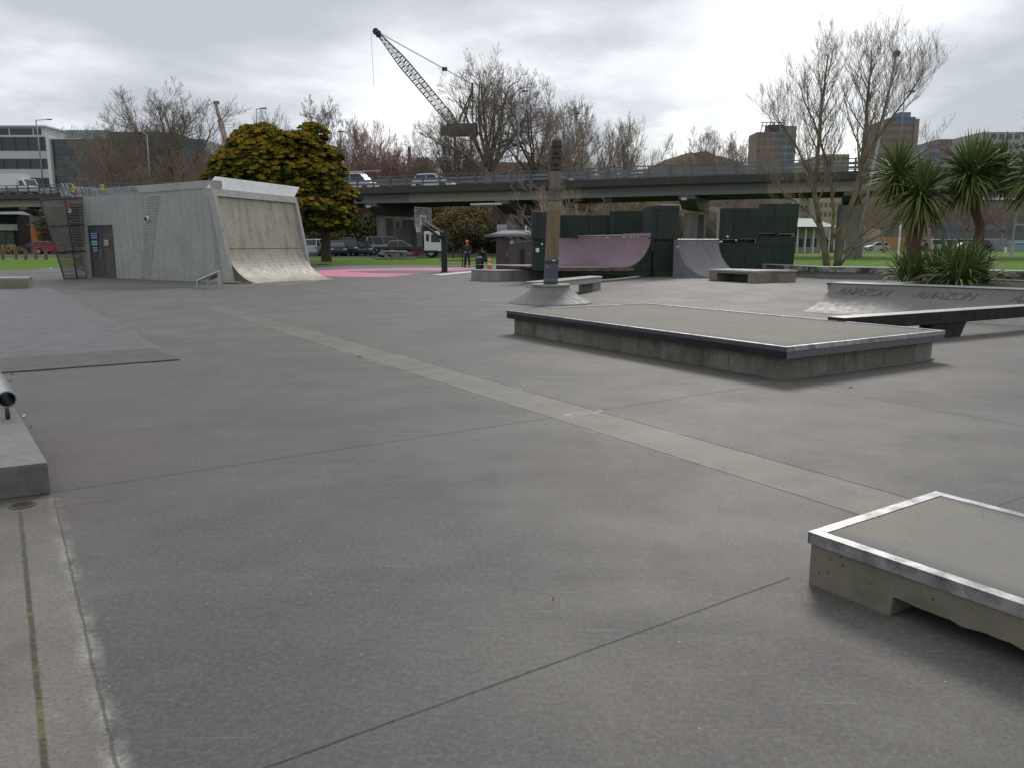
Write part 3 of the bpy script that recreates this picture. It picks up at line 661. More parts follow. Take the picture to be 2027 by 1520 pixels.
# --- stepped platform behind the pole
pl = thing('platform', 'long low concrete platform with a stained front behind the carved pole', 'platform', G(933, 556))
ft = [G(933, 556), G(989, 558.5), G(1076, 554.5), G(1200, 553), G(1320, 553)]
for p in ft: p.z = 0
bk = [Vector((p.x + .1, p.y + w, 0)) for p, w in zip(ft, (1.1, 2.0, 3.4, 5.0, 5))]
b = MB(); b.prism([p for p in ft] + list(reversed(bk)), UZ * .436); b.build('body', M['conc_pale'], pl)
tp_ = []
for p, q in zip(ft, bk): tp_.append(p)
b = MB(); b.prism([p + Vector((0, -.02, .4365)) for p in ft] + [p + Vector((0, 0, .4365)) for p in reversed(bk)], UZ * .022); b.build('top', M['conc_grey'], pl)
# small shadowed drain pipe stub at its left corner
# --- curved low ledge behind the cone
b = MB()
lg = thing('curved_ledge', 'low pale concrete ledge with a curved end just behind the carved pole', 'ledge', G(1055, 575))
cl = [A(1054, 570, 25.2), A(1115, 561, 26.4), A(1168, 549, 28.6)]
zt = .50
a0 = G(1053, 559.5, zt); a1 = G(1168, 546.5, zt); a0.z = a1.z = 0
ud = (a1 - a0).normalized(); un = Vector((-ud.y, ud.x, 0))
poly = [a0 + un * .0, a0 + ud * .5 - un * .42, a1 - ud * .55 - un * .62, a1 - ud * .15 - un * .45, a1, a0 + ud * .3 + un * .35]
b.prism([p + UZ * (zt - .04) for p in poly], UZ * .04); b.build('top', M['conc_pale'], lg)
i0 = a1 - ud * 1.5 - un * .56
b = MB(); b.prism([p + UZ * (zt - .18) for p in [poly[0] + ud * .02, poly[1] + un * .02, poly[2] + un * .02, poly[3], poly[4] - ud * .03, poly[5] - un * .03]], UZ * .14); b.build('rim', M['conc_edge'], lg)
b = MB(); b.prism([p + UZ * .0 for p in [a1 - ud * 1.25 - un * .5, a1 - ud * .6 - un * .57, a1 - ud * .2 - un * .4, a1 - ud * .05, a1 - ud * 1.2]], UZ * (zt - .18)); b.build('leg', M['conc_pale'], lg)
b = MB(); b.prism([p + UZ * .0 for p in [a0 + ud * .05, a0 + ud * .55 - un * .35, a0 + ud * 1.0 - un * .3, a0 + ud * .6 + un * .3]], UZ * (zt - .18)); b.build('leg', M['conc_dark'], lg)
# --- bench with a cut out and rounded end
bz = .25
q0 = G(1403, 556, bz); q1 = G(1497, 561.5, bz); q2 = G(1538, 560, bz)
bn = thing('concrete_bench', 'pale concrete bench with a dark cut out and rounded end before the grey quarter pipe', 'bench', q0)
ht = .42
xd = (q1 - q0).normalized(); yd = Vector((-xd.y, xd.x, 0)); Lb = (q1 - q0).length; de = 1.0
b = MB()
b.obox(q0 + UZ * 0, xd * .42, yd * de, UZ * (ht - .13)); b.build('leg', M['conc_warm'], bn, bevel=.01)
b = MB(); poly = [q0 + xd * (Lb - .42), q1, q2 - xd * .18, q2 - xd * .02 + yd * .12, q2 + yd * .5, q2 - xd * .1 + yd * de, q0 + xd * (Lb - .42) + yd * de]
b.prism(poly, UZ * (ht - .06)); b.build('rounded_end', M['conc_warm'], bn, bevel=.008)
b = MB(); b.obox(q0 + UZ * (ht - .13), xd * (Lb - .424), yd * de, UZ * .07); b.build('beam', M['conc_warm'], bn)
b = MB(); poly2 = [q0 - xd * .03 - yd * .03, q1 - yd * .03, q2 - xd * .16 - yd * .02, q2 + xd * .02 + yd * .1, q2 + xd * .05 + yd * .5, q2 - xd * .06 + yd * (de + .03), q0 - xd * .03 + yd * (de + .03)]
b.prism([p + UZ * (ht - .058) for p in poly2], UZ * .055); b.build('seat', M['conc_edge'], bn)
b = MB(); b.obox(q0 + xd * .43 + yd * .75, xd * (Lb * .40), yd * .2, UZ * (ht - .131)); b.build('rear_panel', M['conc_dark'], bn)
# --- long retaining seat wall along the field
wl_ = [(1508, 543.5), (1629, 552), (1758, 554.5), (1900, 561), (2027, 566.5), (2140, 574)]
W0 = [G(p[0], p[1], .25 if i < 4 else .22) for i, p in enumerate(wl_)]; W0 = [Vector((p.x, p.y, .0)) for p in W0]
W1 = [Vector((p.x + .25, p.y + 1.1, 0)) for p in W0]
sw = thing('retaining_wall', 'long low retaining wall with a mottled coping between the plaza and the playing field', 'wall', W0[0])
b = MB()
b.prism(W0 + list(reversed(W1)), UZ * .50); b.build('wall', M['conc_grey'], sw)
M['conc_mottle'] = mk('conc_mottled', (.27, .265, .23), (.05, .048, .042), 2.2, .9, 0, .3, 50, .01, .42, .56)
W0b = [p + Vector((-.04, -.07, .501)) for p in W0]; W1b = [p + Vector((0, .05, .501)) for p in W1]
b = MB(); b.prism(W0b + list(reversed(W1b)), UZ * .185); b.build('coping', M['conc_mottle'], sw)
b = MB(); b.prism([p + UZ * .186 for p in W0b] + [p + UZ * .186 for p in reversed(W1b)], UZ * .014); b.build('coping_top', M['conc_edge'], sw)
# --- lettered quarter pipe
HQ = .62
t0 = G(1646, 561, HQ); t1 = G(2027, 575, HQ); qd = (t1 - t0); qd.z = 0; qd.normalize(); qn = Vector((qd.y, -qd.x, 0))
if qn.y > 0: qn = -qn
t0.z = 0; QL = 9.0; RQ = 1.25
qp = thing('quarter_pipe', 'low concrete quarter pipe with faded stencilled letters before the flax planter', 'quarter pipe', t0)
def qprof(s):                      # s 0 at lip .. 1 at foot -> (out, z)
    a = math.radians(8) + s * (math.radians(90) - math.radians(8)); R = HQ / (1 - math.sin(math.radians(8)) * 1.0)
    R2 = 1.05; 
    return (R2 * 1.15 * (1 - math.cos(s * math.pi / 2)) ** 1.0 + s * .28, HQ * (1 - math.sin(s * math.pi / 2)) ** .92 if s < 1 else .0)
b = MB(); nS = 20
def qf(u, v_): o_, z = qprof(v_); p = t0 + qd * (u * QL) + qn * o_; return (p.x, p.y, z + pz(p.x, p.y) + .004)
b.grid(qf, 30, nS)
b.build('transition', M['conc_quarter'], qp, smooth=True, recalc=False)
b = MB(); pts = [t0 + qn * qprof(i / nS)[0] + UZ * qprof(i / nS)[1] for i in range(nS + 1)]
b.prism([t0 - qn * .0, t0 + qn * 0 + UZ * (HQ - .001)] + pts[1:], -qd * .004); b.build('side', M['conc_dark'], qp)
b = MB(); b.obox(t0 + qn * .01 - qd * .12 + UZ * (HQ - .045), qd * (QL + .1), -qn * .075, UZ * .050); b.build('steel_coping', M['steel_dark'], qp)
b = MB(); b.obox(t0 - qn * .06 - qd * .13 + UZ * (HQ - .17), qd * (QL), -qn * 1.0, UZ * .168); b.build('deck', M['conc_edge'], qp, bevel=.006)
b = MB(); b.obox(t0 - qn * .12 + UZ * 0, qd * (QL - .1), -qn * .9, UZ * (HQ - .17)); b.build('deck_base', M['conc_dark'], qp)
M['stencil'] = mk('faded_stencil', (.085, .083, .088), (.17, .163, .16), 7, .8, 0, 0, 40, .006, .36, .60)
for k, off in enumerate((.22, 2.02, 3.95)):
    vs, fs = text_verts('AMAZON', .34, .004)
    wdt = max(v_[0] for v_ in vs); mbt = MB(); out = []
    # refine long faces by using small steps in v: letters follow the curved face
    for (x, y, z) in vs:
        sv = .27 - (y / .25) * .19 + (.02)
        xx = x * (1.22 / wdt) * 1.0 + .10 * (y / .25)
        o_, zq = qprof(max(.02, sv)); o2, z2 = qprof(max(.02, sv) + .01)
        nrm = (qn * (-(z2 - zq)) + UZ * (o2 - o_)).normalized()
        p = t0 + qd * (off + xx) + qn * o_ + UZ * zq + nrm * .014; out.append(p)
    mbt.add(out, fs); mbt.build('lettering', M['stencil'], qp, recalc=False)
# planter soil / kerb behind
plt_ = thing('planter', 'raised planter bed with a concrete kerb behind the lettered quarter pipe', 'planter', t0 - qn * 1.1)
s0 = t0 - qn * 1.07 + qd * .9
b = MB(); b.obox(s0, qd * 9, -qn * 4.2, UZ * (HQ - .06)); b.build('bed', mk('soil', (.05, .04, .03), (.09, .08, .06), 3, 1., 0, .8, 20, .03), plt_)
b = MB(); b.obox(s0 - qd * .0 + UZ * .0, qd * .18, -qn * 4.3, UZ * (HQ - .01)); b.obox(s0 - qn * 4.2, qd * 9, -qn * .18, UZ * (HQ - .01)); b.build('kerb', M['conc_pale'], plt_)
# --- small litter: fallen leaves
lm = mk('dry_leaf', (.16, .10, .05), (.09, .055, .03), 20, .9)
wh = mk('pale_scrap', (.6, .58, .52))
rr = random.Random(12)
def leaf(px, py, sz, m, label):
    p = G(px, py); mb = MB(); a = rr.uniform(0, 3)
    d = Vector((math.cos(a), math.sin(a), 0)); n = Vector((-d.y, d.x, 0))
    mb.add([p - d * sz + UZ * .006, p + n * sz * .4 + UZ * .012, p + d * sz + UZ * .02, p - n * sz * .4 + UZ * .010, p + UZ * .004], [(0, 1, 4), (1, 2, 4), (2, 3, 4), (3, 0, 4)])
    o = mb.build('fallen_leaf', m, None, loc=p); tag(o, label, 'leaf')
for px, py, sz, m, lb in ((1038, 764, .03, wh, 'pale curled leaf on the plaza left of the pale strip crossing'), (48, 824, .035, wh, 'pale leaf lying beside the block at the left edge'),
                          (62, 846, .03, lm, 'brown leaf stalk beside the block at the left edge'), (715, 1300, .008, wh, 'tiny white scrap on the dark foreground concrete'),
                          (1684, 768, .03, lm, 'brown leaf right of the large ledge corner'), (1095, 1190, .009, lm, 'small dark leaf in the middle of the foreground'),
                          (712, 707, .05, lm, 'dark chip of leaf by the left edge of the pale strip'), (275, 655, .04, lm, 'dark leaf on the right edge of the raised slab'), (206, 600, .05, lm, 'dark leaf at the far end of the raised slab'),
                          (20, 755, .05, lm, 'brown leaf in the crack by the raised slab'), (24, 742, .05, lm, 'second brown leaf higher in the crack by the raised slab'), (173, 591, .06, lm, 'dark speck of leaf before the storage block')):
    leaf(px, py, sz, m, lb)
# ================================================================== STORAGE BLOCK WITH VERT WALL
st = thing('storage_block', 'grey concrete storage block with a double door and a tall curved skate wall', 'concrete building', C0)
ZT = 3.72
wl_len = 10.96
C1 = C0 + WD * wl_len
inn = Vector((-WD.y, WD.x, 0))
if inn.y < 0: inn = -inn                      # into the block
# front wall: polygon cut by the sloping right end, with a real opening for the door
def FW(w, z, out=0.0): return C0 + WD * w - inn * out + UZ * z
dw0, dw1 = 8.1, 10.25; dz1 = 2.42
t = NT('wall_ribbed'); n1 = t.noise(.7, 6, .6); n2 = t.noise(5, 5, .6)
col = t.mix(t.ramp(n1, .35, .65), (.39, .40, .38), (.335, .345, .325)); col = t.mix(t.m('MULTIPLY', t.ramp(n2, .45, .7), .35), col, (.22, .225, .215))
w_ = t.n('ShaderNodeTexNoise'); mpp = t.n('ShaderNodeMapping'); mpp.inputs['Scale'].default_value = (9, 9, .22); mpp.inputs['Rotation'].default_value = (0, .12, 0); t.l(t.co, mpp.inputs[0]); w_.inputs['Scale'].default_value = 1.6; w_.inputs['Detail'].default_value = 3; t.l(mpp.outputs[0], w_.inputs['Vector'])
col = t.mix(t.m('MULTIPLY', t.ramp(w_.outputs[0], .45, .62), .32), col, (.20, .21, .20))
M['ribbed'] = t.done(col, .85, 0, t.bump(w_.outputs[0], .45, .04), .3)
topx = .46
b = MB()
TH = .25
def slabp(pts): b.prism([FW(w, z) for w, z in pts], inn * TH)
slabp([(0, 0), (dw0, 0), (dw0, ZT), (topx, ZT)])
slabp([(dw0, dz1), (dw1, dz1), (dw1, ZT), (dw0, ZT)])
slabp([(dw1, 0), (wl_len, 0), (wl_len, ZT), (dw1, ZT)])
b.build('front_wall', M['ribbed'], st)
# horizontal relief bands: a ladder up the wall and a fainter diagonal one
b = MB()
def wall_w(px, Yg=33.5):
    # solve the wall distance w for an image column at mid height
    lo, hi = 0., 11.
    for _ in range(40):
        m_ = (lo + hi) / 2; p = FW(m_, 1.5); x = CX + F * p.x / (p.y * CP - (p.z - H) * SP)
        if x > px: lo = m_
        else: hi = m_
    return lo
wt, wb = wall_w(312), wall_w(282)
N = 30
for i in range(N):
    f = (i + .5) / N; w0 = lerp(wb, wt, f); z = .08 + f * 3.5; hw = .42
    b.obox(FW(w0 - hw, z, .028), WD * 2 * hw, inn * .03, UZ * .058)
b.build('relief_ladder', M['ribbed'], st)
b = MB()
for i in range(20):
    f = i / 19; w0 = lerp(wall_w(318), wall_w(395), f); z = lerp(2.45, .35, f); 
    R = Matrix.Rotation(0, 3, 'X'); b.obox(FW(w0 - .36, z, .004), WD * .72 + UZ * .10, inn * .010, UZ * .04)
b.build('relief_diagonal', M['ribbed'], st)
# parapet, roof and hidden sides
b = MB(); wp = wall_w(283)
b.prism([FW(topx - .0, ZT + .001, .03), FW(wp, ZT + .001, .03), FW(wp + .0, ZT + .30, .03), FW(topx + .0, ZT + .30, .03)], inn * .5); b.build('parapet', M['conc_edge'], st)
b = MB(); E1 = C1 + inn * 4.5; E0 = C0 + WD * 5.2 + inn * 4.5
b.prism([C1 + inn * .26, C0 + WD * 1.3 + inn * .26, E0, E1], UZ * 3.6); b.build('rear_volume', M['conc_grey'], st)
# door
dm = mk('door_mesh', (.13, .12, .115), (.10, .092, .09), 3, .6, .3, .4, 90, .004)
b = MB()
for (a0_, a1_, z0, z1) in ((dw0, dw0 + .07, 0, dz1), (dw1 - .07, dw1, 0, dz1), (dw0 + .07, dw1 - .07, dz1 - .08, dz1)):
    b.obox(FW(a0_, z0, .02), WD * (a1_ - a0_), inn * .12, UZ * (z1 - z0))
fr = b.build('door_frame', M['steel_dark'], st)
mid = (dw0 + dw1) / 2
for k, (a0_, a1_) in enumerate(((dw0 + .08, mid - .012), (mid + .012, dw1 - .08))):
    b = MB(); b.obox(FW(a0_, .07, -.03), WD * (a1_ - a0_), inn * .05, UZ * (dz1 - .16))
    for w in (a0_, a1_ - .07): b.obox(FW(w, .07, -.005), WD * .07, inn * .024, UZ * (dz1 - .16))
    for z in (.07, dz1 - .17): b.obox(FW(a0_ + .07, z, -.005), WD * (a1_ - a0_ - .14), inn * .024, UZ * .08)
    for i in range(22): b.obox(FW(a0_ + .075, .2 + i * .094, -.021), WD * (a1_ - a0_ - .15), inn * .012, UZ * .03)
    leaf_ = b.build('door', dm, st)
    if k == 1:
        b = MB(); b.obox(FW(a0_ + .10, .98, .02), WD * .05, inn * .02, UZ * .34); b.path([FW(a0_ + .12, 1.12, .03), FW(a0_ + .12, 1.12, .09), FW(a0_ + .24, 1.12, .09)], .012, 6); b.build('handle', M['galv'], leaf_)
    blue = mk('sign_blue', (.02, .07, .30)); grn_ = mk('sign_green', (.02, .25, .14)); wht = M['white_paint']
    def sgn(w, z, ww, hh, m, rows_, lw=.7, col=wht, nm='sign'):
        b = MB(); b.obox(FW(w - ww / 2, z, .012), WD * ww, inn * .012, UZ * hh); s_ = b.build(nm, m, leaf_)
        for r in range(rows_):
            b = MB()
            zz_ = z + hh * (r + .5) / rows_ * .86 + hh * .07; rr_ = random.Random(r * 7 + int(w * 10)); x = w - ww * .42
            while x < w + ww * .40:
                l_ = rr_.uniform(.04, .10); l_ = min(l_, w + ww * .44 - x); b.obox(FW(x, zz_ - .012, .0155), WD * l_, inn * .003, UZ * .026); x += l_ + .02
            b.build('sign_lettering', col, s_)
    if k == 1:
        sgn(mid + .58, 1.78, .62, .34, blue, 3); sgn(mid + .60, 1.50, .56, .25, grn_, 3); sgn(mid + .56, 1.20, .42, .27, blue, 3)
    else:
        sgn(mid - .45, 1.48, .46, .30, mk('sign_frame', (.22, .20, .19)), 4)
# camera dome
b = MB(); wc = wall_w(299); zc_ = 2.63
pc = FW(wc, zc_, .0); b.lathe([(.11, 0), (.11, .10), (.09, .14)], pc, 16, (WD, UZ, -inn)); cmm = b.build('security_camera', M['white_paint'], st, smooth=True)
b = MB(); b.lathe([(.085, .12), (.08, .17), (.05, .20), (.001, .215)], pc, 16, (WD, UZ, -inn)); b.build('lens_dome', M['glass'], cmm, smooth=True)
# curved skate wall (vert wall) at the right end
def RP(n, l, z): return C0 + ND * n + RD * l + UZ * z
LR = 6.0
prof = [(-.37, 3.42), (.0, 1.38)]
ang0 = math.atan2(2.04, -.37)
# arc from the straight part to the floor
arc = []
for i in range(15):
    f = i / 14; a = math.radians(lerp(10.3, 90, f)); Rr = 1.38 / (1 - math.sin(math.radians(10.3))) 
    arc.append((0 + Rr * (math.cos(math.radians(10.3)) - math.cos(a)), 1.38 - Rr * (math.sin(a) - math.sin(math.radians(10.3)))))
prof = [(-.37, 3.42)] + arc
ln = arc[-1][0]
b = MB(); n_ = len(prof)
vs = []
NL = 12
for i in range(NL + 1):
    for (n, z) in prof: vs.append(RP(.03 + n, .16 + (LR - .3) * i / NL, z + .006))
b.add(vs, [(i * n_ + j, (i + 1) * n_ + j, (i + 1) * n_ + j + 1, i * n_ + j + 1) for i in range(NL) for j in range(n_ - 1)])
rp_ = b.build('skate_wall', M['conc_ramp'], st, smooth=False, recalc=False)
b = MB(); b.obox(RP(.036, .16, 1.376), RD * (LR - .3), ND * .004, UZ * .018); b.build('panel_joint', M['black'], st)
# side cheek under the curve, front end
b = MB(); poly = [RP(n, .15, z) for n, z in prof] + [RP(-.4, .15, 0), RP(-.6, .15, 3.42)]
b.prism([RP(.0, .15, 1.38)] + [RP(n, .15, z) for n, z in arc[1:]] + [RP(0, .15, 0)], RD * .01); b.build('curve_side', M['conc_dark'], st)
# edge frames (pale mouldings) left, top, right
b = MB()
for l in (0 - .05, LR - .15):
    b.prism([RP(-.37 - .10, l, 3.42), RP(-.37 + .16, l, 3.42), RP(.17, l, 1.38), RP(.40, l, 0), RP(.0, l, 0), RP(-.12, l, 1.38)], RD * .2)
b.prism([RP(-.37 + .15, -.05, 3.421), RP(-.6, -.05, 3.421), RP(-.66, -.05, 3.70), RP(-.42 + .13, -.05, 3.70)], RD * (LR + .1))
b.build('edge_frame', M['conc_edge'], st)
b = MB()   # sloping right end of the front wall
b.prism([FW(0.0, 0, .03), FW(.30, 0, .03), FW(topx + .30, ZT, .03), FW(topx, ZT, .03)], inn * .2); b.build('end_frame', M['conc_wall'], st)
b = MB(); b.prism([RP(-.14, .75, 0), RP(-.14, .75, 1.36), RP(-.52, .75, 3.44), RP(-1.1, .75, 3.44), RP(-1.1, .75, 0)], RD * (LR - .85)); b.build('ramp_core', M['conc_grey'], st)
# pale upstand panels leaning out over the top
b = MB(); NP = 11
for i in range(NP):
    l0 = -.1 + i * (LR + .25) / NP; w = (LR + .25) / NP - .015
    b.prism([RP(-.44, l0, 3.705), RP(-.58, l0 + .72, 4.20), RP(-.62, l0 + .72, 4.18), RP(-.48, l0, 3.700)], RD * w)
b.build('top_panels', mk('upstand', (.74, .75, .75), (.64, .65, .65), 1.5, .6), st)
# perforated screen panel at the left end, leaning outwards
sc = thing('metal_screen', 'leaning perforated metal screen at the left end of the storage block, grass showing through it', 'screen', C1)
sb0 = G(173, 551); sb1 = G(128, 553.5); st0 = A(168, 392, sb0.y - .1); st1 = A(80, 396, sb1.y - .2)
def SP_(u, v_): return (sb0.lerp(sb1, u)).lerp(st0.lerp(st1, u), v_)
b = MB()
for i in range(58):
    v_ = (i + .5) / 58; p = SP_(0, v_); q = SP_(1, v_); h_ = .012 if v_ < .42 else .021
    b.obox(p - UZ * h_, q - p, Vector((.0, .012, 0)), UZ * 2 * h_)
for i in range(40):
    u = (i + .5) / 40; p = SP_(u, 0); q = SP_(u, 1); b.path([p + Vector((0, .02, 0)), q + Vector((0, .02, 0))], .009, 4)
ms1 = mk('screen_metal', (.19, .168, .150), (.24, .215, .19), 2.0, .7, .3, .2, 40)
b.build('mesh_panel', ms1, sc)
b = MB()
for (u0, v0, u1, v1) in ((0, 0, 0, 1), (1, 0, 1, 1), (0, 0, 1, 0), (0, 1, 1, 1), (0, .34, 1, .34), (0, .67, 1, .67), (.45, 0, .45, 1)):
    b.path([SP_(u0, v0) - Vector((0, .02, 0)), SP_(u1, v1) - Vector((0, .02, 0))], .035, 5)
b.build('frame', M['steel_dark'], sc)
b = MB()
for i in range(16):
    v_ = .40 + i * .034; b.obox(SP_(.05, v_) - Vector((0, .05, 0)), (SP_(.40 + .05 * math.sin(i * 2), v_ + .01) - SP_(.05, v_)), Vector((0, .03, 0)), UZ * .045)
b.build('shutter_slats', mk('shutter', (.07, .06, .052), None, 3, .8), sc)
p = SP_(.40, .85) - Vector((0, .08, 0))
b = MB(); b.box(p, (.26, .02, .17)); s1 = b.build('warning_sign', M['white_paint'], sc)
b = MB(); b.lathe([(.10, 0), (.10, .02)], p + Vector((0, -.012, .15)), 14, (Vector((1, 0, 0)), UZ, Vector((0, -1, 0)))); b.build('red_disc', mk('sign_red', (.55, .06, .06)), s1)
b = MB(); b.box(p + Vector((0, -.012, .0)), (.2, .006, .05)); b.build('sign_lettering', M['black'], s1)
# razor wire
rz = thing('razor_wire', 'coils of razor wire along the top of the storage block left of the parapet', 'razor wire', FW(10.9, ZT))
b = MB(); w = wl_len + 1.6; k = 0; rr = random.Random(2)
while w > wp + .1:
    R = .30 - .012 * k if k < 12 else .16; R = max(R, .15); c = FW(w, ZT + R * .75 + (.18 if k < 3 else .02), .05) + inn * .12
    a0_ = rr.uniform(-.25, .25); ax1 = (WD * math.cos(a0_) + inn * math.sin(a0_)); n = 18
    for rep in (0, .06): b.path([c + inn * rep + (ax1 * math.cos(2 * math.pi * i / n) + UZ * math.sin(2 * math.pi * i / n)) * (R * (1 - rep)) for i in range(n + 1)], .014, 3, False)
    w -= R * 1.35; k += 1
b.path([FW(wl_len + 1.7, ZT + .1, .05) + inn * .12, FW(wp, ZT + .05, .05) + inn * .12], .012, 3)
b.build('coils', M['galv'], rz, recalc=False)
for px in (138, 217):
    p = FW(0, 0); wq = wall_w(px + 2); p = FW(wq, ZT + .24, .16)
    b = MB(); b.obox(p - WD * .14, WD * .28, inn * .01, UZ * .22); s_ = b.build('warning_sign', mk('sign_yellow', (.72, .47, .02)), None, loc=p)
    tag(s_, 'small yellow warning plate on the razor wire, ' + ('the left one above the metal screen' if px < 200 else 'the right one above the grey wall'), 'sign', 'yellow warning plates on the razor wire')
    b = MB(); b.obox(p - WD * .10 - inn * .003 + UZ * .09, WD * .2, inn * .002, UZ * .05); b.build('sign_lettering', M['black'], s_)
# slanted hand rail with a plate in front
h0, h1, h2 = G(391, 571), G(412, 571), G(436, 573)
hr = thing('slanted_rail', 'short slanted steel rail on three legs with a brown plate before the storage block', 'rail', h0)
b = MB(); T0, T1, T2 = A(391, 557, h0.y), A(412, 547, h1.y), A(434, 538.5, h2.y)
b.path([T0, T2], .06, 6); b.build('rail', M['galv'], hr)
for p, q, r in ((h0, T0, .05), (h1, T1, .05), (h2, T2, .07)):
    b = MB(); b.path([p, q], r, 6); b.build('leg', M['galv'], hr)
b = MB(); b.prism([A(416, 556, h1.y), A(430, 550, h2.y), A(430, 541, h2.y), A(416, 548, h1.y)], Vector((0, .03, 0))); b.build('plate', mk('brown_plate', (.12, .06, .05)), hr)
b = MB(); kb = C0 + ND * .35 - RD * .05
fl = thing('timber_offcut', 'flat pale slab end lying at the foot of the skate wall', 'slab', kb)
b.obox(kb + UZ * .004 - RD * .5, ND * 1.0, RD * .35, UZ * .09); b.build('slab', M['conc_top'], fl)
b = MB(); b.obox(kb + UZ * .094 - RD * .55 - ND * .05, ND * .7, RD * .3, UZ * .05); b.build('board', M['conc_pale'], fl)

# ================================================================== BASKETBALL HOOP
hb = G(880, 540); HY = hb.y
hp = thing('basketball_hoop', 'black basketball hoop with a clear backboard on an angled arm beside the pink court', 'basketball hoop', hb)
b = MB(); tz = A(880, 460, HY).z
b.box((hb.x, hb.y, tz / 2), (.26, .26, tz)); b.box((hb.x, hb.y, .02), (.5, .5, .04)); b.build('post', M['black'], hp, bevel=.01)
b = MB(); b.box((hb.x, hb.y, 1.05), (.32, .32, 2.0)); b.build('padding', mk('post_pad', (.018, .018, .02), None, 3, .75), hp, bevel=.03)
bc = A(838, 430, HY - 1.0)                     # backboard centre
bt = Vector((.42, .91, 0)).normalized(); bn_ = Vector((-.91, .42, 0)).normalized()
if bn_.x > 0: bn_ = -bn_
bw, bh = 1.75, 1.02
b = MB()
for e in (-.11, .11):
    off = bt * e; b.path([Vector((hb.x, hb.y, tz - .08)) + off, bc - bn_ * .1 - UZ * .30 + off], .035, 6); b.path([Vector((hb.x, hb.y, tz - .45)) + off, bc - bn_ * .1 - UZ * .52 + off], .055, 6)
b.path([Vector((hb.x, hb.y, tz - .5)), Vector((hb.x + .55, hb.y, tz - .75))], .05, 6); b.path([Vector((hb.x + .5, hb.y, tz - .73)), Vector((hb.x + .5, hb.y, tz - 1.5))], .04, 6)
b.build('arm', M['black'], hp)
M['rim_grey'] = mk('rim_grey', (.22, .23, .24), None, 4, .6, .2)
gm_ = NT('clear_board'); gm_.b.inputs['Alpha'].default_value = .10
M['board'] = gm_.done((.55, .6, .6), .1)
b = MB(); b.obox(bc - bt * bw / 2 - UZ * bh / 2, bt * bw, bn_ * .02, UZ * bh); bb_ = b.build('backboard', M['board'], hp)
b = MB()
for (u0, z0, du, dz) in ((-bw / 2, -bh / 2, bw, .05), (-bw / 2, bh / 2 - .05, bw, .05), (-bw / 2, -bh / 2 + .05, .05, bh - .1), (bw / 2 - .05, -bh / 2 + .05, .05, bh - .1)):
    b.obox(bc + bt * u0 + UZ * z0 - bn_ * .01, bt * du, bn_ * .04, UZ * dz)
b.build('board_frame', M['rim_grey'], bb_)
b = MB()
for (u0, z0, du, dz) in ((-.30, -.40, .6, .05), (-.30, .02, .6, .05), (-.30, -.35, .05, .37), (.25, -.35, .05, .37)): b.obox(bc + bt * u0 + UZ * z0 + bn_ * .022, bt * du, bn_ * .004, UZ * dz)
b.build('target_square', M['white_paint'], bb_)
b = MB()
for zz_ in (.30, .05, -.2):
    for s in (-.7, .7): b = MB(); b.lathe([(.05, 0), (.05, .01)], bc + bt * s + UZ * zz_ + bn_ * .022, 8, (bt, UZ, bn_)); b.build('bolt_cap', M['galv'], bb_)
rc = bc + bn_ * .34 - UZ * .38
b = MB(); n = 20; b.path([rc + Vector((.225 * math.cos(2 * math.pi * i / n), .225 * math.sin(2 * math.pi * i / n), 0)) for i in range(n + 1)], .02, 5, False); b.path([rc - bn_ * .22, bc - UZ * .38], .04, 5)
rg = b.build('rim', mk('rim_red', (.55, .07, .05)), hp, recalc=False)
b = MB()
for i in range(12):
    for s in (1, -1):
        pts = []
        for k in range(5):
            a = 2 * math.pi * (i / 12 + s * k * .03); r = (.22, .17, .13, .11, .115)[k]; pts.append(rc + Vector((r * math.cos(a), r * math.sin(a), -.11 * k)))
        b.path(pts, .007, 3, False)
b.build('net', M['white_paint'], rg, recalc=False)

# ================================================================== KIOSK, BIN, CONE, TABLES
KY = 49.
k0_ = A(968, 535, KY); k1_ = A(1056, 535, KY); kz = A(1000, 472, KY).z
ks = thing('toilet_kiosk', 'small brown steel toilet kiosk with a curved grey metal roof beside the green ramp', 'kiosk', Vector((k0_.x + .35, KY, 0)))
xk0, xk1 = A(982, 500, KY).x, A(1054, 500, KY).x
bm_ = mk('brown_steel', (.125, .105, .10), (.10, .085, .083), 1.5, .5, .5, .1, 30)
b = MB(); b.obox((xk0, KY, 0), (xk1 - xk0, 0, 0), (0, 2.2, 0), (0, 0, kz + .02)); b.build('wall', bm_, ks)
doors = ((.02, .72, (.11, .075, .075)), (.78, 1.55, (.135, .115, .11)), (1.62, 2.1, (.14, .125, .12)))
for a0_, a1_, c in doors:
    b = MB(); b.obox((xk0 + a0_, KY - .035, .02), (a1_ - a0_, 0, 0), (0, .03, 0), (0, 0, kz - .12)); d_o = b.build('door', mk('kiosk_door', c, tuple(k * .8 for k in c), 1, .45, .5, .05), ks)
    b = MB(); b.obox((xk0 + a1_ - .08, KY - .07, .8), (.03, 0, 0), (0, .03, 0), (0, 0, .35)); b.build('handle', M['galv'], d_o)
b = MB(); b.lathe([(.13, 0), (.13, .08), (.10, .11)], (xk0 + .95, KY - .04, kz - .25), 14, (Vector((1, 0, 0)), UZ, Vector((0, -1, 0)))); b.build('round_lamp', M['white_paint'], ks)
b = MB(); b.box((xk0 + 1.58, KY - .12, .75), (.22, .14, 1.1)); b.build('dispenser', M['black'], ks)
b = MB(); n = 12; X0, X1 = A(958, 470, KY).x, A(1056, 470, KY).x; Ym = KY + 1.1
zr0, zr1 = A(958, 467, KY).z, A(1000, 457.5, KY).z
vs = []; prf = []
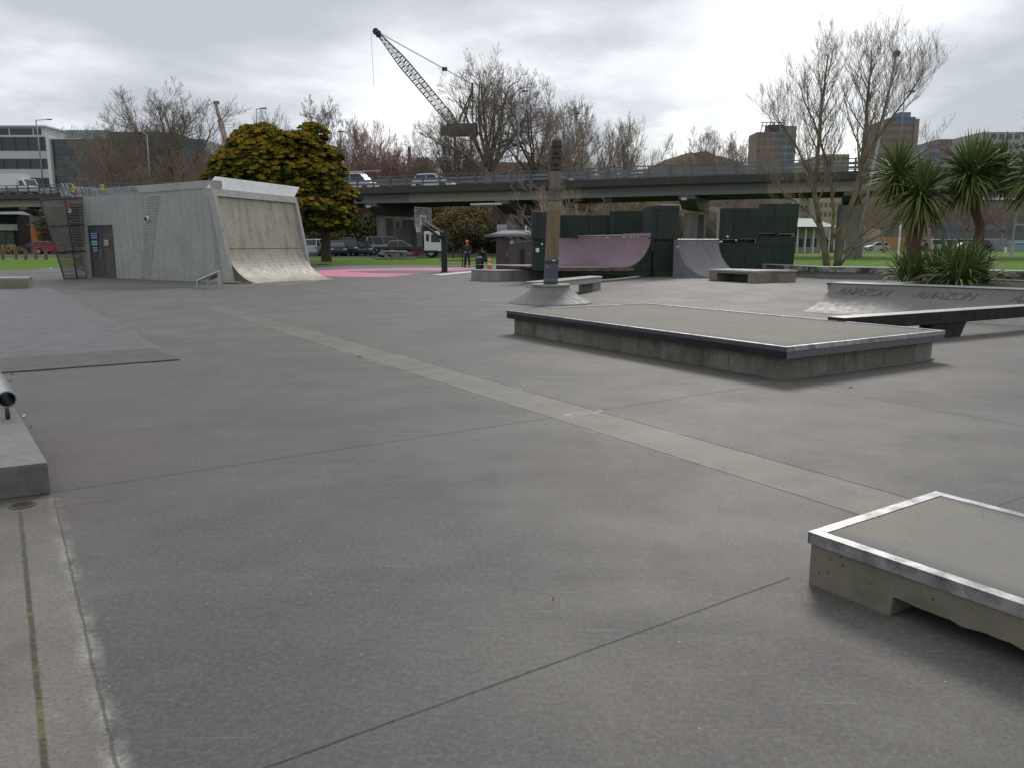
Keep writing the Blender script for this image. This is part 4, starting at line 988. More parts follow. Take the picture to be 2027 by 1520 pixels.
for i in range(n + 1):
    f = i / n; x = lerp(X0, X1 + .3, f); z = zr0 + (zr1 - zr0) * math.sin(min(f * 1.25, 1) * math.pi / 2) - (0 if f < .8 else (f - .8) * .2); prf.append((x, z))

Xe, Xr, Xq = A(958, 467, KY - .6).x, A(1000, 457, KY + 1.2).x, X1 + .25
ze, zr_k = A(958, 467, KY - .6).z, A(1010, 457, KY + 1.2).z
def rf_(u, v_):
    s_ = math.sin(v_ * math.pi / 2); z = ze + (zr_k - ze) * s_ ; y = KY - .6 + 1.9 * (1 - math.cos(v_ * math.pi / 2)) ; x = lerp(lerp(Xe, Xr, s_), Xq, u); return (x, y, z)
b.grid(rf_, 6, 10); b.grid(lambda u, v_: (lerp(Xr, Xq, u), KY + 1.3 + 1.6 * v_, zr_k - .5 * v_ * v_), 6, 4)
b.grid(lambda u, v_: (lerp(Xe, Xq, u), KY - .6 + .001 * v_, ze - .07 * v_), 6, 1); b.grid(lambda u, v_: (lerp(Xe + .1, Xq, u), KY - .6 + 3. * v_, ze - .07), 6, 1); b.build('roof', mk('roof_metal', (.16, .175, .195), (.12, .13, .15), 2, .6, .3, .1), ks)
b = MB(); b.path([(A(1041, 457, KY + 1).x, KY + 1, kz), (A(1041, 457, KY + 1).x, KY + 1, A(1041, 447, KY + 1).z)], .06, 8); b.build('vent_pipe', M['white_paint'], ks)
b = MB(); x_ = A(994, 450, KY + 1.5).x; b.box((x_, KY + 1.5, kz + .45), (.62, .3, .75)); 
for i in range(5): b.box((x_, KY + 1.34, kz + .2 + i * .13), (.66, .03, .05))
b.build('louvre_box', M['galv'], ks)
# bin
BY = 48.8; bp = Vector((A(949, 520, BY).x, BY, 0)); zt_ = A(949, 510, BY).z
bi = thing('litter_bin', 'black round litter bin with a domed lid beside the traffic cone', 'bin', bp)
b = MB(); b.lathe([(.21, 0), (.23, .05), (.25, zt_ - .12), (.24, zt_ - .1)], bp, 24); b.build('body', M['black'], bi, smooth=True)
b = MB(); b.lathe([(.27, zt_ - .10), (.27, zt_ - .05), (.2, zt_ + .02), (.08, zt_ + .05), (.001, zt_ + .055)], bp, 24); b.build('lid', mk('bin_lid', (.10, .105, .115), None, 3, .4), bi, smooth=True)
# traffic cone
CYY = 48.4; cp = Vector((A(969, 530, CYY).x, CYY, 0)); zh = A(969, 509, CYY).z
co_ = thing('traffic_cone', 'orange traffic cone with two white bands between the bin and the kiosk', 'traffic cone', cp)
org = mk('cone_orange', (.85, .12, .02), (.75, .10, .02), 4, .55, 0, .05)
s = zh
b = MB(); b.box((cp.x, cp.y, .02), (.40, .40, .04)); b.build('base', org, co_, bevel=.01)
def cr_(h): return .155 - .125 * (h / s)
b = MB(); b.lathe([(cr_(.04), .04), (cr_(s), s)], cp, 24); b.build('cone', org, co_, smooth=False)
for h0_, h1_ in ((.42, .58), (.72, .86)):
    b = MB(); b.lathe([(cr_(s * h0_) + .004, s * h0_), (cr_(s * h1_) + .004, s * h1_)], cp, 24); b.build('white_band', M['white_paint'], co_)
# dark picnic tables with looped legs
tp0 = G(884, 528); 
def picnic(x, y, rz, label):
    o = thing('picnic_table', label, 'picnic table', (x, y, 0), 'dark picnic tables by the court', rz)
    o.rotation_euler.z = 0; o.location = (0, 0, 0)
    def TB(): return MB()
    b = TB()
    for i in range(4): b.box((0, -.3 + i * .2, .74), (1.9, .18, .04))
    b.build('table_top', mk('slat_dark', (.07, .065, .06), None, 4, .7), o)
    for s in (-1, 1):
        b = TB()
        for i in range(2): b.box((0, s * (.68 + i * .16), .44), (1.9, .14, .04))
        b.build('seat', bpy.data.materials['slat_dark'], o)
    for x_ in (-.65, .65):
        b = TB()
        for s in (-1, 1):
            b.path([(x_, s * (.55 + .26 * math.cos(2 * math.pi * i / 14)), .22 + .2 * math.sin(2 * math.pi * i / 14)) for i in range(15)], .03, 5, False)
            b.path([(x_, s * .1, .72), (x_, s * .45, .45), (x_, s * .7, .42)], .03, 5); b.path([(x_, s * .2, .3), (x_, s * .5, .02)], .03, 5)
        b.path([(x_, 0, .72), (x_, 0, .25)], .03, 5); b.path([(x_, -.5, .3), (x_, .5, .3)], .03, 5)
        b.build('leg', M['black'], o, recalc=False)
    o.location = (x, y, 0); o.rotation_euler.z = rz
    return o
picnic(tp0.x + .55, 57.5, .05, 'dark picnic table with looped legs just behind the basketball post')
picnic(A(937, 520, 57).x, 57.6, .1, 'dark picnic table with looped legs under the standing person in the red cap')
# concrete picnic table on the grass
cx_ = A(783, 508, 68).x
o = thing('concrete_table', 'pale concrete picnic table standing on the grass in front of the flatbed truck', 'picnic table', (cx_, 68, .39))
zt_ = A(783, 498, 68).z
b = MB(); b.box((cx_, 68, zt_), (1.85, .85, .10)); b.build('table_top', M['conc_edge'], o, bevel=.02)
b = MB(); b.box((cx_, 68, (zt_ + .39) / 2 - .04), (.75, .5, zt_ - .39 - .02)); b.build('pedestal', M['conc_pale'], o)
for s in (-1, 1):
    b = MB(); b.box((cx_ + s * .9, 68 + s * .1, .39 + .42), (1.1, .4, .08)); b.build('seat', M['conc_pale'], o)
    b = MB(); b.box((cx_ + s * .75, 68 + s * .1, .39 + .19), (.3, .3, .38)); b.build('seat_leg', M['conc_pale'], o)
b = MB(); b.box((cx_, 68, .41), (3.4, 2.2, .06)); b.build('base_slab', M['conc_pale'], o)

# ================================================================== GREEN AND PINK RAMPS
RY = 33.6; BZ = .46
def ply(name, c1, c2):
    t = NT(name); sx_ = t.n('ShaderNodeSeparateXYZ'); t.l(t.co, sx_.inputs[0]); cb_ = t.n('ShaderNodeCombineXYZ'); t.l(sx_.outputs[0], cb_.inputs[0]); t.l(sx_.outputs[2], cb_.inputs[1])
    br = t.n('ShaderNodeTexBrick'); t.l(cb_.outputs[0], br.inputs['Vector']); br.inputs['Scale'].default_value = 1.; br.inputs['Brick Width'].default_value = 1.22; br.inputs['Row Height'].default_value = 1.25; br.inputs['Mortar Size'].default_value = .012; br.inputs['Mortar Smooth'].default_value = .2
    br.inputs['Color1'].default_value = (*c1, 1); br.inputs['Color2'].default_value = (*c2, 1); br.inputs['Mortar'].default_value = (.01, .012, .01, 1)
    col = t.mix(t.m('MULTIPLY', t.ramp(t.noise(1.6, 7, .7, (1, 1, .35)), .46, .66), .55), br.outputs[0], tuple(k * .62 for k in c1))
    col = t.mix(t.m('MULTIPLY', t.ramp(t.noise(5, 6, .7, (1, 1, .5)), .60, .72), .35), col, (.14, .15, .14))
    return t.done(col, .8, 0, t.bump(br.outputs[1], -.4, .01), .22)
gp = ply('green_ply', (.030, .044, .034), (.044, .060, .047)); gp2 = ply('green_ply_light', (.034, .043, .040), (.048, .057, .053))
hpipe = thing('half_pipe', 'pink half pipe ramp between dark green plywood boxes and screens', 'skate ramp', Vector((A(1180, 540, RY).x, RY, BZ)))
xf0, xf1, xl = A(1128, 532, RY).x, A(1233, 535, RY).x, A(1290, 468, RY).x
zl = A(1290, 467, RY).z; z0 = BZ + .16
D = Vector((-3.75, 4.9, 0))
NPp = 18
def rprof(s):
    # s 0 at flat .. 1 at lip
    R = (zl - z0) * 1.04; a = s * math.radians(78)
    return xf1 + (xl - xf1) * (math.sin(a) / math.sin(math.radians(78))), z0 + (zl - z0) * ((1 - math.cos(a)) / (1 - math.cos(math.radians(78))))
def scuffed(name, c1, c2, scr, rough=.38):
    t = NT(name); n1 = t.noise(.9, 6, .6); col = t.mix(t.ramp(n1, .35, .65), c1, c2)
    for rot, off in ((.4, 1.), (-.5, 5.), (1.3, 9.)):
        k = t.m('MULTIPLY', t.ramp(t.noise(2.4, 3, .5, (1, 14, 1), (off, off, off), .4, None, (0, .2, rot)), .60, .70), .45); col = t.mix(k, col, scr)
    col = t.mix(t.m('MULTIPLY', t.ramp(t.noise(3, 7, .7, (1, 1, 1), (7, 7, 7)), .52, .68), .4), col, tuple(k * .6 for k in c1))
    return t.done(col, rough, 0, None, .5)
pinkm = scuffed('pink_ramp', (.235, .142, .176), (.185, .115, .148), (.30, .25, .27))
b = MB()
def pfz(u, v_):
    if v_ < .35: x = lerp(xf0 - .6, xf1, v_ / .35); z = z0
    else: x, z = rprof((v_ - .35) / .65)
    drop = 0
    return (x + D.x * u, RY + D.y * u, z)
b.grid(pfz, 20, 30); b.build('riding_surface', pinkm, hpipe, smooth=True, recalc=False)
b = MB(); pts = [Vector((xf0 - .6, RY, z0)), Vector((xf1, RY, z0))] + [Vector((rprof(i / NPp)[0], RY, rprof(i / NPp)[1])) for i in range(1, NPp + 1)]
for i in range(len(pts) - 1):
    p, q = pts[i], pts[i + 1]; b.quad(p, q, q - UZ * .02 + Vector((.03, 0, 0)), p - UZ * .02 + Vector((.03, 0, 0)))
b.build('plywood_edge', mk('ply_edge', (.30, .22, .20), None, 5), hpipe)
b = MB(); b.prism([Vector((xf0 - .6, RY + .01, BZ)), Vector((xf0 - .6, RY + .01, z0 - .012))] + [p + Vector((.02, .01, -.015)) for p in pts[1:]] + [Vector((xl + .02, RY + .01, BZ - .2)), Vector((xl - .5, RY + .01, BZ - .2))], Vector((0, .05, 0))); sdp = b.build('side_panel', gp, hpipe); tr_ = sdp.modifiers.new('tri', 'TRIANGULATE')
b = MB(); b.box(((xf0 + xf1) / 2 - .1, RY - .03, BZ + .07), (xf1 - xf0 + 1.1, .06, .13)); b.build('bottom_rail', mk('old_timber', (.17, .13, .11), (.08, .06, .05), 5, .9), hpipe)
b = MB(); lipf = Vector((xl, RY, zl)); lipb = lipf + D; b.path([lipf + UZ * .02, lipb + UZ * .02], .03, 8); b.build('coping', M['steel'], hpipe)
b = MB(); b.obox(lipf + UZ * -.06 + Vector((.03, 0, 0)), D, Vector((.9, .7, 0)), UZ * .05); b.build('deck', M['wood_grey'], hpipe)
# stepped raised lip on the right end
xq, yq = A(1237, 475, RY + 1.6).x, RY + 1.45
b = MB(); b.prism([lipf + D * .0 - UZ * .03, lipf + D * .30 - UZ * .03, lipf + D * .27 + UZ * .10, lipf + UZ * .12], Vector((.03, .03, 0))); b.build('raised_lip', pinkm, hpipe)
def pan(name, px0, px1, py0, py1, Y, th, m, base=None, parent=hpipe, skew=0):
    p0 = A(px0, py1, Y); p1 = A(px1, py1, Y); z1 = A((px0 + px1) / 2, py0, Y).z
    zb = p0.z if base is None else base
    mb = MB(); mb.prism([(p0.x, Y, zb), (p1.x + skew, Y, zb), (p1.x, Y, z1), (p0.x, Y, z1)], (0, th, 0)); return mb.build(name, m, parent)
pan('screen_panel', 1100, 1209, 427, 472, RY + 3.6, .12, gp)
pan('screen_panel', 1206, 1292, 418, 472, RY + 3.4, .12, gp)
pan('left_box', 1055, 1086, 474, 535, RY + .3, 2.6, gp, BZ)
pan('left_box_top', 1053, 1083, 421, 473.5, RY + .25, 1.6, gp2)
pan('screen_panel', 1080, 1104, 425, 500, RY + 1.6, .1, gp)
pan('right_box', 1293, 1332, 474, 548, RY - .15, 3.2, gp, pz(6.5, RY) - .01)
pan('right_box_top', 1290, 1343, 408, 473.5, RY - .2, 2.4, gp2)
b = MB(); p = A(1292, 487, RY - .2); b.box((p.x, RY - .22, p.z), (.09, .06, .5)); b.box((p.x + .3, RY - .22, A(1300, 473, RY).z), (1.0, .05, .06)); b.build('bracket', M['black'], hpipe)
for (px, py, w, h) in ((1064, 496, .14, .17), (1073, 484, .07, .07), (1086, 427, .02, .02)):
    p = A(px, py, RY + .28); b = MB(); b.box((p.x, RY + .285, p.z), (w, .02, h)); b.build('sticker', M['white_paint'], hpipe)
rr = random.Random(3); b = MB()
for px in (1108, 1114, 1122, 1140, 1195, 1202, 1208, 1212, 1216, 1240, 1243, 1247, 1256, 1262, 1268):
    s = rr.uniform(.02, .05)
    f = (1290 - px) / 185.; p = lipf + D * f; b.box((p.x - .03, p.y - .03, p.z - .05), (s * 1.6, .02, s))
b.build('chipped_paint', M['white_paint'], hpipe)
# grey quarter pipe next to it
GYl = 32.9
lx0, lx1 = A(1342, 475, GYl).x, A(1427, 477, GYl).x; zlg = A(1342, 476, GYl).z
fz = .25; fp = G(1404, 550, fz)
dv = Vector((fp.x - lx0, fp.y - GYl, 0)); 
gq = thing('steel_quarter_pipe', 'grey steel faced quarter pipe standing between the half pipe and the green wall', 'quarter pipe', Vector((lx0, GYl, fz)))
def gprof(s): a = s * math.radians(84); return (1 - math.cos(a)) / (1 - math.cos(math.radians(84))), zlg - (zlg - fz) * math.sin(a) / math.sin(math.radians(84))
b = MB(); sweepv = Vector((lx1 - lx0, .35, 0))
gqm = scuffed('ramp_grey', (.19, .18, .185), (.225, .215, .22), (.10, .095, .10), .5)
b.grid(lambda u, v_: Vector((lx0, GYl, 0)) + dv * gprof(v_)[0] + sweepv * u + UZ * (gprof(v_)[1] + .003), 8, 20); b.build('riding_surface', gqm, gq, smooth=True, recalc=False)
side = [Vector((lx0, GYl, 0)) + dv * gprof(i / 16)[0] + UZ * gprof(i / 16)[1] for i in range(17)]
wx = A(1331, 540, GYl - .7).x
b = MB(); b.add([p for p in side] + [Vector((lerp(p.x, wx, 1.0), p.y, p.z)) if False else Vector((wx - .02, GYl - .9 + 0, p.z if i else p.z)) for i, p in enumerate(side)], [(i, i + 1, 17 + i + 1, 17 + i) for i in range(16)])
sp_ = b.build('side_panel', mk('ramp_side', (.115, .112, .125), (.085, .082, .095), 2.5, .6), gq)
b = MB(); b.prism([s_ + sweepv for s_ in side] + [Vector((side[-1].x + sweepv.x, GYl + .3, fz)), Vector((lx1 + .0, GYl + .4, fz))], Vector((.04, .03, 0))); x_ = b.build('right_side', gp, gq); x_.modifiers.new('tri', 'TRIANGULATE')
b = MB(); b.path([Vector((lx0 - .03, GYl, zlg + .015)), Vector((lx0, GYl, zlg + .015)) + sweepv], .025, 8); b.build('coping', M['steel'], gq)
b = MB(); b.obox(Vector((lx0, GYl + .02, zlg - .05)), sweepv, Vector((0, 1.2, 0)), UZ * .045); b.build('deck', M['wood_grey'], gq)
b = MB(); b.obox(Vector((lx0, GYl + .03, .2)), sweepv, Vector((0, 1.15, 0)), UZ * (zlg - .26)); b.build('deck_support', gp2, gq)
for px, py in ((1341, 489), (1427, 479)):
    p = A(px, py, GYl - .35); b = MB(); b.box(p, (.12, .02, .05), Matrix.Rotation(-.3, 3, 'Y')); b.build('sticker', M['white_paint'], gq)
# green wall on the right with slots
GY = 36.0
gw = thing('green_wall', 'dark green plywood wall with stepped top and narrow slots, right of the grey quarter pipe', 'wall', Vector((A(1500, 540, GY).x, GY, .25)))
def gx(px, py=480): return A(px, py, GY).x
def gz_(px, py): return A(px, py, GY).z
xa, xb, xc, xd_ = gx(1423), gx(1504), gx(1583, 405), gx(1569, 530)
slots = ((1430, 1458, 473, 481), (1461, 1498, 472, 482), (1503, 1536, 461, 470), (1541, 1576, 462, 470))
b = MB(); zb_ = .2
zl0, zl1 = gz_(1460, 482), gz_(1460, 472.5); zr0_, zr1_ = gz_(1540, 470), gz_(1540, 461.5)
def wp_(x0, x1, z0, z1, x0t=None, x1t=None):
    b.prism([(x0, GY, z0), (x1, GY, z0), (x1 if x1t is None else x1t, GY, z1), (x0 if x0t is None else x0t, GY, z1)], (0, .14, 0))
xm = gx(1501)
wp_(xa, xm, zb_, zl0); wp_(xa, xm, zl1, gz_(1460, 413)); wp_(gx(1458.5), gx(1461), zl0, zl1); wp_(gx(1498), xm, zl0, zl1); wp_(xa, gx(1430), zl0, zl1)
def xr(z): f = (z - zb_) / (gz_(1580, 406) - zb_); return lerp(xd_, xc, f)
wp_(xm, xr(zb_), zb_, zr0_, None, xr(zr0_)); wp_(xm, xr(zr1_), zr1_, gz_(1540, 404), None, xr(gz_(1540, 404))); wp_(gx(1536.5), gx(1541), zr0_, zr1_); wp_(gx(1576), xr(zr0_), zr0_, zr1_)
b.build('panels', gp, gw)
b = MB(); b.box((xa - .06, GY + .05, (gz_(1420, 413) + gz_(1420, 475)) / 2), (.10, .12, gz_(1420, 413) - gz_(1420, 475))); b.build('corner_post', mk('post_pale', (.28, .27, .22)), gw)
b = MB()
for (x0, x1, y0, y1) in slots: b.box(((gx(x0) + gx(x1)) / 2, GY + .12, gz_(x0, y0 + 1.5)), (gx(x1) - gx(x0), .03, .03))
b.build('slot_rail', M['galv'], gw)
b = MB()
for px, py, s in ((1440, 469, .09), (1457, 476, .07)): b.box((gx(px, py), GY - .012, gz_(px, py)), (s, .02, s))
b.build('sticker', M['white_paint'], gw)
b = MB(); bbx = [(gx(1425), gx(1500), gz_(1460, 486), gz_(1460, 468)), (gx(1500), gx(1572), gz_(1540, 474), gz_(1540, 458))]
for x0, x1, z0, z1 in bbx: b.box(((x0 + x1) / 2, GY + .45, (z0 + z1) / 2), (x1 - x0, .04, z1 - z0))
b.build('rear_board', M['black'], gw)
b = MB()
for px in (1440, 1470, 1520, 1560): b.box((gx(px), GY + .5, .9), (.09, .09, 1.5)); b.path([(gx(px), GY + .2, 2.4), (gx(px), GY + 1.3, .2)], .04, 4)
b.build('rear_braces', M['wood_grey'], gw)
# ================================================================== PEOPLE
def skin(name, nodes, edges, m, parent, sub=1, root=0):
    me = bpy.data.meshes.new(name); off = wloc(parent)
    me.from_pydata([tuple(Vector(n[0]) - off) for n in nodes], edges, []); me.materials.append(m)
    o = bpy.data.objects.new(name, me); scene.collection.objects.link(o); o.parent = parent
    md = o.modifiers.new('skin', 'SKIN'); md.use_smooth_shade = True
    lay = me.skin_vertices[0].data
    for i, n in enumerate(nodes):
        r = n[1]; lay[i].radius = (r, r) if isinstance(r, float) else r
    lay[root].use_root = True
    s = o.modifiers.new('sub', 'SUBSURF'); s.levels = sub; s.render_levels = sub
    return o
def person(loc, rz, pose, label, jacket, trousers, hatm, hat, h=1.75):
    root = thing('person', label, 'person', (0, 0, 0)); k = h / 1.75
    P = dict(pose)
    nd = []; ed = []
    def node(p, r, par=None):
        nd.append((Vector(p) * k, r * k if isinstance(r, float) else (r[0] * k, r[1] * k)))
        if par is not None: ed.append((par, len(nd) - 1))
        return len(nd) - 1
    pv = node(P['pelvis'], .12); wa = node(P['waist'], .115, pv); ch = node(P['chest'], .15, wa); nk0 = node(P['neckb'], .075, ch); nk = node(P['neck'], .052, nk0)
    hd = node(P['head0'], .075, nk); hd2 = node(P['head1'], .088, hd); hd3 = node(P['head2'], .06, hd2)
    arms = {}; legs = {}
    for s, S in ((-1, 'L'), (1, 'R')):
        sh = node(P['sh' + S], .065, ch); el = node(P['el' + S], .043, sh); wr = node(P['wr' + S], .028, el)
        dw = (Vector(P['wr' + S]) - Vector(P['el' + S])).normalized(); palm = Vector(P['wr' + S]) + dw * .06; pm = node(palm, (.035, .018), wr)
        side = dw.cross(Vector((0, 1, 0))).normalized() if abs(dw.y) < .9 else Vector((1, 0, 0))
        for f, L in zip((-.03, -.01, .01, .03), (.07, .085, .08, .06)):
            a = node(palm + side * f + dw * .03, .0095, pm); node(palm + side * f * 1.1 + dw * (.03 + L * .6) + Vector((0, -.015, 0)), .0085, a)
        th = node(palm - side * .04 * s, .011, pm); node(palm - side * .06 * s + dw * .035, .009, th)
        hp_ = node(P['hip' + S], .095, pv); kn = node(P['kn' + S], .06, hp_); an = node(P['an' + S], .04, kn); node(Vector(P['an' + S]) + Vector((0, -.17, -.04)), .035, an)
    skinm = bpy.data.materials.get('skin_tone') or mk('skin_tone', (.42, .25, .18), None, 5, .6)
    skin('body', nd, ed, skinm, root)
    # face: nose, eyes, mouth, ears on the head
    hc = Vector(P['head1']) * k; b = MB()
    b.box(hc + Vector((0, -.092 * k, -.005)), (.022, .03, .04)); 
    for s in (-1, 1): b.box(hc + Vector((s * .088 * k, 0, 0)), (.015, .03, .05))
    b.build('nose_and_ears', skinm, root)
    b = MB()
    for s in (-1, 1): b.box(hc + Vector((s * .032 * k, -.086 * k, .018)), (.02, .008, .01))
    b.box(hc + Vector((0, -.08 * k, -.045)), (.045, .01, .008)); b.build('eyes_and_mouth', M['black'], root)
    def sub_(names, rr_, m, nm, extra=0):
        n2 = []; e2 = []
        for chain in names:
            prev = None
            for key, r in chain:
                p = Vector(P[key]) * k if isinstance(key, str) else Vector(key) * k
                idx = next((i for i, q in enumerate(n2) if (q[0] - p).length < 1e-4), None)
                if idx is None: n2.append((p, r * k)); idx = len(n2) - 1
                if prev is not None: e2.append((prev, idx))
                prev = idx
        return skin(nm, n2, e2, m, root)
    def near(a, b_, t): return tuple(Vector(P[a]).lerp(Vector(P[b_]), t))
    sub_([[('pelvis', .15), ('waist', .145), ('chest', .175), ('neckb', .085)], [('chest', .175), ('shL', .085), ('elL', .062), (near('elL', 'wrL', .9), .05)], [('chest', .175), ('shR', .085), ('elR', .062), (near('elR', 'wrR', .9), .05)]], 1, jacket, 'jacket')
    sub_([[('pelvis', .135), ('hipL', .11), ('knL', .08), (near('knL', 'anL', .92), .06)], [('pelvis', .135), ('hipR', .11), ('knR', .08), (near('knR', 'anR', .92), .06)]], 1, trousers, 'trousers')
    for S in 'LR':
        b = MB(); a = Vector(P['an' + S]) * k; b.box(a + Vector((0, -.07, -.045)), (.10, .29, .09)); b.build('shoe', M['rubber'], root, bevel=.03)
    if hat == 'cap':
        b = MB(); b.lathe([(.108 * k, -.01), (.11 * k, .04), (.09 * k, .085), (.05 * k, .105), (.001, .11)], hc + Vector((0, 0, .03)), 16); b.box(hc + Vector((0, -.13 * k, .035)), (.15, .12, .015)); b.build('cap', hatm, root, smooth=True)
    else:
        b = MB(); b.lathe([(.102 * k, -.05), (.108 * k, .02), (.09 * k, .07), (.05 * k, .092), (.001, .097)], hc + Vector((0, .012, .025)), 16); b.build('hair', hatm, root, smooth=True)
    root.location = loc; root.rotation_euler.z = rz; return root
stand = dict(pelvis=(0, 0, .93), waist=(0, 0, 1.06), chest=(0, .0, 1.28), neckb=(0, 0, 1.45), neck=(0, -.01, 1.52), head0=(0, -.02, 1.58), head1=(0, -.03, 1.65), head2=(0, -.01, 1.71),
             shL=(-.19, 0, 1.40), shR=(.19, 0, 1.40), elL=(-.27, .02, 1.14), elR=(.27, .02, 1.14), wrL=(-.15, -.22, 1.02), wrR=(.15, -.22, 1.02),
             hipL=(-.09, 0, .90), hipR=(.09, 0, .90), knL=(-.11, -.02, .49), knR=(.12, -.03, .49), anL=(-.12, .02, .09), anR=(.14, 0, .09))
sit = dict(pelvis=(0, 0, .52), waist=(0, -.06, .66), chest=(0, -.16, .86), neckb=(0, -.22, 1.02), neck=(0, -.27, 1.08), head0=(0, -.31, 1.13), head1=(0, -.34, 1.19), head2=(0, -.33, 1.25),
           shL=(-.18, -.19, .97), shR=(.18, -.19, .97), elL=(-.25, -.25, .74), elR=(.25, -.25, .74), wrL=(-.10, -.42, .66), wrR=(.10, -.42, .66),
           hipL=(-.09, -.03, .52), hipR=(.09, -.03, .52), knL=(-.14, -.44, .52), knR=(.14, -.44, .52), anL=(-.15, -.46, .09), anR=(.15, -.48, .09))
PY_ = 54.5; pp_ = A(925, 529, PY_)
person((pp_.x, PY_, 0), .1, stand, 'person standing in a dark jacket and trousers with an orange red cap', mk('navy_jacket', (.022, .026, .038), (.03, .035, .05), 3, .9), mk('dark_jeans', (.025, .03, .042), None, 4, .9), mk('red_cap', (.62, .10, .06), (.7, .2, .12), 20, .7), 'cap', 1.80)
P2 = A(959, 520, 56.0)
person((P2.x, 56., 0.02), -.5, sit, 'person sitting bent forward in black clothes behind the litter bin', mk('black_hoodie', (.014, .014, .016), None, 3, .9), mk('black_trousers', (.016, .016, .018), None, 3, .9), mk('dark_hair', (.02, .015, .012), None, 5, .8), 'hair', 1.75)
o = thing('stool', 'low black stool under the seated person in black clothes', 'stool', (P2.x, 56.05, .0))
b = MB(); b.box((P2.x, 56.05, .40), (.4, .4, .05)); b.build('seat', M['black'], o)
for sx_ in (-.15, .15):
    for sy_ in (-.15, .15): b = MB(); b.box((P2.x + sx_, 56.05 + sy_, .19), (.04, .04, .38)); b.build('leg', M['black'], o)

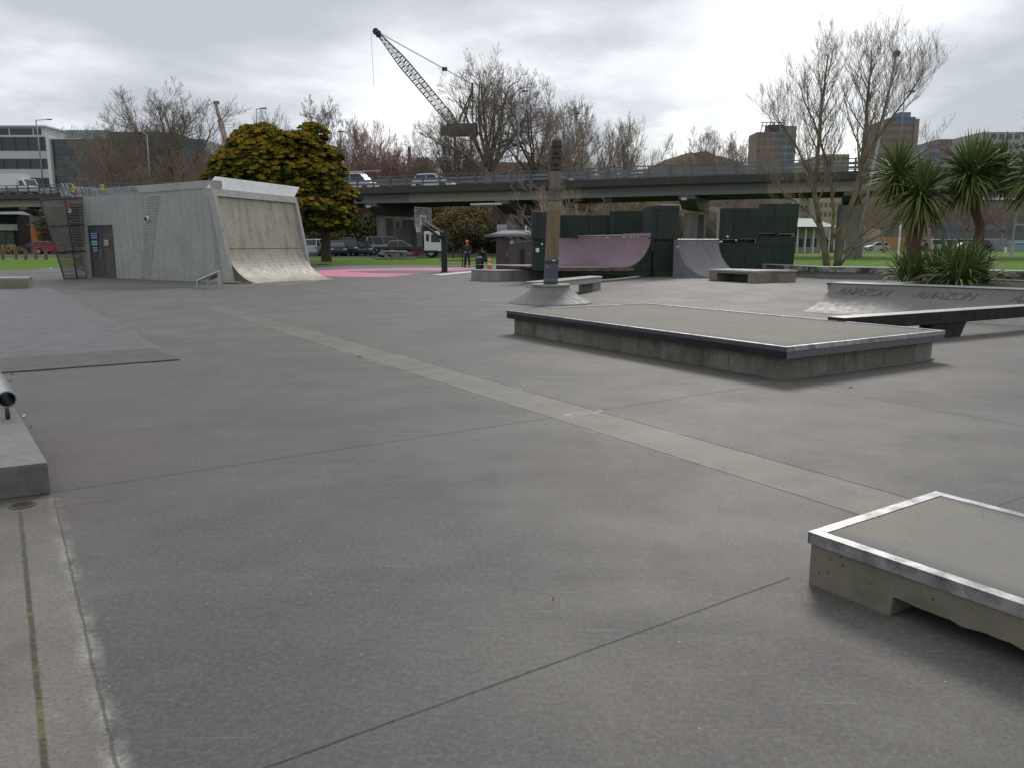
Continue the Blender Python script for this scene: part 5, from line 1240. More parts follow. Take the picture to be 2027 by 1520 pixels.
# ================================================================== VEHICLES
tyre, rimm = M['rubber'], mk('alloy', (.35, .35, .36), None, 9, .35, .8, 0)
lampw = mk('headlamp', (.6, .62, .64), None, 9, .15, 0, 0); lampr = mk('tail_lamp', (.35, .02, .02), None, 9, .2, 0, 0)
def vehicle(label, kind, paint, L=4.4, W=1.75, Hh=1.45, style='hatch', cat='car', group=None, detail=True):
    # built along +X (front at +X), standing at the origin
    root = thing('car' if cat == 'car' else cat.replace(' ', '_'), label, cat, (0, 0, 0), group)
    hl = L / 2; gc = .17
    if style == 'hatch': low = [(-hl, .35), (-hl, .75), (-hl + .12, .95), (hl - 1.15, .95), (hl - .15, .74), (hl, .55), (hl, .32), (hl - .1, gc), (-hl + .1, gc)]; cab = [(-hl + .18, .95), (-hl + .55, Hh), (hl - 2.1, Hh), (hl - 1.15, .93)]
    elif style == 'suv': low = [(-hl, .4), (-hl, .95), (-hl + .08, 1.02), (hl - 1.05, 1.02), (hl - .1, .88), (hl, .7), (hl, .35), (hl - .1, gc + .05), (-hl + .1, gc + .05)]; cab = [(-hl + .1, 1.02), (-hl + .32, Hh), (hl - 1.75, Hh), (hl - 1.05, 1.0)]
    elif style == 'van': low = [(-hl, .4), (-hl, 1.1), (-hl + .05, 1.15), (hl - .75, 1.12), (hl - .1, .85), (hl, .6), (hl, .3), (hl - .1, gc), (-hl + .1, gc)]; cab = [(-hl + .03, 1.15), (-hl + .15, Hh), (hl - 1.5, Hh), (hl - .7, 1.1)]
    else: low = [(-hl, .4), (-hl, .85), (-hl + .1, .93), (hl - 1.25, .92), (hl - .15, .72), (hl, .55), (hl, .32), (hl - .1, gc), (-hl + .1, gc)]; cab = [(-hl + .75, .92), (-hl + 1.25, Hh), (hl - 2.15, Hh), (hl - 1.25, .9)]
    wr = .32; wx_ = (hl - .82, -hl + .78)
    # lower body with wheel arches cut into the outline
    pts = []
    bottom = []
    for cx0 in wx_:
        for i in range(9):
            a = math.pi * i / 8; bottom.append((cx0 + (wr + .05) * math.cos(a), max(gc, wr + (wr + .05) * math.sin(a) * 1.0 - .02)))
    out = [p for p in low[:-2]] + [low[-2]] + bottom + [low[-1]]
    mbb = MB(); n = len(out)
    def ring(y, ins, k): return [(x * (1 - ins), y, z) for x, z in out]
    ys = [(-W / 2 + .03, .012), (-W / 2, 0), (W / 2, 0), (W / 2 - .03, .012)]
    vs = []
    for (y, ins) in ((-W / 2, .0), (W / 2, .0)): vs += ring(y, ins, 0)
    mbb.add(vs, [tuple(range(n)), tuple(reversed(range(n, 2 * n)))] + [(i, (i + 1) % n, n + (i + 1) % n, n + i) for i in range(n)])
    bo = mbb.build('body', paint, root); bo.modifiers.new('tri', 'TRIANGULATE')
    # cabin: roof and pillars in paint, glass between
    wi, wo_ = W / 2 - .19, W / 2 - .06
    c0, c1, c2, c3 = cab
    A0 = [Vector((c0[0], s * wo_, c0[1])) for s in (-1, 1)]; B0 = [Vector((c1[0], s * wi, c1[1])) for s in (-1, 1)]; C_ = [Vector((c2[0], s * wi, c2[1])) for s in (-1, 1)]; D_ = [Vector((c3[0], s * wo_, c3[1])) for s in (-1, 1)]
    g = MB(); ins_ = .93
    def shr(p): return Vector((p.x, p.y * .985, p.z))
    Q = [A0[0], A0[1], B0[1], B0[0], C_[0], C_[1], D_[1], D_[0]]; Q = [shr(p) - UZ * .02 for p in Q]
    g.add(Q, [(0, 1, 2, 3), (3, 2, 5, 4), (4, 5, 6, 7), (0, 3, 4, 7), (1, 6, 5, 2), (0, 7, 6, 1)]); g.build('window', M['glass'], root)
    rf = MB()
    roofh = .045
    rf.add([B0[0] + Vector((-.05, -.02, -.03)), B0[1] + Vector((-.05, .02, -.03)), C_[1] + Vector((.08, .02, -.03)), C_[0] + Vector((.08, -.02, -.03)), B0[0] + Vector((.05, .1, roofh)), B0[1] + Vector((.05, -.1, roofh)), C_[1] + Vector((-.05, -.1, roofh)), C_[0] + Vector((-.05, .1, roofh))],
           [(0, 1, 5, 4), (1, 2, 6, 5), (2, 3, 7, 6), (3, 0, 4, 7), (4, 5, 6, 7), (3, 2, 1, 0)]); rf.build('roof', paint, root)
    pl_ = MB()
    for s in (0, 1):
        pl_.path([A0[s], B0[s]], .05, 4); pl_.path([D_[s], C_[s]], .035, 4)
        mA = A0[s].lerp(D_[s], .5); mB = B0[s].lerp(C_[s], .55); pl_.path([mA, mB], .035, 4)
        if style in ('suv', 'van'): mA = A0[s].lerp(D_[s], .22); mB = B0[s].lerp(C_[s], .15); pl_.path([mA, mB], .05, 4)
    pl_.build('pillars', paint, root)
    for x in wx_:
        for s in (-1, 1):
            wm_ = MB(); wm_.lathe([(.18, 0), (wr - .03, 0), (wr, .03), (wr, .17), (wr - .03, .2), (.18, .2)], (x, s * (W / 2 - .02), wr), 20, (Vector((1, 0, 0)), UZ, Vector((0, -s, 0))))
            w_o = wm_.build('wheel', tyre, root, smooth=False)
            r_ = MB(); r_.lathe([(.19, -.005), (.17, .01), (.05, .0), (.001, -.004)], (x, s * (W / 2 - .022), wr), 12, (Vector((1, 0, 0)), UZ, Vector((0, -s, 0)))); r_.build('rim', rimm, w_o)
    for s in (-1, 1):
        h_ = MB(); h_.box((hl - .09, s * (W / 2 - .22), .66 if style != 'suv' else .8), (.22, .36, .13)); h_.build('headlight', lampw, root, bevel=.02)
        h_ = MB(); h_.box((-hl + .04, s * (W / 2 - .14), .82), (.12, .2, .18)); h_.build('tail_light', lampr, root, bevel=.02)
        h_ = MB(); h_.box((hl - 1.35, s * (W / 2 + .05), 1.0), (.1, .16, .11)); h_.build('mirror', paint, root, bevel=.02)
    b = MB(); b.box((hl + .005, 0, .42), (.03, W * .5, .12)); b.build('grille', M['black'], root)
    return root
def put(o, px, py, Y, z, rz, sc=1.):
    p = A(px, py, Y); o.location = (p.x, Y, z); o.rotation_euler.z = rz; o.scale = (sc,) * 3; return o
def paint(name, c, met=.0): return mk(name, c, tuple(k * .93 for k in c), .5, .28, met, 0)
pw, ps, pb_, pd, pr_ = paint('paint_white', (.70, .71, .72)), paint('paint_silver', (.42, .43, .45), .4), paint('paint_black', (.014, .015, .018)), paint('paint_charcoal', (.05, .052, .058), .3), paint('paint_red', (.36, .012, .02))
GP = 'cars parked under the viaduct'
put(vehicle('silver grey family car parked leftmost of the row beside the golden conifer', 'car', ps, 4.5, 1.78, 1.62, 'suv', group=GP), 637, 500, 82, .43, math.radians(70))
put(vehicle('black hatchback parked nose out, second from the left of the row by the golden conifer', 'car', pb_, 4.1, 1.7, 1.5, 'hatch', group=GP), 668, 500, 81, .43, math.radians(-75))
put(vehicle('large black car parked third in the row, left of the viaduct pier', 'car', pb_, 4.8, 1.85, 1.78, 'suv', group=GP), 692, 500, 83, .43, math.radians(-80))
put(vehicle('dark car with a pale roof edge parked right against the viaduct pier', 'car', pd, 4.5, 1.78, 1.46, 'sedan', group=GP), 714, 500, 84, .43, math.radians(-70))
put(vehicle('dark blue car behind the row, only its roof line showing left of the black cars', 'car', paint('paint_navy', (.02, .03, .05), .2), 4.6, 1.8, 1.55, 'sedan', group=GP), 655, 495, 92, .43, 0.)
put(vehicle('pale silver sedan standing behind the flatbed of the truck', 'car', paint('paint_sand', (.34, .31, .27), .3), 4.6, 1.78, 1.5, 'sedan', group=GP), 795, 486, 84, .43, .05)
put(vehicle('silver van standing behind the rear end of the flatbed truck', 'van', ps, 4.6, 1.8, 1.95, 'van', cat='van', group=GP), 768, 482, 88, .43, .1)
put(vehicle('black car parked at the left by the viaduct pier with the orange mural', 'car', pb_, 4.4, 1.78, 1.42, 'sedan'), 66, 500, 98, .43, math.radians(200))
put(vehicle('red car parked beside the black car at the left, half hidden by the metal screen', 'car', pr_, 4.1, 1.7, 1.5, 'hatch'), 103, 498, 98, .43, math.radians(20))
for i, (px, m, stl, lb) in enumerate(((1905, pw, 'hatch', 'white car parked before the long building behind the field, left of the cabbage tree trunk'), (1968, ps, 'sedan', 'silver car parked before the long building right of the cabbage tree trunk'), (1940, pd, 'hatch', 'dark car parked before the long building behind the cabbage tree trunk'),
                                     (1838, pd, 'sedan', 'dark car in the street behind the field left of the white vans'), (1610, pd, 'hatch', 'dark car by the pavilion left of the bare tree trunks'), (1672, pw, 'hatch', 'white car between the bare tree and the round pier'), (1735, ps, 'hatch', 'silver car in the street right of the round pier'))):
    put(vehicle(lb, 'car', m, 4.3, 1.75, 1.5, stl, group='cars in the street behind the field'), px, 490, 152 if px > 1700 else 122, .45, .0 if i % 2 else math.pi)
for px, lb in ((1852, 'small white van with a flat front in the street behind the field'), (1880, 'white box van in the street behind the field next to the cabbage tree')):
    put(vehicle(lb, 'van', pw, 4.8, 1.9, 2.0, 'van', cat='van', group='white vans behind the field'), px, 485, 150, .45, 1.2)
# flatbed truck
TY = 71.5; tz0 = .42
def TX(px, py=490): return A(px, py, TY).x
xr0, xfr = TX(744), TX(880)
tk = thing('flatbed_truck', 'white cab flatbed truck with a long empty dark bed parked under the viaduct', 'truck', (TX(812), TY, tz0))
zbed = A(800, 489, TY).z
b = MB(); b.box(((xr0 + TX(840)) / 2, TY, zbed - .06), (TX(840) - xr0, 2.3, .12)); b.box(((xr0 + TX(840)) / 2, TY - 1.14, zbed - .14), (TX(840) - xr0, .05, .16)); b.build('flat_bed', mk('bed_dark', (.03, .035, .033), (.05, .05, .045), 2, .7), tk)
b = MB()
for s in (-.4, .4): b.box(((xr0 + xfr) / 2, TY + s, tz0 + .62), (xfr - xr0 - .5, .10, .22))
b.build('chassis', M['black'], tk)
b = MB(); b.box((TX(828), TY - .95, tz0 + .55), (1.1, .3, .45)); b.build('fuel_tank', mk('tank_red', (.22, .02, .02), (.12, .02, .02), 3), tk)
xc0, xc1 = TX(842), TX(879)
zr_ = A(858, 459, TY).z; zb0 = tz0 + .55
prof = [(xc0, zb0), (xc0, zr_ - .04), (xc0 + .12, zr_), (xc1 - .35, zr_), (xc1 - .06, zr_ - .95), (xc1, zb0 + .35), (xc1, zb0)]
b = MB(); b.prism([(x, TY - 1.05, z) for x, z in prof], (0, 2.1, 0)); cbo = b.build('cab', pw, tk, bevel=.03)
b = MB()
for y in (TY - 1.062, TY + 1.052): b.prism([(xc0 + .62, y, zr_ - .95), (xc0 + .62, y, zr_ - .25), (xc1 - .38, y, zr_ - .25), (xc1 - .20, y, zr_ - .95)], (0, .01, 0)); b.prism([(xc0 + .18, y, zr_ - .85), (xc0 + .18, y, zr_ - .25), (xc0 + .45, y, zr_ - .25), (xc0 + .45, y, zr_ - .85)], (0, .01, 0))
b.prism([(xc1 - .33, TY - .95, zr_ - .1), (xc1 - .33, TY + .95, zr_ - .1), (xc1 - .055, TY + .95, zr_ - .95), (xc1 - .055, TY - .95, zr_ - .95)], (.014, 0, 0.004)); b.build('window', M['glass'], cbo)
b = MB(); b.box((xc1 - .02, TY, zb0 + .1), (.12, 2.1, .3)); b.build('bumper', M['black'], tk)
b = MB(); b.box((xc1 + .0, TY - .75, zb0 + .42), (.05, .35, .18)); b.build('headlight', lampw, tk)
b = MB(); b.box((xc0 + .55, TY - 1.03, zb0 - .02), (1.3, .1, .2)); b.build('wheel_arch', M['black'], tk)
b = MB(); b.box((xc0 - .12, TY, zbed + .5), (.08, 2.1, 1.1)); b.build('headboard', M['black'], tk)
b = MB(); b.box((xc1 + .12, TY - 1.2, zr_ - .5), (.12, .06, .42)); b.path([(xc1 - .2, TY - 1.05, zr_ - .3), (xc1 + .12, TY - 1.2, zr_ - .35)], .02, 4); b.build('mirror', M['black'], tk)
for x in (TX(760), TX(780), TX(855)):
    for s in (-1, 1):
        b = MB(); b.lathe([(.25, 0), (.44, .0), (.47, .04), (.47, .24), (.44, .28), (.25, .28)], (x, TY + s * 1.0, tz0 + .47), 22, (Vector((1, 0, 0)), UZ, Vector((0, -s, 0)))); w_o = b.build('wheel', tyre, tk)
        b = MB(); b.lathe([(.26, -.01), (.2, .06), (.08, .0), (.001, 0)], (x, TY + s * 1.002, tz0 + .47), 14, (Vector((1, 0, 0)), UZ, Vector((0, -s, 0)))); b.build('rim', rimm, w_o)

# ================================================================== VIADUCT
BD = Vector((28.3, -11.0, 0)).normalized(); BNn = Vector((-BD.y, BD.x, 0))
B0_ = Vector((-14.5, 87.0, 0))
def bz_(s):                                    # underside level along the bridge
    return plin(BZT, s)
def _sl(px):
    lo, hi = -95., 120.
    for _ in range(40):
        m_ = (lo + hi) / 2; p = B0_ + BD * m_ - BNn * .3; x = CX + F * p.x / (p.y * CP - (6.3 - H) * SP)
        if x < px: lo = m_
        else: hi = m_
    return lo
BZT = [(_sl(px), A(px, py, (B0_ + BD * _sl(px) + BNn * .1).y).z) for px, py in ((-60, 413), (20, 410.5), (400, 408), (750, 403), (1013, 397), (1300, 388.5), (1510, 383.5), (1700, 379), (2030, 370), (2400, 362))]
def BP(s, off, z): return B0_ + BD * s + BNn * off + UZ * z
s0b, s1b = -80., 95.
vd = thing('viaduct', 'long grey concrete road viaduct with steel railings crossing behind the skate park', 'viaduct', B0_)
def strip3(name, o0, o1, z0, z1, mat_, sa=s0b, sb=s1b, step=2.5, parent=vd):
    b = MB(); n = max(2, int((sb - sa) / step)); vs = []
    for i in range(n + 1):
        s = lerp(sa, sb, i / n); zb = bz_(s)
        vs += [BP(s, o0, zb + z0), BP(s, o1, zb + z0), BP(s, o1, zb + z1), BP(s, o0, zb + z1)]
    fs = []
    for i in range(n):
        for j in range(4): fs.append((i * 4 + j, i * 4 + (j + 1) % 4, (i + 1) * 4 + (j + 1) % 4, (i + 1) * 4 + j))
    fs += [(3, 2, 1, 0), (n * 4, n * 4 + 1, n * 4 + 2, n * 4 + 3)]
    b.add(vs, fs); return b.build(name, mat_, parent)
def s_of(px, py=380):
    lo, hi = -90., 110.
    for _ in range(40):
        m_ = (lo + hi) / 2; p = BP(m_, 0, 6.5); x = CX + F * p.x / (p.y * CP - (p.z - H) * SP)
        if x < px: lo = m_
        else: hi = m_
    return lo
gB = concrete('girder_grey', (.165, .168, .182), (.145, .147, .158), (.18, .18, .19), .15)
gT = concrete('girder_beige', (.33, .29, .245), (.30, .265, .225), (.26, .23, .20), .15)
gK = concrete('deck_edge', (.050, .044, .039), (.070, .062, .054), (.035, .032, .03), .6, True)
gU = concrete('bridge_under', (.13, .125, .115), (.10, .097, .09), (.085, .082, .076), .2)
edges = [(-80, s_of(75), gT), (s_of(75), s_of(180), gT), (s_of(180), s_of(808), gB), (s_of(808), s_of(1150), gT), (s_of(1150), s_of(1520), gB), (s_of(1520), s1b, gT)]
for i, (sa, sb, m) in enumerate(edges): strip3('girder', .15, .55, .0, 1.02, m, sa, sb)
for i, (sa, sb, m) in enumerate(edges): strip3('girder_ledge', .08, .15, .48, .53, m, sa, sb)
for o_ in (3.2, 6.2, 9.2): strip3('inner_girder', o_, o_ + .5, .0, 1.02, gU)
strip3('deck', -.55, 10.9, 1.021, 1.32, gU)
strip3('deck_edge', -.68, -.40, .96, 1.62, gK)
strip3('deck_edge', 10.5, 10.8, .96, 1.6, gK)
strip3('road_surface', -.39, 10.49, 1.321, 1.40, M['asphalt'])
RB = 1.62
M['rail_grey'] = mk('rail_grey', (.22, .24, .27), (.16, .18, .205), 1., .5, .3, .1, 30)
for off_, nm in ((-.52, 'near'),):
    n = 0; s = -76.
    while s < 92 and n < 92:
        b = MB(); zb = bz_(s) + RB; c = BP(s, off_, zb + .5)
        R = RZ(math.atan2(BD.y, BD.x)); b.box(c, (.16, .10, 1.0), R); b.box(c - UZ * .49, (.26, .2, .05), R); b.build('railing_post', M['steel_rail'], vd); s += 1.95; n += 1
strip3('top_rail', -.60, -.50, RB + 1.0, RB + 1.085, M['steel_rail'], -78, 94)
for z in (.20, .56): strip3('guard_rail', -.46, -.41, RB + z, RB + z + .08, M['rail_grey'], -78, 94); strip3('guard_rail', -.44, -.43, RB + z + .08, RB + z + .14, M['steel_rail'], -78, 94); strip3('guard_rail', -.46, -.41, RB + z + .14, RB + z + .22, M['rail_grey'], -78, 94)
b = MB(); s = -76.
while s < 92: b.box(BP(s, 10.65, bz_(s) + RB + .5), (.12, .1, 1.0), RZ(math.atan2(BD.y, BD.x))); s += 2.
b.build('far_railing_posts', M['steel_rail'], vd)
strip3('far_rail', 10.6, 10.7, RB + 1.0, RB + 1.08, M['steel_rail'], -78, 94); strip3('far_rail', 10.6, 10.64, RB + .3, RB + .7, M['rail_grey'], -78, 94)
pier_m = concrete('pier', (.19, .19, .185), (.155, .155, .15), (.13, .128, .122), .4, True)
pier_p = concrete('pier_pale', (.20, .195, .175), (.16, .155, .14), (.12, .12, .105), .3, True)
for px, kind in ((45, 1), (210, 0), (450, 0), (733, 0), (993, 0), (1360, 2), (1690, 1)):
    s = s_of(px, 450); zb = bz_(s); c = BP(s, 5.3, 0); ang = math.atan2(BD.y, BD.x)
    b = MB()
    pr = thing('pier', None, None, BP(s, 5.3, 0) - B0_); pr.parent = vd
    for k_, off_ in enumerate((2.2, 7.8)):
        if kind == 1 and k_ == 1 and px < 1600: continue
        b = MB()
        if kind == 1: b.lathe([(1.15, -.3), (1.12, zb - 1.1)], BP(s, off_, 0), 22)
        else: b.obox(BP(s, off_, 0) - BD * .55 - UZ * .3, BD * 1.1, BNn * 1.5, UZ * (zb - 1.2))
        b.build('column', pier_p if kind == 1 else pier_m, pr)
    b = MB(); w = .75
    prf = [(.0, -.02), (.0, -.35), (2.2, -1.15), (8.9, -1.15), (10.6, -.45), (10.6, -.02)]
    b.prism([BP(s, o_, zb + z) - BD * w for o_, z in prf], BD * 2 * w); b.build('crosshead', gU, pr)
    if px == 45:
        b = MB(); q = BP(s, 2.2, 0) - BNn * 1.02 + UZ * 2.6
        vs = []
        for i in range(18):
            a = math.radians(-125 + 0 * i); 
        b = MB(); n = 16
        for i in range(n):
            a0_ = math.radians(205 + i * 7); a1_ = math.radians(212 + i * 7)
            z_h = lambda k: 1.15 * math.sqrt(max(0, 1 - ((k - n / 2) / (n / 2)) ** 2))
            cc = BP(s, 2.2, 0); r_ = 1.17
            p0, p1 = cc + Vector((r_ * math.cos(a0_), r_ * math.sin(a0_), 0)), cc + Vector((r_ * math.cos(a1_), r_ * math.sin(a1_), 0))
            b.quad(p0 + UZ * (2.6 - z_h(i)), p1 + UZ * (2.6 - z_h(i + 1)), p1 + UZ * (2.6 + z_h(i + 1)), p0 + UZ * (2.6 + z_h(i)))
        b.build('orange_mural', mk('mural_orange', (.42, .13, .03), (.36, .11, .03), 3), pr)
    if px in (993, 733, 1360):
        b = MB(); c = BP(s, .02, zb - .35); b.path([c - BD * (3.4 if px == 993 else .5), c], .12, 8); b.build('drain_pipe', M['white_paint'], pr, smooth=True)
# vehicles on the deck
def on_deck(o, px, off, rz=0):
    s = s_of(px); p = BP(s, off, 0); o.location = (p.x, p.y, bz_(s) + 1.40); o.rotation_euler.z = math.atan2(BD.y, BD.x) + rz
v1 = vehicle('white work van with a pipe rack on its roof on the viaduct by the conifer', 'van', pw, 4.6, 1.8, 1.9, 'van', cat='van'); 
b = MB(); b.path([(-2.2, .3, 2.16), (2.9, .3, 2.16)], .05, 6); b.path([(-2.2, -.3, 2.14), (2.9, -.3, 2.14)], .05, 6)
for x in (-1.4, .4): b.box((x, 0, 2.02), (.06, 1.5, .12))
b.build('roof_rack', M['galv'], v1); on_deck(v1, 684, 2.4)
on_deck(vehicle('white hatchback driving on the viaduct between the conifer and the large bare tree', 'car', pw, 4.5, 1.8, 1.62, 'hatch'), 838, 2.6)
on_deck(vehicle('dark sedan on the viaduct half hidden by the railing left of the carved pole', 'car', pd, 4.6, 1.8, 1.5, 'sedan'), 1070, 2.6)
tr2 = thing('box_truck', 'white box truck on the viaduct at the left edge of the photo', 'truck', (0, 0, 0))
b = MB(); b.box((-2.2, 0, 1.9), (4.2, 2.1, 2.1)); b.build('cargo_box', pw, tr2, bevel=.03)
b = MB(); b.prism([(0.0, -.95, .55), (0, -.95, 2.3), (.9, -.95, 2.3), (1.55, -.95, 1.35), (1.7, -.95, .9), (1.7, -.95, .55)], (0, 1.9, 0)); cb2 = b.build('cab', pw, tr2, bevel=.03)
b = MB(); b.prism([(.25, -.96, 1.35), (.25, -.96, 2.05), (.85, -.96, 2.05), (1.25, -.96, 1.35)], (0, .008, 0)); b.prism([(.93, -.8, 2.22), (.93, .8, 2.22), (1.5, .8, 1.4), (1.5, -.8, 1.4)], (.02, 0, .01)); b.build('window', M['glass'], cb2)
for x in (-3.3, 1.0):
    for s in (-1, 1): b = MB(); b.lathe([(.1, 0), (.38, 0), (.38, .22), (.1, .22)], (x, s * .92, .38), 16, (Vector((1, 0, 0)), UZ, Vector((0, -s, 0)))); b.build('wheel', tyre, tr2)
b = MB(); b.box((-1, 0, .62), (5.6, .9, .14)); b.build('chassis', M['black'], tr2)
on_deck(tr2, 22, 2.2)
# lamps
def lamp(px, pyt, Y, zb, label, arm=.9, side=1, name='street_lamp', r=.09, grp='tall lamps along the viaduct', lean=.0):
    r = r * .72; t = A(px, pyt, Y); base = Vector((t.x - lean, Y, zb)); o = thing(name, label, 'street lamp', base, grp)
    b = MB(); b.path([base, Vector((t.x, Y, t.z))], [r, r * .6], 8); b.build('pole', M['rail_grey'], o, smooth=True)
    b = MB(); b.path([Vector((t.x, Y, t.z - .05)), Vector((t.x + side * arm, Y, t.z + .06))], .05, 5); b.build('arm', M['galv'], o)
    b = MB(); b.box((t.x + side * (arm + .2), Y, t.z + .05), (.6, .25, .12)); b.build('lamp_head', M['steel_dark'], o, bevel=.02)
    return o
lamp(71, 238, 109, 6.5, 'street lamp in front of the white office building at the left', 1.6, 1, r=.16, lean=-.2)
lamp(290, 265, 100, 6.5, 'street lamp rising above the storage block before the left bare trees', .5, -1, r=.15)
lamp(507, 216, 96, 7., 'street lamp above the golden conifer', .7, 1, r=.12)
lamp(690, 262, 93, 7., 'street lamp before the reddish bare tree above the roof rack van', .6, -1, r=.11)
lamp(1029, 182, 82, 7.6, 'street lamp in front of the largest bare tree left of the carved pole', .35, 1, r=.15, lean=.3)
lamp(1131, 226, 84, 7.6, 'street lamp among the bare trees right of the carved pole', .4, 1, r=.10)
lamp(1791, 183, 74, 7.6, 'shorter lamp on the viaduct right of the floodlight pole', .4, 1, r=.09)
fp_ = A(1775, 105, 62); o = thing('floodlight_pole', 'tall grey floodlight pole behind the foreground bare tree', 'floodlight', (fp_.x - 2.0, 62, .4))
b = MB(); b.path([(fp_.x - 2.0, 62, .4), (fp_.x, 62, fp_.z)], [.13, .08], 8); b.build('pole', M['galv'], o, smooth=True)
b = MB(); b.lathe([(.2, -.25), (.26, .0), (.2, .12), (.06, .2)], fp_, 12); b.build('lamp_head', M['steel_dark'], o)
# slim posts by the round pier, goal posts
for px, y0, y1, Y, r, lb, nm, cat in ((1666, 528, 478, 52, .07, 'thin grey post left of the round viaduct pier', 'sign_post', 'post'), (1777, 524, 440, 50, .07, 'pale post between the round pier and the cabbage trees', 'sign_post', 'post')):
    a = A(px, y0, Y); c = A(px + 6, y1, Y); a.z = lz(a.x, Y); b = MB(); b.path([a, c], r, 8); o = b.build(nm, M['white_paint'] if px > 1700 else M['galv'], None, loc=a); tag(o, lb, cat)
GYY = 74.
a = A(2001, 512, GYY); c = A(2014, 395, GYY); a.z = .4
gpst = thing('goal_post', 'tall white rugby goal post with a crossbar at the right edge', 'goal post', a)
b = MB(); b.path([a, c], .09, 10); b.build('upright', M['white_paint'], gpst, smooth=True)
c2 = c + Vector((5.6, 1.5, .2)); a2 = a + Vector((5.6, 1.5, 0)); b = MB(); b.path([a2, c2], .09, 10); b.build('upright', M['white_paint'], gpst, smooth=True)
b = MB(); b.path([a.lerp(c, .56), a2.lerp(c2, .56)], .07, 8); b.build('crossbar', M['white_paint'], gpst, smooth=True)
b = MB(); b.path([a, a + UZ * 1.2], .17, 10); b.build('pad', M['white_paint'], gpst)
a = A(1990, 501, 108); a.z = .4; c = A(1994, 468, 108)
g2 = thing('timber_post', 'brown timber post with a white padded foot left of the goal post', 'post', a)
b = MB(); b.path([a, c], .12, 8); b.build('post', mk('post_wood', (.25, .20, .17)), g2); b = MB(); b.path([a, a + UZ * .8], .17, 8); b.build('pad', M['white_paint'], g2)
# bollards on the left grass
bgrp = 'short timber bollards on the left grass'
for i, (px, pyb, h_) in enumerate(((7, 521, .75), (33, 520, .8), (52, 520, .75), (72, 517, .9), (92, 518, .8))):
    Y = 62. if i % 2 == 0 else 64; a = A(px, pyb, Y); z = lz(a.x, Y); b = MB(); b.path([(a.x, Y, z), (a.x, Y, z + h_)], .13, 8); b.path([(a.x, Y, z + h_), (a.x, Y, z + h_ + .04)], .15, 8)
    o = b.build('bollard', M['wood_grey'], None, loc=(a.x, Y, z)); tag(o, ('leftmost short bollard on the left grass', 'second short bollard from the left on the grass', 'third short bollard from the left, in front of the black car', 'fourth bollard with a pale cap, between the black and the red car', 'rightmost short bollard, just left of the metal screen')[i], 'bollard', bgrp)
# ================================================================== CRANES
cr = thing('lattice_crane', 'tall dark lattice boom crane with hanging cable behind the largest bare tree', 'crane', (A(910, 260, 165).x, 165, .4))
CYc = 165.; tip = A(744, 62, CYc - 6); foot = A(908, 256, CYc)
cm = mk('crane_steel', (.16, .18, .21), (.22, .24, .27), 2, .6, .2)
bx = (foot - tip).normalized(); sY = Vector((0, 1, 0)); sN = bx.cross(sY).normalized()
Lc = (foot - tip).length
def cw(f): return .3 + .62 * sm(f / .35) if f < .5 else .3 + .62 * (1 - .5 * sm((f - .86) / .14))
b = MB(); NC = 46; prev = None
for i in range(NC + 1):
    f = i / NC; w = cw(f); c = tip + bx * (Lc * f)
    q = [c + sN * (sx_ * w) + sY * (sy_ * w) for sx_, sy_ in ((-1, -1), (1, -1), (1, 1), (-1, 1))]
    if prev:
        for j in range(4):
            b.path([prev[j], q[j]], .085, 4, False); b.path([prev[j], q[(j + 1) % 4]] if i % 2 else [prev[(j + 1) % 4], q[j]], .05, 3, False)
            b.path([q[j], q[(j + 1) % 4]], .05, 3, False)
    prev = q
b.build('boom', cm, cr, recalc=False)
b = MB(); b.path([tip + bx * 12, tip + bx * (Lc - 8)], .10, 4); b.build('boom_ladder', cm, cr)
b = MB(); b.box(tip + bx * .7, (.9, .9, 1.1)); b.lathe([(.62, -.3), (.62, .3)], tip + Vector((.0, 0, -.1)), 14, (Vector((1, 0, 0)), UZ, sY)); b.build('boom_head', M['black'], cr, bevel=.15)
b = MB(); b.path([tip + Vector((-.9, 0, -.4)), A(740, 172, CYc - 6)], .035, 3); b.build('hoist_cable', cm, cr)
mast = A(935, 168, CYc + 2); body0 = A(886, 268, CYc); body1 = A(946, 240, CYc)
b = MB()
for o_ in (-.5, .5): b.path([tip + sY * o_, mast + sY * o_], .05, 3)
b.build('pendant_cable', cm, cr)
mid_ = tip.lerp(mast, .70); b = MB(); b.box(mid_, (1.0, .8, .6)); b.build('pendant_block', M['black'], cr)
b = MB()
for o_ in (-1, 1):
    for px in (908, 918, 936): b.path([mast + sY * o_ * .3 + UZ * -1.0, A(px, 242, CYc) + sY * o_], .10, 4)
    b.path([A(918, 215, CYc) + sY * o_, A(938, 213, CYc) + sY * o_], .1, 4)
b.path([mast - UZ * 2.5, mast + UZ * .3], .22, 6)
b.build('gantry', M['black'], cr, recalc=False)
b = MB(); bc_ = (body0 + body1) / 2; b.box(bc_ - UZ * .4, (abs(body1.x - body0.x), 3.4, abs(body1.z - body0.z) * .8)); b.box(bc_ + Vector((-3.6, 0, -.6)), (1.6, 2.0, 1.6)); b.build('machine_house', mk('crane_body', (.075, .055, .05), (.12, .10, .09), 1, .7), cr, bevel=.1)
b = MB()
pb0 = Vector((bc_.x, CYc, .4))
for sx_ in (-1, 1):
    for sy_ in (-1, 1): b.path([pb0 + Vector((sx_ * 1.6, sy_ * 1.6, 0)), Vector((bc_.x + sx_ * 1.6, CYc + sy_ * 1.6, body0.z))], .16, 4)
z = .4; k = 0
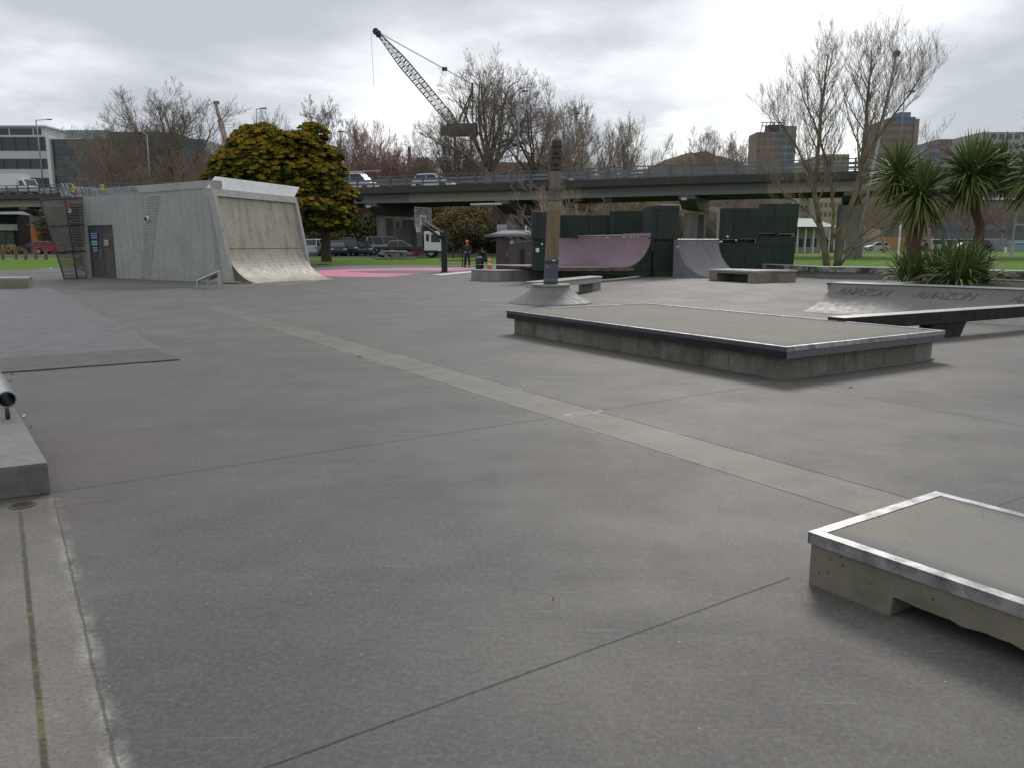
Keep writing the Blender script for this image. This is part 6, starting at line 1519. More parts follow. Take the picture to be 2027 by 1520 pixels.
while z < body0.z - 2.4:
    for sx_ in (-1, 1): b.path([(bc_.x - sx_ * 1.6, CYc - 1.6, z), (bc_.x + sx_ * 1.6, CYc - 1.6, z + 2.4)], .07, 3)
    b.path([(bc_.x - 1.6, CYc - 1.6, z), (bc_.x + 1.6, CYc - 1.6, z)], .07, 3); z += 2.4
b.build('tower', cm, cr, recalc=False)
c2_ = thing('mobile_crane_boom', 'distant pale pink telescopic crane boom between the left bare trees and the golden conifer', 'crane', (A(447, 300, 240).x, 240, .4))
b = MB(); p0, p1 = A(427, 207, 240), A(452, 300, 240); b.path([p0, p0.lerp(p1, .35)], .5, 4); b.path([p0.lerp(p1, .33), p1], .85, 4); b.path([p1, Vector((p1.x + 4, 240, .4))], 1., 4); b.build('boom', mk('boom_pink', (.50, .36, .31)), c2_)
b = MB(); b.box(p0 + Vector((.2, 0, .4)), (1.6, .8, .8)); b.build('boom_head', cm, c2_)

# ================================================================== BUILDINGS
def bbox(mb, x0, x1, y0, y1, z0, z1): mb.box(((x0 + x1) / 2, (y0 + y1) / 2, (z0 + z1) / 2), (x1 - x0, y1 - y0, z1 - z0))
def tower(label, name, cat, px0, px1, pyt, Y, depth, wallm, floors, cols, z0=.3, winm=None, roof=None, wh=.55, ww=.62, group=None):
    a, c = A(px0, pyt, Y), A(px1, pyt, Y); x0, x1, zt = a.x, c.x, (a.z + c.z) / 2
    o = thing(name, label, cat, ((x0 + x1) / 2, Y, z0), group)
    b = MB(); bbox(b, x0, x1, Y, Y + depth, z0, zt); b.build('wall', wallm, o)
    winm = winm or M['glass']; fh = (zt - z0) / floors; cw_ = (x1 - x0) / cols
    for i in range(floors):
        if z0 + fh * (i + 1) < 9 and Y > 300: continue
        for j in range(cols):
            b = MB(); cx_ = x0 + cw_ * (j + .5); cz = z0 + fh * (i + .55); b.box((cx_, Y - .02, cz), (cw_ * ww, .3, fh * wh)); b.build('window', winm, o)
    return o, x0, x1, zt
brown = mk('tower_brown', (.27, .185, .155), (.23, .16, .135), .1, .9, 0, 0); greyb = mk('tower_grey', (.22, .23, .27), (.19, .2, .235), .1, .8, 0, 0)
cream = mk('tower_cream', (.48, .42, .34), (.42, .37, .3), .1, .9, 0, 0); wing = mk('tower_glass', (.07, .085, .11), (.1, .12, .15), .3, .25, 0, 0)
# tower with bare steel crown
o, x0, x1, zt = tower('brown high rise with a blue grey side wing and a bare steel crown', 'high_rise', 'high-rise', 1499, 1543, 262, 520, 18, brown, 16, 4, winm=wing, group=None)
b = MB(); a = A(1543, 250, 521); c = A(1577, 255, 521); bbox(b, a.x + .05, c.x, 521, 537, .3, a.z); b.build('side_wing', greyb, o)
for i in range(2, 16):
    for j in range(2): b = MB(); b.box((a.x + 2.5 + j * 5, 520.9, 6 + i * (a.z - 8) / 16), (3.6, .4, 2.2)); b.build('window', wing, o)
b = MB(); z_ = zt
for k in range(5):
    xk = lerp(x0 + 2, x1 - 2, k / 4); b.path([(xk, 520, zt), (xk + 2.5, 524, A(1520, 240, 520).z)], .35, 3)
for zz_ in (250, 243): b.path([(x0 + 2, 520, A(1520, zz_, 520).z), (x1 + 3, 522, A(1520, zz_, 520).z)], .3, 3)
bbox(b, x1 - 6, x1 + 4, 523, 531, zt, A(1520, 246, 520).z); b.build('steel_crown', mk('crown', (.13, .11, .11)), o)
o, x0, x1, zt = tower('brown banded high rise with a blue rooftop structure behind the foreground bare tree', 'high_rise', 'high-rise', 1744, 1818, 240, 480, 22, brown, 17, 1, winm=mk('band', (.13, .11, .115), (.17, .145, .145), .2, .5, 0, 0), wh=.42, ww=.95)
b = MB(); bbox(b, A(1766, 240, 482).x, A(1812, 240, 482).x, 482, 496, zt, A(1790, 232, 482).z); b.build('roof_structure', mk('roof_blue', (.07, .14, .26), (.09, .17, .29), .2), o)
b = MB(); bbox(b, A(1780, 240, 483).x, A(1802, 240, 483).x, 483, 490, A(1790, 232, 482).z, A(1790, 222, 482).z); b.build('roof_structure', greyb, o)
b = MB(); bbox(b, A(1812, 240, 479).x, x1 + .3, 479.2, 480, .3, zt + 1.); b.build('corner_bay', mk('tower_tan', (.27, .22, .19)), o)
tower('low dark high rise to the right of the brown banded high rise', 'high_rise', 'high-rise', 1840, 1862, 282, 520, 20, greyb, 12, 3, winm=wing)
tower('brown tower block behind the cabbage trees with a stepped pale top', 'high_rise', 'high-rise', 1860, 1892, 276, 540, 20, brown, 13, 3, winm=wing)
tower('small cream block of flats seen between the bare tree trunks above the viaduct', 'apartment_building', 'building', 1628, 1682, 306, 520, 22, cream, 10, 6, winm=mk('beige_win', (.22, .19, .16)))
tower('wide pale office block far right above the cabbage tree crowns', 'office_building', 'building', 1945, 2070, 262, 450, 30, mk('pale_block', (.42, .38, .38), (.36, .33, .33), .1), 12, 8, winm=wing)
tower('small pale apartment block with a flat top left of the far high rise towers', 'apartment_building', 'building', 1590, 1622, 318, 540, 20, cream, 8, 4, winm=mk('beige_win2', (.25, .21, .18)))
# white office block, far left
Yo = 150.; xl_, xr_ = A(-60, 300, Yo).x, A(97, 300, Yo).x; T = lambda y: A(50, y, Yo).z
of = thing('office_building', 'white office block with dark ribbon windows at the left edge', 'building', ((xl_ + xr_) / 2, Yo, .4))
wpan = mk('office_white', (.55, .56, .59), (.50, .51, .54), .3, .6, 0, 0)
gl = mk('office_glass', (.02, .035, .038), (.035, .055, .058), .15, .12, 0, 0)
b = MB(); bbox(b, xl_, xr_, Yo, Yo + 22, .4, T(268)); b.build('wall', wpan, of)
for (y0, y1) in ((272, 299), (315, 335), (353, 374), (392, 412), (430, 450)):
    b = MB(); bbox(b, xl_, xr_ - .35, Yo - .06, Yo - .001, T(y1), T(y0)); wnd = b.build('window', gl, of)
    b = MB(); x = xl_ + 1.2
    while x < xr_ - .5: bbox(b, x - .06, x + .06, Yo - .16, Yo - .061, T(y1), T(y0)); x += 2.4
    b.build('mullion', M['steel_dark'], wnd)
b = MB(); bbox(b, xr_ - .3, xr_ + .3, Yo - .25, Yo + 2, .4, T(268)); b.build('end_fin', M['white_paint'], of)
b = MB(); bbox(b, xl_, xr_ - 1.5, Yo + 2, Yo + 20, T(268), T(249)); b.build('top_storey', wpan, of)
b = MB(); bbox(b, xl_, xr_ - 2.2, Yo + 1.95, Yo + 1.999, T(266), T(252)); tw = b.build('window', gl, of)
b = MB(); x = xl_ + 2
while x < xr_ - 2.5: bbox(b, x - .08, x + .08, Yo + 1.85, Yo + 1.949, T(266), T(252)); x += 4.4
b.build('mullion', M['white_paint'], tw)
b = MB(); bbox(b, xl_, xr_ - .9, Yo + 1.2, Yo + 20.6, T(249), T(246.5)); b.build('roof', M['white_paint'], of)
# shop base seen under the viaduct
ob = thing('shop_building', 'low dark fronted shop building with a white awning under the viaduct at the left', 'building', (A(15, 480, 118).x, 118, .4))
X0, X1 = A(-60, 480, 118).x, A(37, 480, 118).x; U = lambda y: A(20, y, 118).z
b = MB(); bbox(b, X0, X1, 118, 126, .4, U(425)); b.build('wall', mk('shop_dark', (.03, .035, .035)), ob)
b = MB(); bbox(b, X0, X1 + .05, 117.2, 117.99, U(457), U(445)); b.build('awning', M['white_paint'], ob)
b = MB(); bbox(b, X0, A(13, 480, 118).x, 117.9, 117.99, U(490), U(459)); b.build('window', gl, ob)
b = MB(); bbox(b, A(14, 480, 118).x, A(30, 480, 118).x, 117.9, 117.985, U(492), U(457)); dso = b.build('door', mk('shop_green', (.10, .16, .06)), ob)
b = MB(); bbox(b, A(19, 480, 118).x, A(30, 480, 118).x, 117.85, 117.89, U(486), U(462)); b.build('pane', gl, dso)
b = MB(); bbox(b, A(19, 480, 118).x, A(31, 480, 118).x, 117.7, 117.8, U(490), U(486)); b.build('sign', M['white_paint'], dso)
# dark glass building behind the trees
Yg = 150.6; X0, X1 = A(99, 300, Yg).x, A(405, 300, Yg).x; V = lambda y: A(250, y, Yg).z
og = thing('glass_building', 'dark green glass office building behind the bare trees at the left', 'building', ((X0 + X1) / 2, Yg, .4))
t = NT('teal_glass'); bw_ = t.n('ShaderNodeTexBrick'); bw_.inputs['Scale'].default_value = .12; bw_.inputs['Mortar Size'].default_value = .01
col = t.mix(t.ramp(t.noise(.12, 3, .6), .4, .6), (.022, .05, .054), (.055, .10, .10)); M['teal'] = t.done(col, .1, 0)
b = MB(); bbox(b, X0, X1, Yg, Yg + 25, .4, V(276)); b.build('wall', M['teal'], og)
for i, y in enumerate(range(282, 372, 11)): b = MB(); bbox(b, X0, X1, Yg - .12, Yg - .001, V(y + 1.2), V(y)); b.build('transom', mk('transom', (.10, .16, .16)) if i == 0 else bpy.data.materials['transom'], og)
b = MB(); bbox(b, A(129, 260, Yg + 2).x, A(212, 260, Yg + 2).x, Yg + 2, Yg + 20, V(276), V(255)); b.build('roof_plant', mk('roof_pale', (.28, .35, .33), (.22, .29, .27), .2), og)
b = MB(); bbox(b, A(212, 260, Yg + 3).x, A(340, 260, Yg + 3).x, Yg + 3, Yg + 20, V(276), V(257)); b.build('roof_plant', mk('roof_dim', (.10, .14, .13), (.13, .17, .16), .2), og)
b = MB(); bbox(b, X0 - .1, A(161, 275, Yg).x, Yg - .4, Yg - .13, V(277), V(275)); b.build('roof_edge', M['white_paint'], og)
# low buildings behind the trees in the middle
tower('low brick building with a red roof strip behind the bare trees under the crane', 'brick_building', 'building', 800, 905, 345, 150, 14, mk('brick_far', (.13, .07, .05), (.09, .055, .045), .5), 3, 9)
tower('grey scaffolded building with a chimney left of the crane behind the bare trees', 'scaffolded_building', 'building', 822, 848, 312, 190, 14, mk('scaff', (.26, .25, .25), (.18, .18, .18), .6), 7, 4)
b = MB(); p = A(810, 292, 189); b.path([(p.x, 189, .4), p], .38, 8); o = b.build('chimney', M['steel_dark'], None, loc=(p.x, 189, .4)); tag(o, 'dark slim chimney rising left of the scaffolded building under the crane', 'chimney')
o_, x0, x1, zt = tower('long terracotta roofed building behind the largest bare tree', 'hall_building', 'building', 925, 1075, 322, 185, 16, mk('terracotta', (.26, .13, .09), (.2, .11, .08), .2), 4, 10)
# brick ruin-like wall seen under the viaduct
o_, x0, x1, zt = tower('old brown stone building under the viaduct behind the flatbed truck', 'stone_building', 'building', 745, 812, 430, 112, 10, mk('stone_brown', (.16, .13, .11), (.11, .085, .07), .9), 2, 4, z0=.4, wh=.3, ww=.25)
b = MB(); xx0, xx1 = A(812, 440, 108).x, A(836, 440, 108).x; bbox(b, xx0, xx1, 108, 113, .4, A(820, 432, 108).z); o = b.build('grey_wall', M['conc_grey'], None, loc=(xx0, 108, .4)); tag(o, 'tall grey concrete wall right of the old stone building under the viaduct', 'wall')
# green roofed pavilion
Yp = 112.; X0, X1 = A(1579, 470, Yp).x, A(1642, 470, Yp).x; U = lambda y: A(1600, y, Yp).z
pv_ = thing('pavilion', 'white posted pavilion with a pale green hipped roof behind the green wall', 'pavilion', ((X0 + X1) / 2, Yp, .4))
b = MB(); xm_ = (X0 + X1) / 2; b.add([(X0 - .8, Yp - 1, U(450)), (X1 + .8, Yp - 1, U(450)), (X1 + .8, Yp + 7, U(450)), (X0 - .8, Yp + 7, U(450)), (X0 - .0, Yp + 3, U(432)), (X1 - 1.5, Yp + 3, U(432))], [(0, 1, 5, 4), (1, 2, 5), (2, 3, 4, 5), (3, 0, 4), (3, 2, 1, 0)]); b.build('roof', mk('roof_green', (.22, .30, .25), (.18, .25, .21), .5, .6), pv_)
b = MB(); bbox(b, X0 + 1.0, X1 - .3, Yp + 2.5, Yp + 6, .4, U(451)); b.build('wall', mk('pav_wall', (.36, .36, .33)), pv_)
for i in range(5): x = lerp(X0, X1, i / 4); b = MB(); b.path([(x, Yp, .4), (x, Yp, U(451))], .09, 6); b.build('post', M['white_paint'], pv_)
for x in (X0 + 1.4, X0 + 2.4, X0 + 3.3): b = MB(); bbox(b, x - .3, x + .3, Yp + 2.45, Yp + 2.499, 1.2, 2.4); b.build('window', M['glass'], pv_)
# long building behind the field
Yb = 168.; X0, X1 = A(1822, 450, Yb).x, A(2200, 450, Yb).x; U = lambda y: A(1950, y, Yb).z
lb_ = thing('long_building', 'long grey three storey building behind the playing field at the right', 'building', ((X0 + X1) / 2, Yb, .4))
b = MB(); bbox(b, X0, X1, Yb, Yb + 18, .4, U(396)); b.build('wall', mk('long_wall', (.085, .095, .105), (.11, .12, .13), .2, .5), lb_)
b = MB(); bbox(b, A(1955, 400, Yb).x, X1, Yb - .3, Yb + 18, U(396), U(392.5)); b.build('roof_edge', M['white_paint'], lb_)
for (y0, y1) in ((402, 415), (424, 436), (446, 457)):
    for i in range(10):
        xa_ = lerp(X0, X1, (i + .12) / 10); xb_ = lerp(X0, X1, (i + .88) / 10); b = MB(); bbox(b, xa_, xb_, Yb - .1, Yb - .001, U(y1), U(y0)); b.build('window', wing, lb_)
b = MB(); bbox(b, A(1900, 400, Yb).x, A(1990, 400, Yb).x, Yb - 1.5, Yb - .11, U(475.5), U(473.5)); b.build('canopy', M['galv'], lb_)
b = MB(); bbox(b, A(1948, 400, Yb).x, A(1982, 400, Yb).x, Yb - 1.7, Yb - .12, U(478), U(476)); b.build('orange_canopy', mk('canopy_orange', (.45, .12, .06)), lb_)
b = MB(); bbox(b, A(1908, 400, Yb).x, A(1984, 400, Yb).x, Yb - .08, Yb - .002, .5, U(478.5)); b.build('shop_front', M['black'], lb_)
b = MB(); Yt = 146; bbox(b, A(1998, 480, Yt).x, A(2100, 480, Yt).x, Yt, Yt + 6, .4, A(2000, 476, Yt).z); o = b.build('clubhouse', mk('pale_blue', (.25, .36, .42), (.22, .32, .38), .3), None, loc=(A(1998, 480, Yt).x, Yt, .4)); tag(o, 'low pale blue clubhouse behind the goal post at the right edge', 'clubhouse')
b = MB(); bbox(b, A(1998, 480, Yt).x - .2, A(2100, 480, Yt).x, Yt - .3, Yt, A(2000, 482, Yt).z, A(2000, 481, Yt).z); b.build('fascia', M['white_paint'], o)
tower('small orange brown timber building behind the cabbage tree trunk', 'timber_building', 'building', 1776, 1850, 470, 165, 8, mk('timber_orange', (.42, .22, .09), (.34, .17, .07), .6), 1, 6, z0=.4, wh=.5, ww=.3)

# ================================================================== BARE TREES
bark_g = mk('bark_grey', (.23, .19, .15), (.16, .13, .105), 1.4, .95, 0, .5, 12, .03); bark_r = mk('bark_red', (.34, .225, .19), (.26, .17, .15), 1.4, .95, 0, 0)
bark_y = mk('bark_lichen', (.20, .17, .10), (.12, .10, .07), 2.2, .95, 0, .5, 14, .03, .4, .6); bark_b = mk('bark_brown', (.33, .255, .19), (.25, .195, .15), 1.4, .95, 0, 0)
bark_p = mk('bark_pale', (.34, .28, .22), (.25, .20, .16), 1.4, .95, 0, 0)
def gen_tree(seed, Ht, trunk_h, trunk_r, mains, counts, tilt, spread, up=(.0, .1, .25, .35, .4), ratio=(.52, .55, .55, .6), wob=(.10, .16, .20, .16, .1), tmin=.02, ML=1.0):
    """trunk MB, twig MB of a bare tree standing at the origin; counts = children per level below the mains"""
    rr = random.Random(seed); T, W = MB(), MB(); NS = (8, 6, 4, 3, 2); levels = len(counts)
    def branch(p, d, L, r, lv):
        n = NS[min(lv, 4)]; pts = [p]; rad = [r]; dirs = [d]
        for i in range(n):
            d = (d + Vector((rr.uniform(-1, 1), rr.uniform(-1, 1), rr.uniform(-1, 1))) * wob[lv] + UZ * up[lv] * (6. / n) * .22).normalized()
            p = p + d * (L / n); pts.append(p); rad.append(max(tmin * .7, r * (1 - (i + 1) / n * .78))); dirs.append(d)
        (T if lv <= 1 else W).path(pts, rad, 6 if lv == 0 else (4 if lv == 1 else 3), lv <= 1)
        if lv >= levels: return
        cnt = counts[lv]; az0 = rr.uniform(0, 6.28)
        for k in range(cnt):
            f = .22 + .78 * (k + rr.uniform(.2, .8)) / cnt; i = min(n - 1, int(f * n)); q = pts[i].lerp(pts[i + 1], f * n - i)
            dd = dirs[i]; ax = Matrix.Rotation(az0 + k * 2.4 + rr.uniform(-.5, .5), 3, dd) @ dd.orthogonal().normalized()
            nd_ = (Matrix.Rotation(rr.uniform(.7, 1.3) * spread[lv], 3, ax) @ dd).normalized()
            if nd_.z < -.25: nd_.z *= -.3; nd_.normalize()
            branch(q, nd_, L * ratio[lv] * (1.25 - .6 * f) * rr.uniform(.75, 1.2), max(tmin, rad[i] * .55), lv + 1)
    nt_ = 5; pts = [Vector((0, 0, -.1))]; rad = [trunk_r * 1.25]; d = Vector((rr.uniform(-.05, .05), rr.uniform(-.05, .05), 1)).normalized()
    for i in range(nt_):
        d = (d + Vector((rr.uniform(-1, 1), rr.uniform(-1, 1), 0)) * .05).normalized(); pts.append(pts[-1] + d * trunk_h / nt_); rad.append(trunk_r * (1 - .25 * (i + 1) / nt_))
    T.path(pts, rad, 9)
    L0 = (Ht - trunk_h) * .78 * ML
    for k in range(mains):
        az = 2.4 * k + rr.uniform(-.3, .3); tl = tilt * (k / (mains - 1)) ** .7 * rr.uniform(.85, 1.1) + .04
        nd_ = Vector((math.sin(tl) * math.cos(az), math.sin(tl) * math.sin(az), math.cos(tl)))
        q = pts[-1].lerp(pts[-2], rr.random() * (k / mains) * 1.0); branch(q, nd_, L0 * rr.uniform(.9, 1.06) * (.84 + .22 * (k / (mains - 1))), trunk_r * rr.uniform(.38, .55), 0)
    zm = sorted(p[2] for p in W.v)[int(len(W.v) * .9995)]; s = Ht / zm
    T.v = [(x * s, y * s, z * s) for x, y, z in T.v]; W.v = [(x * s, y * s, z * s) for x, y, z in W.v]
    return T, W
VAR = {}
def variant(key, bark, *a, **k):
    T, W = gen_tree(*a, **k); mt = MB.build(T, 'trunk', bark, None, smooth=True, recalc=False); mw = MB.build(W, 'crown', bark, None, recalc=False)
    xs_ = sorted(p[0] for p in W.v); w = xs_[int(len(xs_) * .985)] - xs_[int(len(xs_) * .015)]
    VAR[key] = (mt.data, mw.data, a[1], w); bpy.data.objects.remove(mt); bpy.data.objects.remove(mw)
def plant_tree(key, px, pyt, Y, z0, width_px, rz, label, name='bare_tree', group=None, basepx=None, cat='bare tree', sink=0):
    mt, mw, Ht, w = VAR[key]; t_ = A(px, pyt, Y); X = t_.x; h = t_.z - z0; sz = h / Ht
    sxy = (width_px / F * Y) / w if width_px else sz; sxy = max(.62 * sz, min(1.25 * sz, sxy))
    o = thing(name, label, cat, (X, Y, z0), group)
    for nm, me in (('trunk', mt), ('crown', mw)):
        c = bpy.data.objects.new(nm, me); scene.collection.objects.link(c); c.parent = o
    o.scale = (sxy, sxy, sz); o.rotation_euler.z = rz; return o
#            seed  Ht  trunk_h r   forks per level ..., last = mains | levels spread
variant('dome', bark_g, 3, 20., 8.6, .42, 8, (8, 6, 4, 3), 1.0, (.55, .6, .6, .6), tmin=.016)
variant('dome2', bark_g, 11, 20., 9., .40, 8, (8, 5, 4, 3), .95, (.6, .65, .6, .6), tmin=.016)
variant('oak', bark_g, 8, 26., 11., .85, 9, (8, 6, 5, 4), 1.2, (.7, .75, .7, .6), (.15, .12, .15, .2, .2), wob=(.16, .22, .26, .2, .1), tmin=.019)
variant('oak2', bark_g, 21, 24., 10., .6, 8, (8, 6, 4, 4), 1.15, (.7, .75, .7, .6), (.12, .12, .15, .2, .2), wob=(.18, .24, .26, .2, .1), tmin=.019)
variant('shrub', bark_r, 5, 12., 4.6, .22, 10, (7, 6, 4, 3), 1.2, (.45, .5, .5, .5), (.25, .2, .25, .3, .3), tmin=.014)
variant('shrub_b', bark_b, 15, 12., 4.4, .22, 9, (7, 6, 4, 3), 1.15, (.5, .6, .55, .5), (.2, .15, .2, .3, .3), wob=(.12, .2, .22, .18, .1), tmin=.014)
variant('thin', bark_g, 7, 18., 10.5, .22, 6, (6, 5, 4, 3), 1.0, (.6, .7, .6, .6), (.2, .15, .15, .15, .1), wob=(.16, .22, .24, .2, .1), tmin=.02)
variant('fan', bark_p, 31, 12., 4.4, .22, 9, (8, 6, 4, 3), 1.25, (.5, .55, .5, .5), (.35, .3, .3, .4, .4), tmin=.013)
GT = 'bare winter trees behind the viaduct'
for i, a in enumerate((
    ('dome', 345, 165, 122, .4, 205, .4, 'tall dome shaped bare tree behind the storage block, highest of the left group'),
    ('dome2', 268, 218, 128, .4, 135, 1.4, 'broad bare tree left of the highest one of the left group'),
    ('dome2', 205, 240, 130, .4, 95, 3.4, 'smaller grey bare tree at the left end of the left group'),
    ('shrub_b', 210, 262, 118, .4, 170, .2, 'brown twiggy bare tree in front of the dark glass building'),
    ('shrub_b', 330, 290, 116, .4, 160, 2.2, 'olive brown bare tree low behind the second street lamp'),
    ('dome', 520, 208, 150, .4, 105, 2., 'small round bare tree just above the golden conifer'),
    ('shrub', 450, 268, 135, .4, 120, 1., 'reddish bare tree between the left group and the golden conifer'),
    ('shrub', 405, 290, 132, .4, 90, 4., 'low reddish bare tree right of the left group'),
    ('thin', 634, 190, 125, .4, 92, 1., 'thin airy bare tree with a spreading top right of the golden conifer'),
    ('shrub', 712, 232, 120, .4, 165, .0, 'dense reddish bare tree above the roof rack van'),
    ('shrub', 775, 275, 126, .4, 95, 2., 'small reddish bare tree between the two white vehicles on the viaduct'),
    ('shrub_b', 655, 255, 130, .4, 110, 3., 'brown bare tree behind the thin airy one'),
    ('oak', 972, 92, 108, .4, 205, .9, 'largest bare tree with a thick dark trunk beside the crane'),
    ('oak2', 1058, 150, 112, .4, 120, 2.1, 'dark bare tree leaning out right of the largest one'),
    ('oak2', 880, 222, 115, .4, 110, 3.3, 'low crooked bare tree under the crane boom'),
    ('shrub_b', 905, 262, 118, .4, 120, 1.2, 'brown bushy bare tree at the foot of the largest tree'),
    ('shrub_b', 840, 300, 122, .4, 90, 4.2, 'low brown bare tree behind the white hatchback on the viaduct'),
    ('fan', 1150, 192, 104, .4, 180, .3, 'wide fan shaped bare tree behind the top of the carved pole'),
    ('fan', 1235, 232, 106, .4, 140, 1.9, 'fan shaped bare tree leaning right, left of the brown hill'),
    ('fan', 1395, 250, 112, .4, 140, 2.8, 'low wide bare tree standing on the brown hill'),
    ('fan', 1460, 272, 116, .4, 100, 4.4, 'smaller bare tree on the right flank of the brown hill'),
    ('shrub_b', 1090, 262, 112, .4, 120, .5, 'brown bare tree low between the largest tree and the fan shaped one'),
    ('shrub', 1850, 372, 140, .4, 130, .5, 'reddish bare tree before the long building, between the two cabbage trees'),
    ('shrub_b', 1990, 395, 140, .4, 130, 1.5, 'brown bare tree before the long building behind the goal post'),
    ('shrub', 1925, 385, 143, .4, 120, 2.5, 'reddish bare tree before the long building behind the right cabbage tree trunk'),
    ('shrub_b', 1760, 378, 120, .4, 120, 3.5, 'brown bare tree right of the round viaduct pier'),
    ('shrub_b', 1560, 400, 118, .4, 80, 3.0, 'low brown bare tree above the pavilion roof'),
    ('shrub', 1700, 392, 125, .4, 100, 5.0, 'reddish bare tree behind the round viaduct pier'),
    ('shrub_b', 1010, 395, 96, .4, 100, 5.5, 'brown bare shrub under the viaduct above the toilet kiosk'),
    ('fan', 1380, 402, 100, .4, 110, 5.5, 'pale bare shrub under the viaduct between the ramp box and the green wall'),
    ('shrub_b', 1230, 392, 100, .4, 160, 2.5, 'wide brown bare shrub under the viaduct above the pink half pipe'),
    )):
    plant_tree(*a, group=GT)
# low bare tree directly behind the carved pole
variant('low', bark_p, 44, 6., 1.4, .13, 8, (5, 4, 4), 1.25, (.6, .6, .5, .5), (.1, .1, .2, .2, .2), tmin=.010)
o = plant_tree('low', 1100, 352, 46, .0, 215, .3, 'low spreading pale bare tree hidden behind the carved pole', group=None)
# ---- foreground bare tree with several leaders
def fg_tree():
    rr = random.Random(17); Yb_ = 42.; base = A(1648, 529, Yb_); z0 = .42
    o = thing('bare_tree', 'large bare tree with several lichen covered trunks and fine upright twigs behind the retaining wall', 'bare tree', (base.x, Yb_, z0))
    T, L1, W, B = MB(), MB(), MB(), MB()
    def twig(p, d, L, r, lv):
        n = 3; pts = [p]; rad = [r]
        for i in range(n):
            d = (d + Vector((rr.uniform(-1, 1), rr.uniform(-1, 1), rr.uniform(-.3, 1))) * .10 + UZ * .30).normalized(); p = p + d * L / n; pts.append(p); rad.append(max(.0045, r * (1 - .8 * (i + 1) / n)))
        W.path(pts, rad, 3, False)
        if lv < 2:
            for k in range(3 if lv == 0 else 2):
                f = rr.uniform(.1, .8); i = min(n - 1, int(f * n)); q = pts[i].lerp(pts[i + 1], f * n - i); az = rr.uniform(0, 6.28); ax = Matrix.Rotation(az, 3, d) @ d.orthogonal().normalized()
                twig(q, (Matrix.Rotation(rr.uniform(.45, .95), 3, ax) @ d).normalized(), L * rr.uniform(.5, .8), r * .7, lv + 1)
        if rr.random() < .22:
            q = pts[rr.randint(1, n)]; s = rr.uniform(.010, .020); B.add([q + Vector((s, 0, 0)), q + Vector((-s, 0, 0)), q + Vector((0, s, 0)), q + Vector((0, -s, 0)), q + UZ * s * 1.6, q - UZ * s * 1.2], [(0, 2, 4), (2, 1, 4), (1, 3, 4), (3, 0, 4), (2, 0, 5), (1, 2, 5), (3, 1, 5), (0, 3, 5)])
    def leader(pxs, Y0, Y1, r0, r1, side_len, nside, mb=T, up=.85, tilt=(.5, .9), z0f=.25):
        pts = []; n = len(pxs)
        for i, (px, py) in enumerate(pxs): pts.append(A(px, py, lerp(Y0, Y1, i / (n - 1))))
        pts[0].z = z0 - .05 if pxs[0][1] > 520 else pts[0].z
        # resample
        P_ = []
        for i in range(len(pts) - 1):
            for k in range(4): P_.append(pts[i].lerp(pts[i + 1], k / 4) + Vector((rr.uniform(-1, 1), rr.uniform(-1, 1), 0)) * .03 * (1 if i + k else 0))
        P_.append(pts[-1]); m = len(P_); rad = [lerp(r0, r1, (i / (m - 1)) ** .8) for i in range(m)]
        mb.path(P_, rad, 8)
        for k in range(nside):
            f = lerp(z0f, .99, (k + rr.random()) / nside); i = min(m - 2, int(f * (m - 1))); q = P_[i].lerp(P_[i + 1], f * (m - 1) - i); dd = (P_[i + 1] - P_[i]).normalized()
            ax = Matrix.Rotation(k * 2.4 + rr.uniform(-.4, .4), 3, dd) @ dd.orthogonal().normalized(); nd_ = (Matrix.Rotation(rr.uniform(*tilt), 3, ax) @ dd).normalized()
            Ls = side_len * (1.35 - .95 * f) * rr.uniform(.7, 1.2); r_ = max(.010, lerp(r0, r1, f) * .36)
            n_ = 5; p = q; ps = [p]; rs = [r_]; d = nd_
            for j in range(n_):
                d = (d + Vector((rr.uniform(-1, 1), rr.uniform(-1, 1), 0)) * .10 + UZ * up * .22).normalized(); p = p + d * Ls / n_; ps.append(p); rs.append(max(.006, r_ * (1 - .82 * (j + 1) / n_)))
            L1.path(ps, rs, 4, False)
            nt2 = max(3, int(Ls * 3.4))
            for j in range(nt2):
                g = lerp(.15, 1., (j + rr.random()) / nt2); i2 = min(n_ - 1, int(g * n_)); q2 = ps[i2].lerp(ps[i2 + 1], g * n_ - i2); dd2 = (ps[i2 + 1] - ps[i2]).normalized()
                ax2 = Matrix.Rotation(rr.uniform(0, 6.28), 3, dd2) @ dd2.orthogonal().normalized()
                twig(q2, (Matrix.Rotation(rr.uniform(.4, .9), 3, ax2) @ dd2).normalized(), rr.uniform(.55, 1.35) * (1.1 - .3 * f), max(.007, rs[i2] * .5), 0)
    Y = Yb_
    leader([(1637, 529), (1622, 440), (1612, 380), (1620, 280), (1628, 205), (1636, 145), (1639, 108)], Y, Y + .5, .20, .022, 3.2, 27)
    leader([(1655, 529), (1680, 430), (1706, 330), (1714, 245), (1719, 185), (1724, 140), (1727, 118)], Y, Y - .5, .19, .020, 3.2, 27)
    leader([(1645, 500), (1650, 420), (1640, 330), (1610, 240), (1592, 200), (1582, 165)], Y, Y + 1.2, .11, .02, 2.4, 18)
    leader([(1622, 440), (1600, 340), (1570, 280), (1545, 245), (1532, 222)], Y, Y - 1.5, .09, .015, 2.2, 16)
    leader([(1690, 400), (1722, 320), (1748, 225), (1766, 165), (1780, 120)], Y, Y + 1.2, .09, .015, 2.4, 18)
    leader([(1706, 330), (1745, 262), (1788, 205), (1815, 165), (1828, 140)], Y, Y - 1.0, .08, .014, 2.3, 16)
    leader([(1655, 515), (1700, 470), (1760, 425), (1810, 350), (1850, 270)], Y, Y - 1.5, .085, .014, 2.0, 14)
